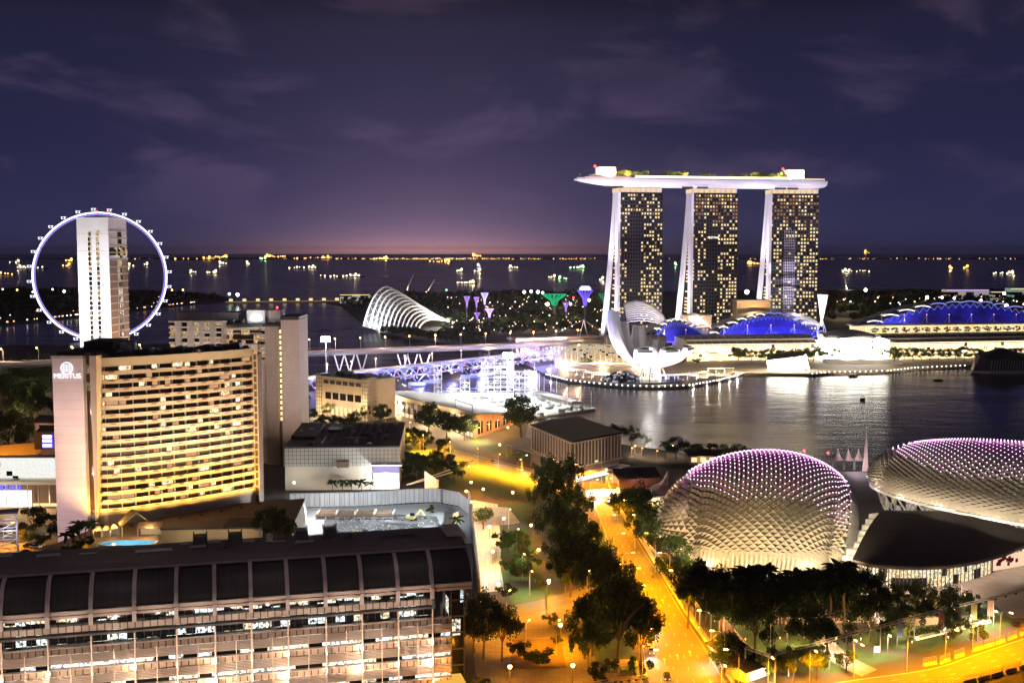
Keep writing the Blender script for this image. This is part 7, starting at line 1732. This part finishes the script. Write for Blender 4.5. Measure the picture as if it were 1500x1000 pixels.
for u, v, g, r in ((336,431,G_green,3.0),(348,432,G_cool,3.6),(654,425,G_green,1.8),(802,446,G_white,3.2),(840,436,G_red,1.6),(828,447,G_white,1.8),(836,446,G_white,1.8),(863,440,glow('rose_lamp',(1,.6,.7),10),3.0),(768,428,G_white,3.2),(778,427,G_white,3.2),(788,428,G_white,3.4),(795,429,G_white,2.6)):
    o = small_lamp(u, v, 22, r, g, 'x', None, 'work_lamp', 2.5e5, (.9,.95,1)); GL.append(o)
for u, v, r in ((1094,428,6.0),(1268,425,4.6),(1358,436,4),(1380,436,3),(1471,430,4.2),(1474,448,4.2),(1398,437,3),(1437,440,2.5)):
    o = small_lamp(u, v, 26, r*.8, G_white, 'x', None, 'work_lamp', 4.0e5, (1,.95,.85)); GL.append(o)
order(GL, 'large dazzling work lamp beyond the bay, {}', 'work lamps beyond the bay')
# white dots along the waterfront edge
def along(pts, step):
    q = [P(u,v,2) for u,v in pts]; out = []
    for k in range(len(q)-1):
        n = max(1, int((q[k+1]-q[k]).length/step))
        out += [q[k].lerp(q[k+1], j/n) for j in range(n)]
    return out
Gq = glow('quay_light', (1,.92,.78), 5)
edge1 = [(800,548.5),(830,556.5),(870,561.5),(920,565.5),(965,566.5),(1010,564.5),(1050,557.5),(1075,551.5),(1088,546.5)]; edge2 = [(1190,547.5),(1215,545.5),(1260,544.5),(1300,543.5),(1345,538.5),(1420,535.5)]
qm = MB().ball((0,0,.5), .62, 6, 4).tube([(0,0,-.6),(0,0,.4)], .2, 4).mesh('quay_lamp', Gq)
for e, lab, grp in ((edge1,'small white lamp in the chain along the curved promontory quay','quay lamps, promontory'),(edge2,'small white lamp in the chain along the quay before the atrium','quay lamps, atrium')):
    for k, p in enumerate(along(e, 5.2)):
        o = bpy.data.objects.new('quay_lamp', qm); COL.objects.link(o); o.location = p; tag(o, lab, 'lamp', grp)
        if k % 4 == 0: light((0,-2.2,-.2), 5e3, (1,.86,.66), o, radius=.5)
# pergola frames along the promontory
for k in range(11): p = P(1085+k*30, 534+(-1 if k > 7 else 2), 9); light(p, 4.5e4, (1,.74,.42), None, 'SPOT', .1, (p.x, p.y+22, 2), 130, .7)
for k in range(5): p = P(1015+k*18, 540, 9); light(p, 4.5e4, (1,.74,.42), None, 'SPOT', .1, (p.x, p.y+25, 2), 130, .7)
for u, v in ((1030,872),(1060,915),(1085,895),(1110,935),(1130,890),(1160,925),(1180,895),(1205,925),(1235,895),(1265,920),(1310,895),(1340,915),(1370,890),(1410,900)): p = P(u, v, 6); light(p, 3600, (1,.56,.2))  # bare lights added to brighten the dark grove before the shells
PG = []
for k, (u, v) in enumerate([(838,553),(862,557),(888,560),(915,562),(968,562),(1000,561),(1030,557),(1055,551)]):
    p = P(u, v-4, 2); t = thing('pergola', 'x', 'pergola', p, R(-8 if u < 950 else 14)); mb = MB(); w_ = 13
    for x in (-w_,-w_/3,w_/3,w_): mb.beam((x,0,0),(x,0,5), .5)
    mb.beam((-w_-1,0,5.2),(w_+1,0,5.2), .9, .6); mb.build('frame', M_white, t); light((0,-2,6), 3.0e4, (1,.8,.55), t, 'SPOT', .1, (0,6,0), 130, .7); PG.append(t)
order(PG, 'white pergola frame on the promontory promenade, {}', 'pergolas on the promenade')

# sodium lamps of the park and the roads
pole_m = MB().tube([(0,0,0),(0,0,4.6)], [.11,.07], 6).mesh('pole', M_dark); globe_m = MB().ball((0,0,5.0), .55, 10, 7).mesh('globe', glow('park_globe', (1,.62,.22), 16)); cap_m = MB().lathe([(.3,5.48),(.34,5.55),(.05,5.75)], 8).mesh('cap', M_dark)
PL = []
def park_lamp(u, v, e=2600):
    p = P(u, v, 7.0); t = thing('park_lamp', 'x', 'street lamp', (p.x,p.y,2.05), 0)
    for nm, me in (('pole',pole_m),('globe',globe_m),('cap',cap_m)): o = bpy.data.objects.new(nm, me); COL.objects.link(o); o.parent = t
    light((0,-.9,4.6), e*2.6, (1,.34,.0), t, radius=.5); PL.append(t)
for u, v in ((712,745),(714,790),(720,840)): p = P(u,v,2); light((p.x-2,p.y,13), 1.1e4, (1,.97,.85))
for u, v in ((738,759),(717,771),(778,769),(722,807),(789,805),(804,850),(730,855),(821,915),(747,976),(839,974),(708,716),(751,721),(683,719),(687,683),(690,706),(732,651),(744,626),(690,735)): park_lamp(u, v)
order(PL, 'glowing orange globe lamp on a thin post in the park, {}', 'globe lamps in the park')
def cobra(p, face, h, e, label, store, col=(1,.33,.0), arm=3.2):
    t = thing('street_lamp', label, 'street lamp', (p.x,p.y,2.05), math.atan2(face.y, face.x)); MB().tube([(0,0,0),(0,0,h*.92),(arm*.35,0,h),(arm,0,h+.25)], [.14,.1,.08,.06], 6).build('post', M_steel, t)
    MB().obox((arm+.3,0,h+.12), 1.1, .36, .22).build('lamp_head', G_sodium, t); light((arm+.2,0,h-.3), e, col, t, 'SPOT', .1, (arm+.8,0,0), 152, .7); store.append(t); return t
RL = []
for k in range(6, 78, 5):
    if k >= len(rdA): break
    a, b = rdA[k], rdB[k]
    for q, f in ((b, a-b), (a, b-a)): cobra(q-(f.normalized()*1.2), f.normalized(), 11, 4.6e4, 'x', RL)
order(RL, 'tall sodium street lamp beside the main road, {}', 'lamps of the main road'); RL = []
for k in range(8, len(cA)-2, 4): a, b = cA[k], cB[k]; cobra(b-((a-b).normalized()*1.2), (a-b).normalized(), 10, 1.4e5, 'x', RL, (1,.37,.01))
order(RL, 'tall sodium street lamp beside the bright avenue, {}', 'lamps of the avenue'); RL = []
for k in range(2, len(frA)-2, 5): a, b = frA[k], frB[k]; cobra(a-((b-a).normalized()*1.2), (b-a).normalized(), 10, 6e4, 'x', RL)
order(RL, 'tall sodium street lamp beside the front road, {}', 'lamps of the front road'); RL = []
for u, v in ((742,912),(800,900),(860,880),(700,930),(905,870),(770,960),(815,960)): p = P(u,v,2); cobra(p, Vector((.3,1,0)), 9, 3e4, 'x', RL)
order(RL, 'sodium street lamp around the side road and plaza, {}', 'lamps of the side road'); RL = []
for u, v in ((10,760),(30,725+30),(40,690),(6,800),(70,760)): p = P(u,v,2); cobra(p, Vector((1,.2,0)), 9, 2.2e4, 'x', RL)
order(RL, 'street lamp on the bank before the corner mall, {}', 'lamps by the corner mall'); RL = []
for u, v in ((700,640),(715,635),(725,628),(735,622),(745,617),(752,612),(548,615),(565,620),(600,632)): 
    p = P(u,v,2); cobra(p, Vector((.5,-1,0)), 6, 7e3, 'x', RL, (1,.6,.2), 1)
order(RL, 'orange lamp in the row along the foot of the grandstand, {}', 'lamps by the grandstand'); RL = []
for u, v in ((1035,843),(1000,838),(1178,935),(1200,945),(1222,958),(1250,962),(1300,955),(1215,980),(1330,925),(1395,915),(1420,925),(1455,918),(1280,870),(1040,975)):
    p = P(u,v,2); cobra(p, Vector((.2,-1,0)), 5, 6500, 'x', RL, (1,.72,.40), .8)
order(RL, 'small warm path lamp in the garden before the shells, {}', 'path lamps before the shells'); RL = []
for k in range(46):
    u, v = gr.uniform(1010,1420), gr.uniform(862,940); p = P(u, v, 2+gr.random()*7)
    o = solo(MB().ball((p.x,p.y,p.z), gr.uniform(.12,.24), 6, 4).tube([(p.x,p.y,p.z-.5),(p.x,p.y,p.z)], .05, 4), 'garden_lamp', gr.choice(Gs), 'tiny lamp glinting between the dark trees before the shells', 'lamp', 'lamps among the trees before the shells')
RL = []
for u, v in ((800,618),(838,640),(868,650),(925,668),(930,664),(962,672),(985,664),(1004,668),(1022,672),(1035,668),(940,668),(1090,690)):
    p = P(u,v,2); cobra(p, Vector((.2,-1,0)), 4.5, 1600, 'x', RL, (1,.72,.45), .6)
order(RL, 'small warm lamp along the bay path and restaurants, {}', 'path lamps by the bay')

# ================================================================== barriers, gantries, banners, cars, boats
bm_ = MB().extr([(-.4,0),(-.35,.25),(-.14,.45),(-.12,1.0),(.12,1.0),(.14,.45),(.35,.25),(.4,0)], -2.4, 2.4).mesh('barrier_block', M_conc); bf_ = MB()
for k in range(6): bf_.tube([(-2.3+k*.92,0,1.0),(-2.3+k*.92,0,2.3)], .05, 4)
for z in (1.5,1.9,2.3): bf_.beam((-2.3,0,z),(2.3,0,z), .05)
bf_ = bf_.mesh('barrier_fence', M_steel)
def barrier_row(pts, label, grp, step=4.9):
    q = along(pts, step)
    for k in range(len(q)-1):
        d = q[k+1]-q[k]; o = bpy.data.objects.new('road_barrier', bm_); COL.objects.link(o); o.location = q[k]+Vector((0,0,.1)); o.rotation_euler = (0,0,math.atan2(d.y,d.x)); tag(o, label, 'barrier', grp)
        f = bpy.data.objects.new('mesh_fence', bf_); COL.objects.link(f); f.parent = o
barrier_row([(1072,998),(1040,948),(1004,896),(975,850),(944,800),(921,762)], 'concrete barrier block topped with mesh in the run along the main road', 'barriers along the main road')
barrier_row([(1362,974),(1384,970),(1405,962),(1432,952),(1465,942),(1500,929),(1540,915)], 'concrete barrier block in the run along the front road', 'barriers along the front road')
barrier_row([(1385,1006),(1420,1000),(1460,990),(1500,978),(1540,964)], 'concrete barrier block in the near run at the bottom right corner', 'barriers at the bottom corner')
def gantry(pts, label, zt=9.5):
    q = [P(u,v,zt) for u,v in pts]; t = thing('lighting_gantry', label, 'gantry', (q[0].x,q[0].y,2)); O = Vector(t.location); q = [p-O for p in q]
    mb = MB()
    for k in range(len(q)-1):
        a, b = q[k], q[k+1]; n = max(2,int((b-a).length/3.5))
        for dx, dz in ((-.3,-.3),(.3,-.3),(0,.4)): mb.beam(a+Vector((dx,0,dz)), b+Vector((dx,0,dz)), .16)
        for j in range(n): mb.beam(a.lerp(b,j/n)+Vector((0,0,.4)), a.lerp(b,(j+1)/n)+Vector((.3 if j%2 else -.3,0,-.3)), .1)
    mb.build('truss', pbr('gantry_steel', (.5,.42,.35), .5) if 'gantry_steel' not in MATS else MATS['gantry_steel'], t)
    for k in range(len(q)):
        p = q[k]; MB().tube([(p.x,p.y,0),(p.x,p.y,p.z)], .2, 6).build('post', M_steel, t)
    mb = MB()
    for k in range(len(q)-1):
        for j in range(4): p = q[k].lerp(q[k+1],(j+.5)/4); mb.obox((p.x,p.y,p.z-.9), .6, .4, .5)
    mb.build('spotlights', M_dark, t)
gantry([(1136,957),(1190,944),(1240,930),(1290,917),(1340,903),(1400,888),(1450,876),(1510,860)], 'long truss of race lights on posts along the front road')
gantry([(1092,948),(1136,963)], 'short truss meeting the long race light truss by the corner')
gantry([(888,698),(905,740),(930,775),(960,808),(985,838),(1003,862),(1025,890)], 'truss of race lights on posts along the right side of the main road')
gantry([(742,651),(778,662),(835,677),(850,681)], 'short truss of race lights before the louvred hall')
gantry([(870,1000),(905,994),(948,990)], 'short truss of race lights at the bottom of the plaza',7)
BN = []
for u, vb, vt, c in ((1378,930,893,(.5,.12,.06)),(1402,924,888,(.12,.06,.08)),(1426,918,883,(.3,.22,.05)),(1450,912,878,(.7,.35,.2)),(1318,945,905,(.3,.3,.32)),(1284,960,945,(.75,.8,.9))):
    p = P(u,vb,2); h = hz(u,vt,p.y)-2; t = thing('banner_stand', 'x', 'banner', p); MB().tube([(-.8,0,0),(-.8,0,h)], .09, 5).tube([(-.8,0,h),(1,0,h)], .06, 4).build('pole', M_steel, t); MB().box(-.7,.9,-.05,.05,h*.3,h*.96).build('banner_cloth', pbr('banner_cloth', c, .8, var=.5, scale=1.2), t); light((.2,-1.6,1.2), 350, WHITE, t, radius=.1); BN.append(t)
order(BN, 'upright banner on a pole in the theatre garden, {}', 'banners in the theatre garden')
PO = []
for u, vb, vt in ((1408,878,856),(1431,884,866),(1455,895,875),(1282,905,855),(1128,965,915),(1155,990,930)):
    p = P(u,vb,2); h = hz(u,vt,p.y)-2; t = thing('flag_pole', 'x', 'pole', p); MB().tube([(0,0,0),(0,0,h)], [.16,.1], 6).build('pole', M_white, t); MB().ball((0,0,h+.12), .18, 6, 4).build('finial', M_steel, t); light((.8,-1.5,.8), 300, WHITE, t, radius=.1); PO.append(t)
order(PO, 'bare white pole in the theatre garden, {}', 'poles in the theatre garden')
def car(u, v, rz, col, label, z=2.06):
    p = P(u,v,z); t = thing('parked_car', label, 'car', p, rz); m = pbr('car_paint', col, .25, .2, var=.05, spec=.6)
    MB().extr([(-.85,.3),(-.88,.75),(-.8,.92),(.8,.92),(.88,.75),(.85,.3)], -2.15, 2.15).build('body', m, t)
    mb = MB(); mb.v = [(-1.6,-.74,.92),(1.1,-.74,.92),(1.1,.74,.92),(-1.6,.74,.92),(-1.0,-.6,1.46),(.5,-.6,1.46),(.5,.6,1.46),(-1.0,.6,1.46)]; mb.f = [[4,5,6,7],[0,1,5,4],[1,2,6,5],[2,3,7,6],[3,0,4,7]]; c = mb.build('cabin', M_glass, t)
    MB().box(-.95,.45,-.58,.58,1.47,1.5).build('roof', m, c)
    for x in (-1.35,1.35):
        for y in (-.85,.85): MB().tube([(x,y-.1,.32),(x,y+.1,.32)], .32, 10).build('wheel', M_dark, t)
    for y in (-.6,.6): MB().box(2.15,2.2,y-.18,y+.18,.58,.74).build('headlight', G_paneW, t); MB().box(-2.2,-2.15,y-.18,y+.18,.62,.78).build('tail_light', glow('tail_light', (.5,.02,.01), 1) if 'tail_light' not in MATS else MATS['tail_light'], t)
    return t
car(42,801,R(-15),(.03,.03,.035),'dark car on the service road, upper of the pair left of the slab'); car(38,810,R(-12),(.05,.05,.06),'dark car on the service road, lower of the pair left of the slab'); car(52,802,R(-12),(.7,.7,.72),'pale car parked just right of the dark pair')
car(755,664,R(20),(.75,.75,.76),'white van like car under the short race light truss'); car(1490,915,R(60),(.02,.02,.022),'black car with lit roof at the end of the hedge wall')
CARS = []
LAWN_FILL = [cobra(P(u,v,2), Vector((.2,-1,0)), 9, 1.0e4, 'x', [], (1,.90,.55)) for u, v in ((757,806),(765,845),(776,872),(745,775))]; order(LAWN_FILL, 'added pale lamp brightening the park lawns, {}', 'lamps added over the lawns')  # extra lamps added only to brighten the lawns
def traffic(k, f, A, B, fwd, shade):
    a = A[k].lerp(B[k], f); d = (A[k+1]-A[k]).normalized()*(1 if fwd else -1); t = car(0, 500, math.atan2(d.y, d.x), (shade, shade, shade*1.02), 'x'); t.name = 'car'; t.location = (a.x, a.y, 2.1); CARS.append(t)
    light((2.6,0,.75), 9e3, (1,.93,.8), t, 'SPOT', .1, (14,0,-.6), 75, .8)
for k, f, w_, sh in ((5,.12,False,.4),(9,.28,False,.05),(14,.14,False,.6),(66,.15,False,.5),(62,.3,False,.05),(58,.2,False,.3),(69,.35,False,.6),(24,.2,False,.04),(20,.3,False,.5)): 
    if k+1 < len(rdA): traffic(k, f, rdA, rdB, w_, sh)
for k, f, w_, sh in ((12,.3,True,.6),(16,.7,False,.05),(19,.3,True,.4),(23,.7,False,.5),(26,.3,True,.04),(30,.35,True,.6),(33,.7,False,.3)): traffic(k, f, cA, cB, w_, sh)
order(CARS, 'car with its headlights on, driving on the golden lit roads, {}', 'cars on the roads')
def hedge_wall():
    a = P(1342,938,2); b = P(1452,912,2); d = b-a; t = thing('planter_wall', 'low wall with a strip of light under the hedge by the front road', 'planter', (a.x,a.y,2), math.atan2(d.y,d.x)); ln = d.length
    MB().box(0,ln,0,.6,0,1.1).build('wall', M_cream, t); MB().box(0,ln,-.12,-.02,.15,.45).build('light_strip', glow('strip_light', (1,.85,.3), 3), t)
    rnd = random.Random(6); mb = MB()
    for k in range(1500): c = Vector((rnd.uniform(0,ln), rnd.uniform(.8,3.6), 1+rnd.random()*1.2)); u = Vector((rnd.gauss(0,1),rnd.gauss(0,1),rnd.gauss(0,1))).normalized(); v = u.cross(Vector((.3,.5,.8))).normalized(); mb.face([c-u*.3,c-v*.2,c+u*.3,c+v*.2])
    mb.build('hedge', M_leaf, t); light((ln*.8,-2,2), 2200, WHITE, t)
hedge_wall()
def corner_shelter():
    p = P(1092,1000,2); t = thing('underpass_entrance', 'sunken entrance with sloping dark glass roof at the road corner', 'entrance', p, R(38))
    MB().box(0,10,0,7,0,3).build('wall', M_cream, t); mb = MB(); mb.v = [(-.5,-.5,3.2),(10.5,-.5,3.2),(10.5,14,7.5),(-.5,14,7.5),(-.5,-.5,2.9),(10.5,-.5,2.9),(10.5,14,7.2),(-.5,14,7.2)]; mb.f = [[0,1,2,3],[7,6,5,4],[0,4,5,1],[1,5,6,2],[2,6,7,3],[3,7,4,0]]; mb.build('roof', M_glass, t)
    MB().box(2,8,-.3,-.05,.2,2.4).build('lit_opening', G_paneW, t); light((5,-4,3), 2500, WARM, t)
corner_shelter()
p = P(912,985,2); t = thing('bus_shelter', 'curved glass bus shelter between two dark bushes at the bottom of the plaza', 'shelter', p, R(8))
MB().extr([(-2,2.6),(-1,3.3),(1,3.5),(2,3.2),(2,3.05),(1,3.35),(-1,3.15),(-2,2.45)], -3.5, 4).build('roof', pbr('shelter_glass', (.25,.24,.26), .25), t)
for x in (-3,0,3.5): MB().tube([(x,1.2,0),(x,1.2,3.3)], .1, 5).build('post', M_steel, t)
MB().box(-3,3.5,.8,1.2,.4,.55).build('bench', M_wood, t)
q0, q1 = P(687,737,2), P(702,872,2); d = q1-q0; t = thing('boundary_wall', 'dark grey ribbed wall running along the pale footpath', 'wall', (q0.x,q0.y,2), math.atan2(d.y,d.x)); MB().box(0,d.length,-.2,.2,0,5.5).build('wall_panel', pbr('wall_grey', (.10,.10,.10), .7), t)
mb = MB()
for k in range(int(d.length/2.5)): mb.box(k*2.5, k*2.5+.25, -.45, .45, 0, 5.7)
mb.build('wall_post', M_steel, t)
# planted stones and hedges of the bed
BT = []
for u, v, l_, lab in ((1250,552,9,'small tour boat on the bay, nearest the atrium quay'),(1375,557,9,'small tour boat on the bay, below the dark pavilion'),(1428,548,9,'small boat beside the dark pavilion'),(1356,541,6,'low dark boat close to the quay right of the atrium'),(1310,542,6,'low dark boat against the quay lamps'),(1264,585,4,'tiny dark boat alone in the middle of the bay')):
    p = P(u,v,0); t = thing('tour_boat', lab, 'boat', p, R(8)); MB().prism([(-l_/2,-1.4),(l_*.3,-1.4),(l_/2,0),(l_*.3,1.4),(-l_/2,1.4)], -.3, 1.1).build('hull', M_dark, t); MB().box(-l_*.35,l_*.2,-1.1,1.1,1.1,1.3).build('deck', M_wood, t)
    MB().box(-l_*.4,l_*.22,-1.2,1.2,2.7,3.0).build('roof', pbr('boat_roof', (.5,.48,.5), .5) if 'boat_roof' not in MATS else MATS['boat_roof'], t)
    for x in (-l_*.36,l_*.18): MB().tube([(x,0,1.2),(x,0,2.7)], .12, 4).build('post', M_steel, t)
CR = []
for u, vb, vt, du in ((594,430,402,12),(625,430,409,12),(1240,424,404,-4),(1163,426,405,8)):
    p = P(u,vb,2); h = hz(u,vt,p.y)-2; m = mpp(p); t = thing('site_crane', 'x', 'crane', p); MB().beam((0,0,0),(du*m*.3,0,h*.35), 2.2).beam((du*m*.3,0,h*.35),(du*m,0,h), 1.6).build('jib', M_steel, t); MB().box(-3,3,-3,3,0,6).build('cab', M_cream, t); light((4,-14,10), 4e4, (1,.75,.45), t); CR.append(t)
order(CR, 'slanting crane jib on the far shore, {}', 'cranes on the far shore')
for k, (u0, u1, v0, v1, g, lab) in enumerate(((1386,1448,424,438,'violet','long lit shed with violet eaves behind the right blue hall'),(1480,1515,422,438,'green','pale green lit block at the far right behind the blue hall'),(498,540,431,441,'white','low white lit building left of the glasshouse'),(1452,1468,427,438,'white','small pale lit block between the two sheds behind the blue hall'))):
    a = P(u0, v1+3, 2); W = (u1-u0)*mpp(a); H = hz(u0,v0,a.y)-2; t = thing('lit_shed', lab, 'shed', a); MB().box(0,W,0,30,0,H).build('wall', cells('shed_glass_'+g, (9,80,7), .7, {'violet':[(1,.75,.6),(.8,.7,.9)],'green':[(.4,.75,.6),(.5,.8,.7)],'white':[(.9,1,.8),(1,.9,.7)]}[g], .6, soft=.1), t); MB().box(-2,W+2,-2,32,H,H+1.5).build('roof', M_roof, t); MB().box(0,W,-.6,-.1,H-2,H-.6).build('eave_light', G_pur if g == 'violet' else G_soft, t)

# ================================================================== humid air over the sea
hm = bpy.data.materials.new('humid_air'); hm.use_nodes = True; hn = hm.node_tree; hn.nodes.clear()
ho = hn.nodes.new('ShaderNodeOutputMaterial'); hv = hn.nodes.new('ShaderNodeVolumePrincipled'); hv.inputs['Density'].default_value = 1.8e-5; hv.inputs['Color'].default_value = (.92,.88,.95,1); hv.inputs['Anisotropy'].default_value = .5
hn.links.new(hv.outputs[0], ho.inputs['Volume'])
tag(MB().box(-41000,41000,-900,41000,-6,230).build('haze', hm), kind='stuff')
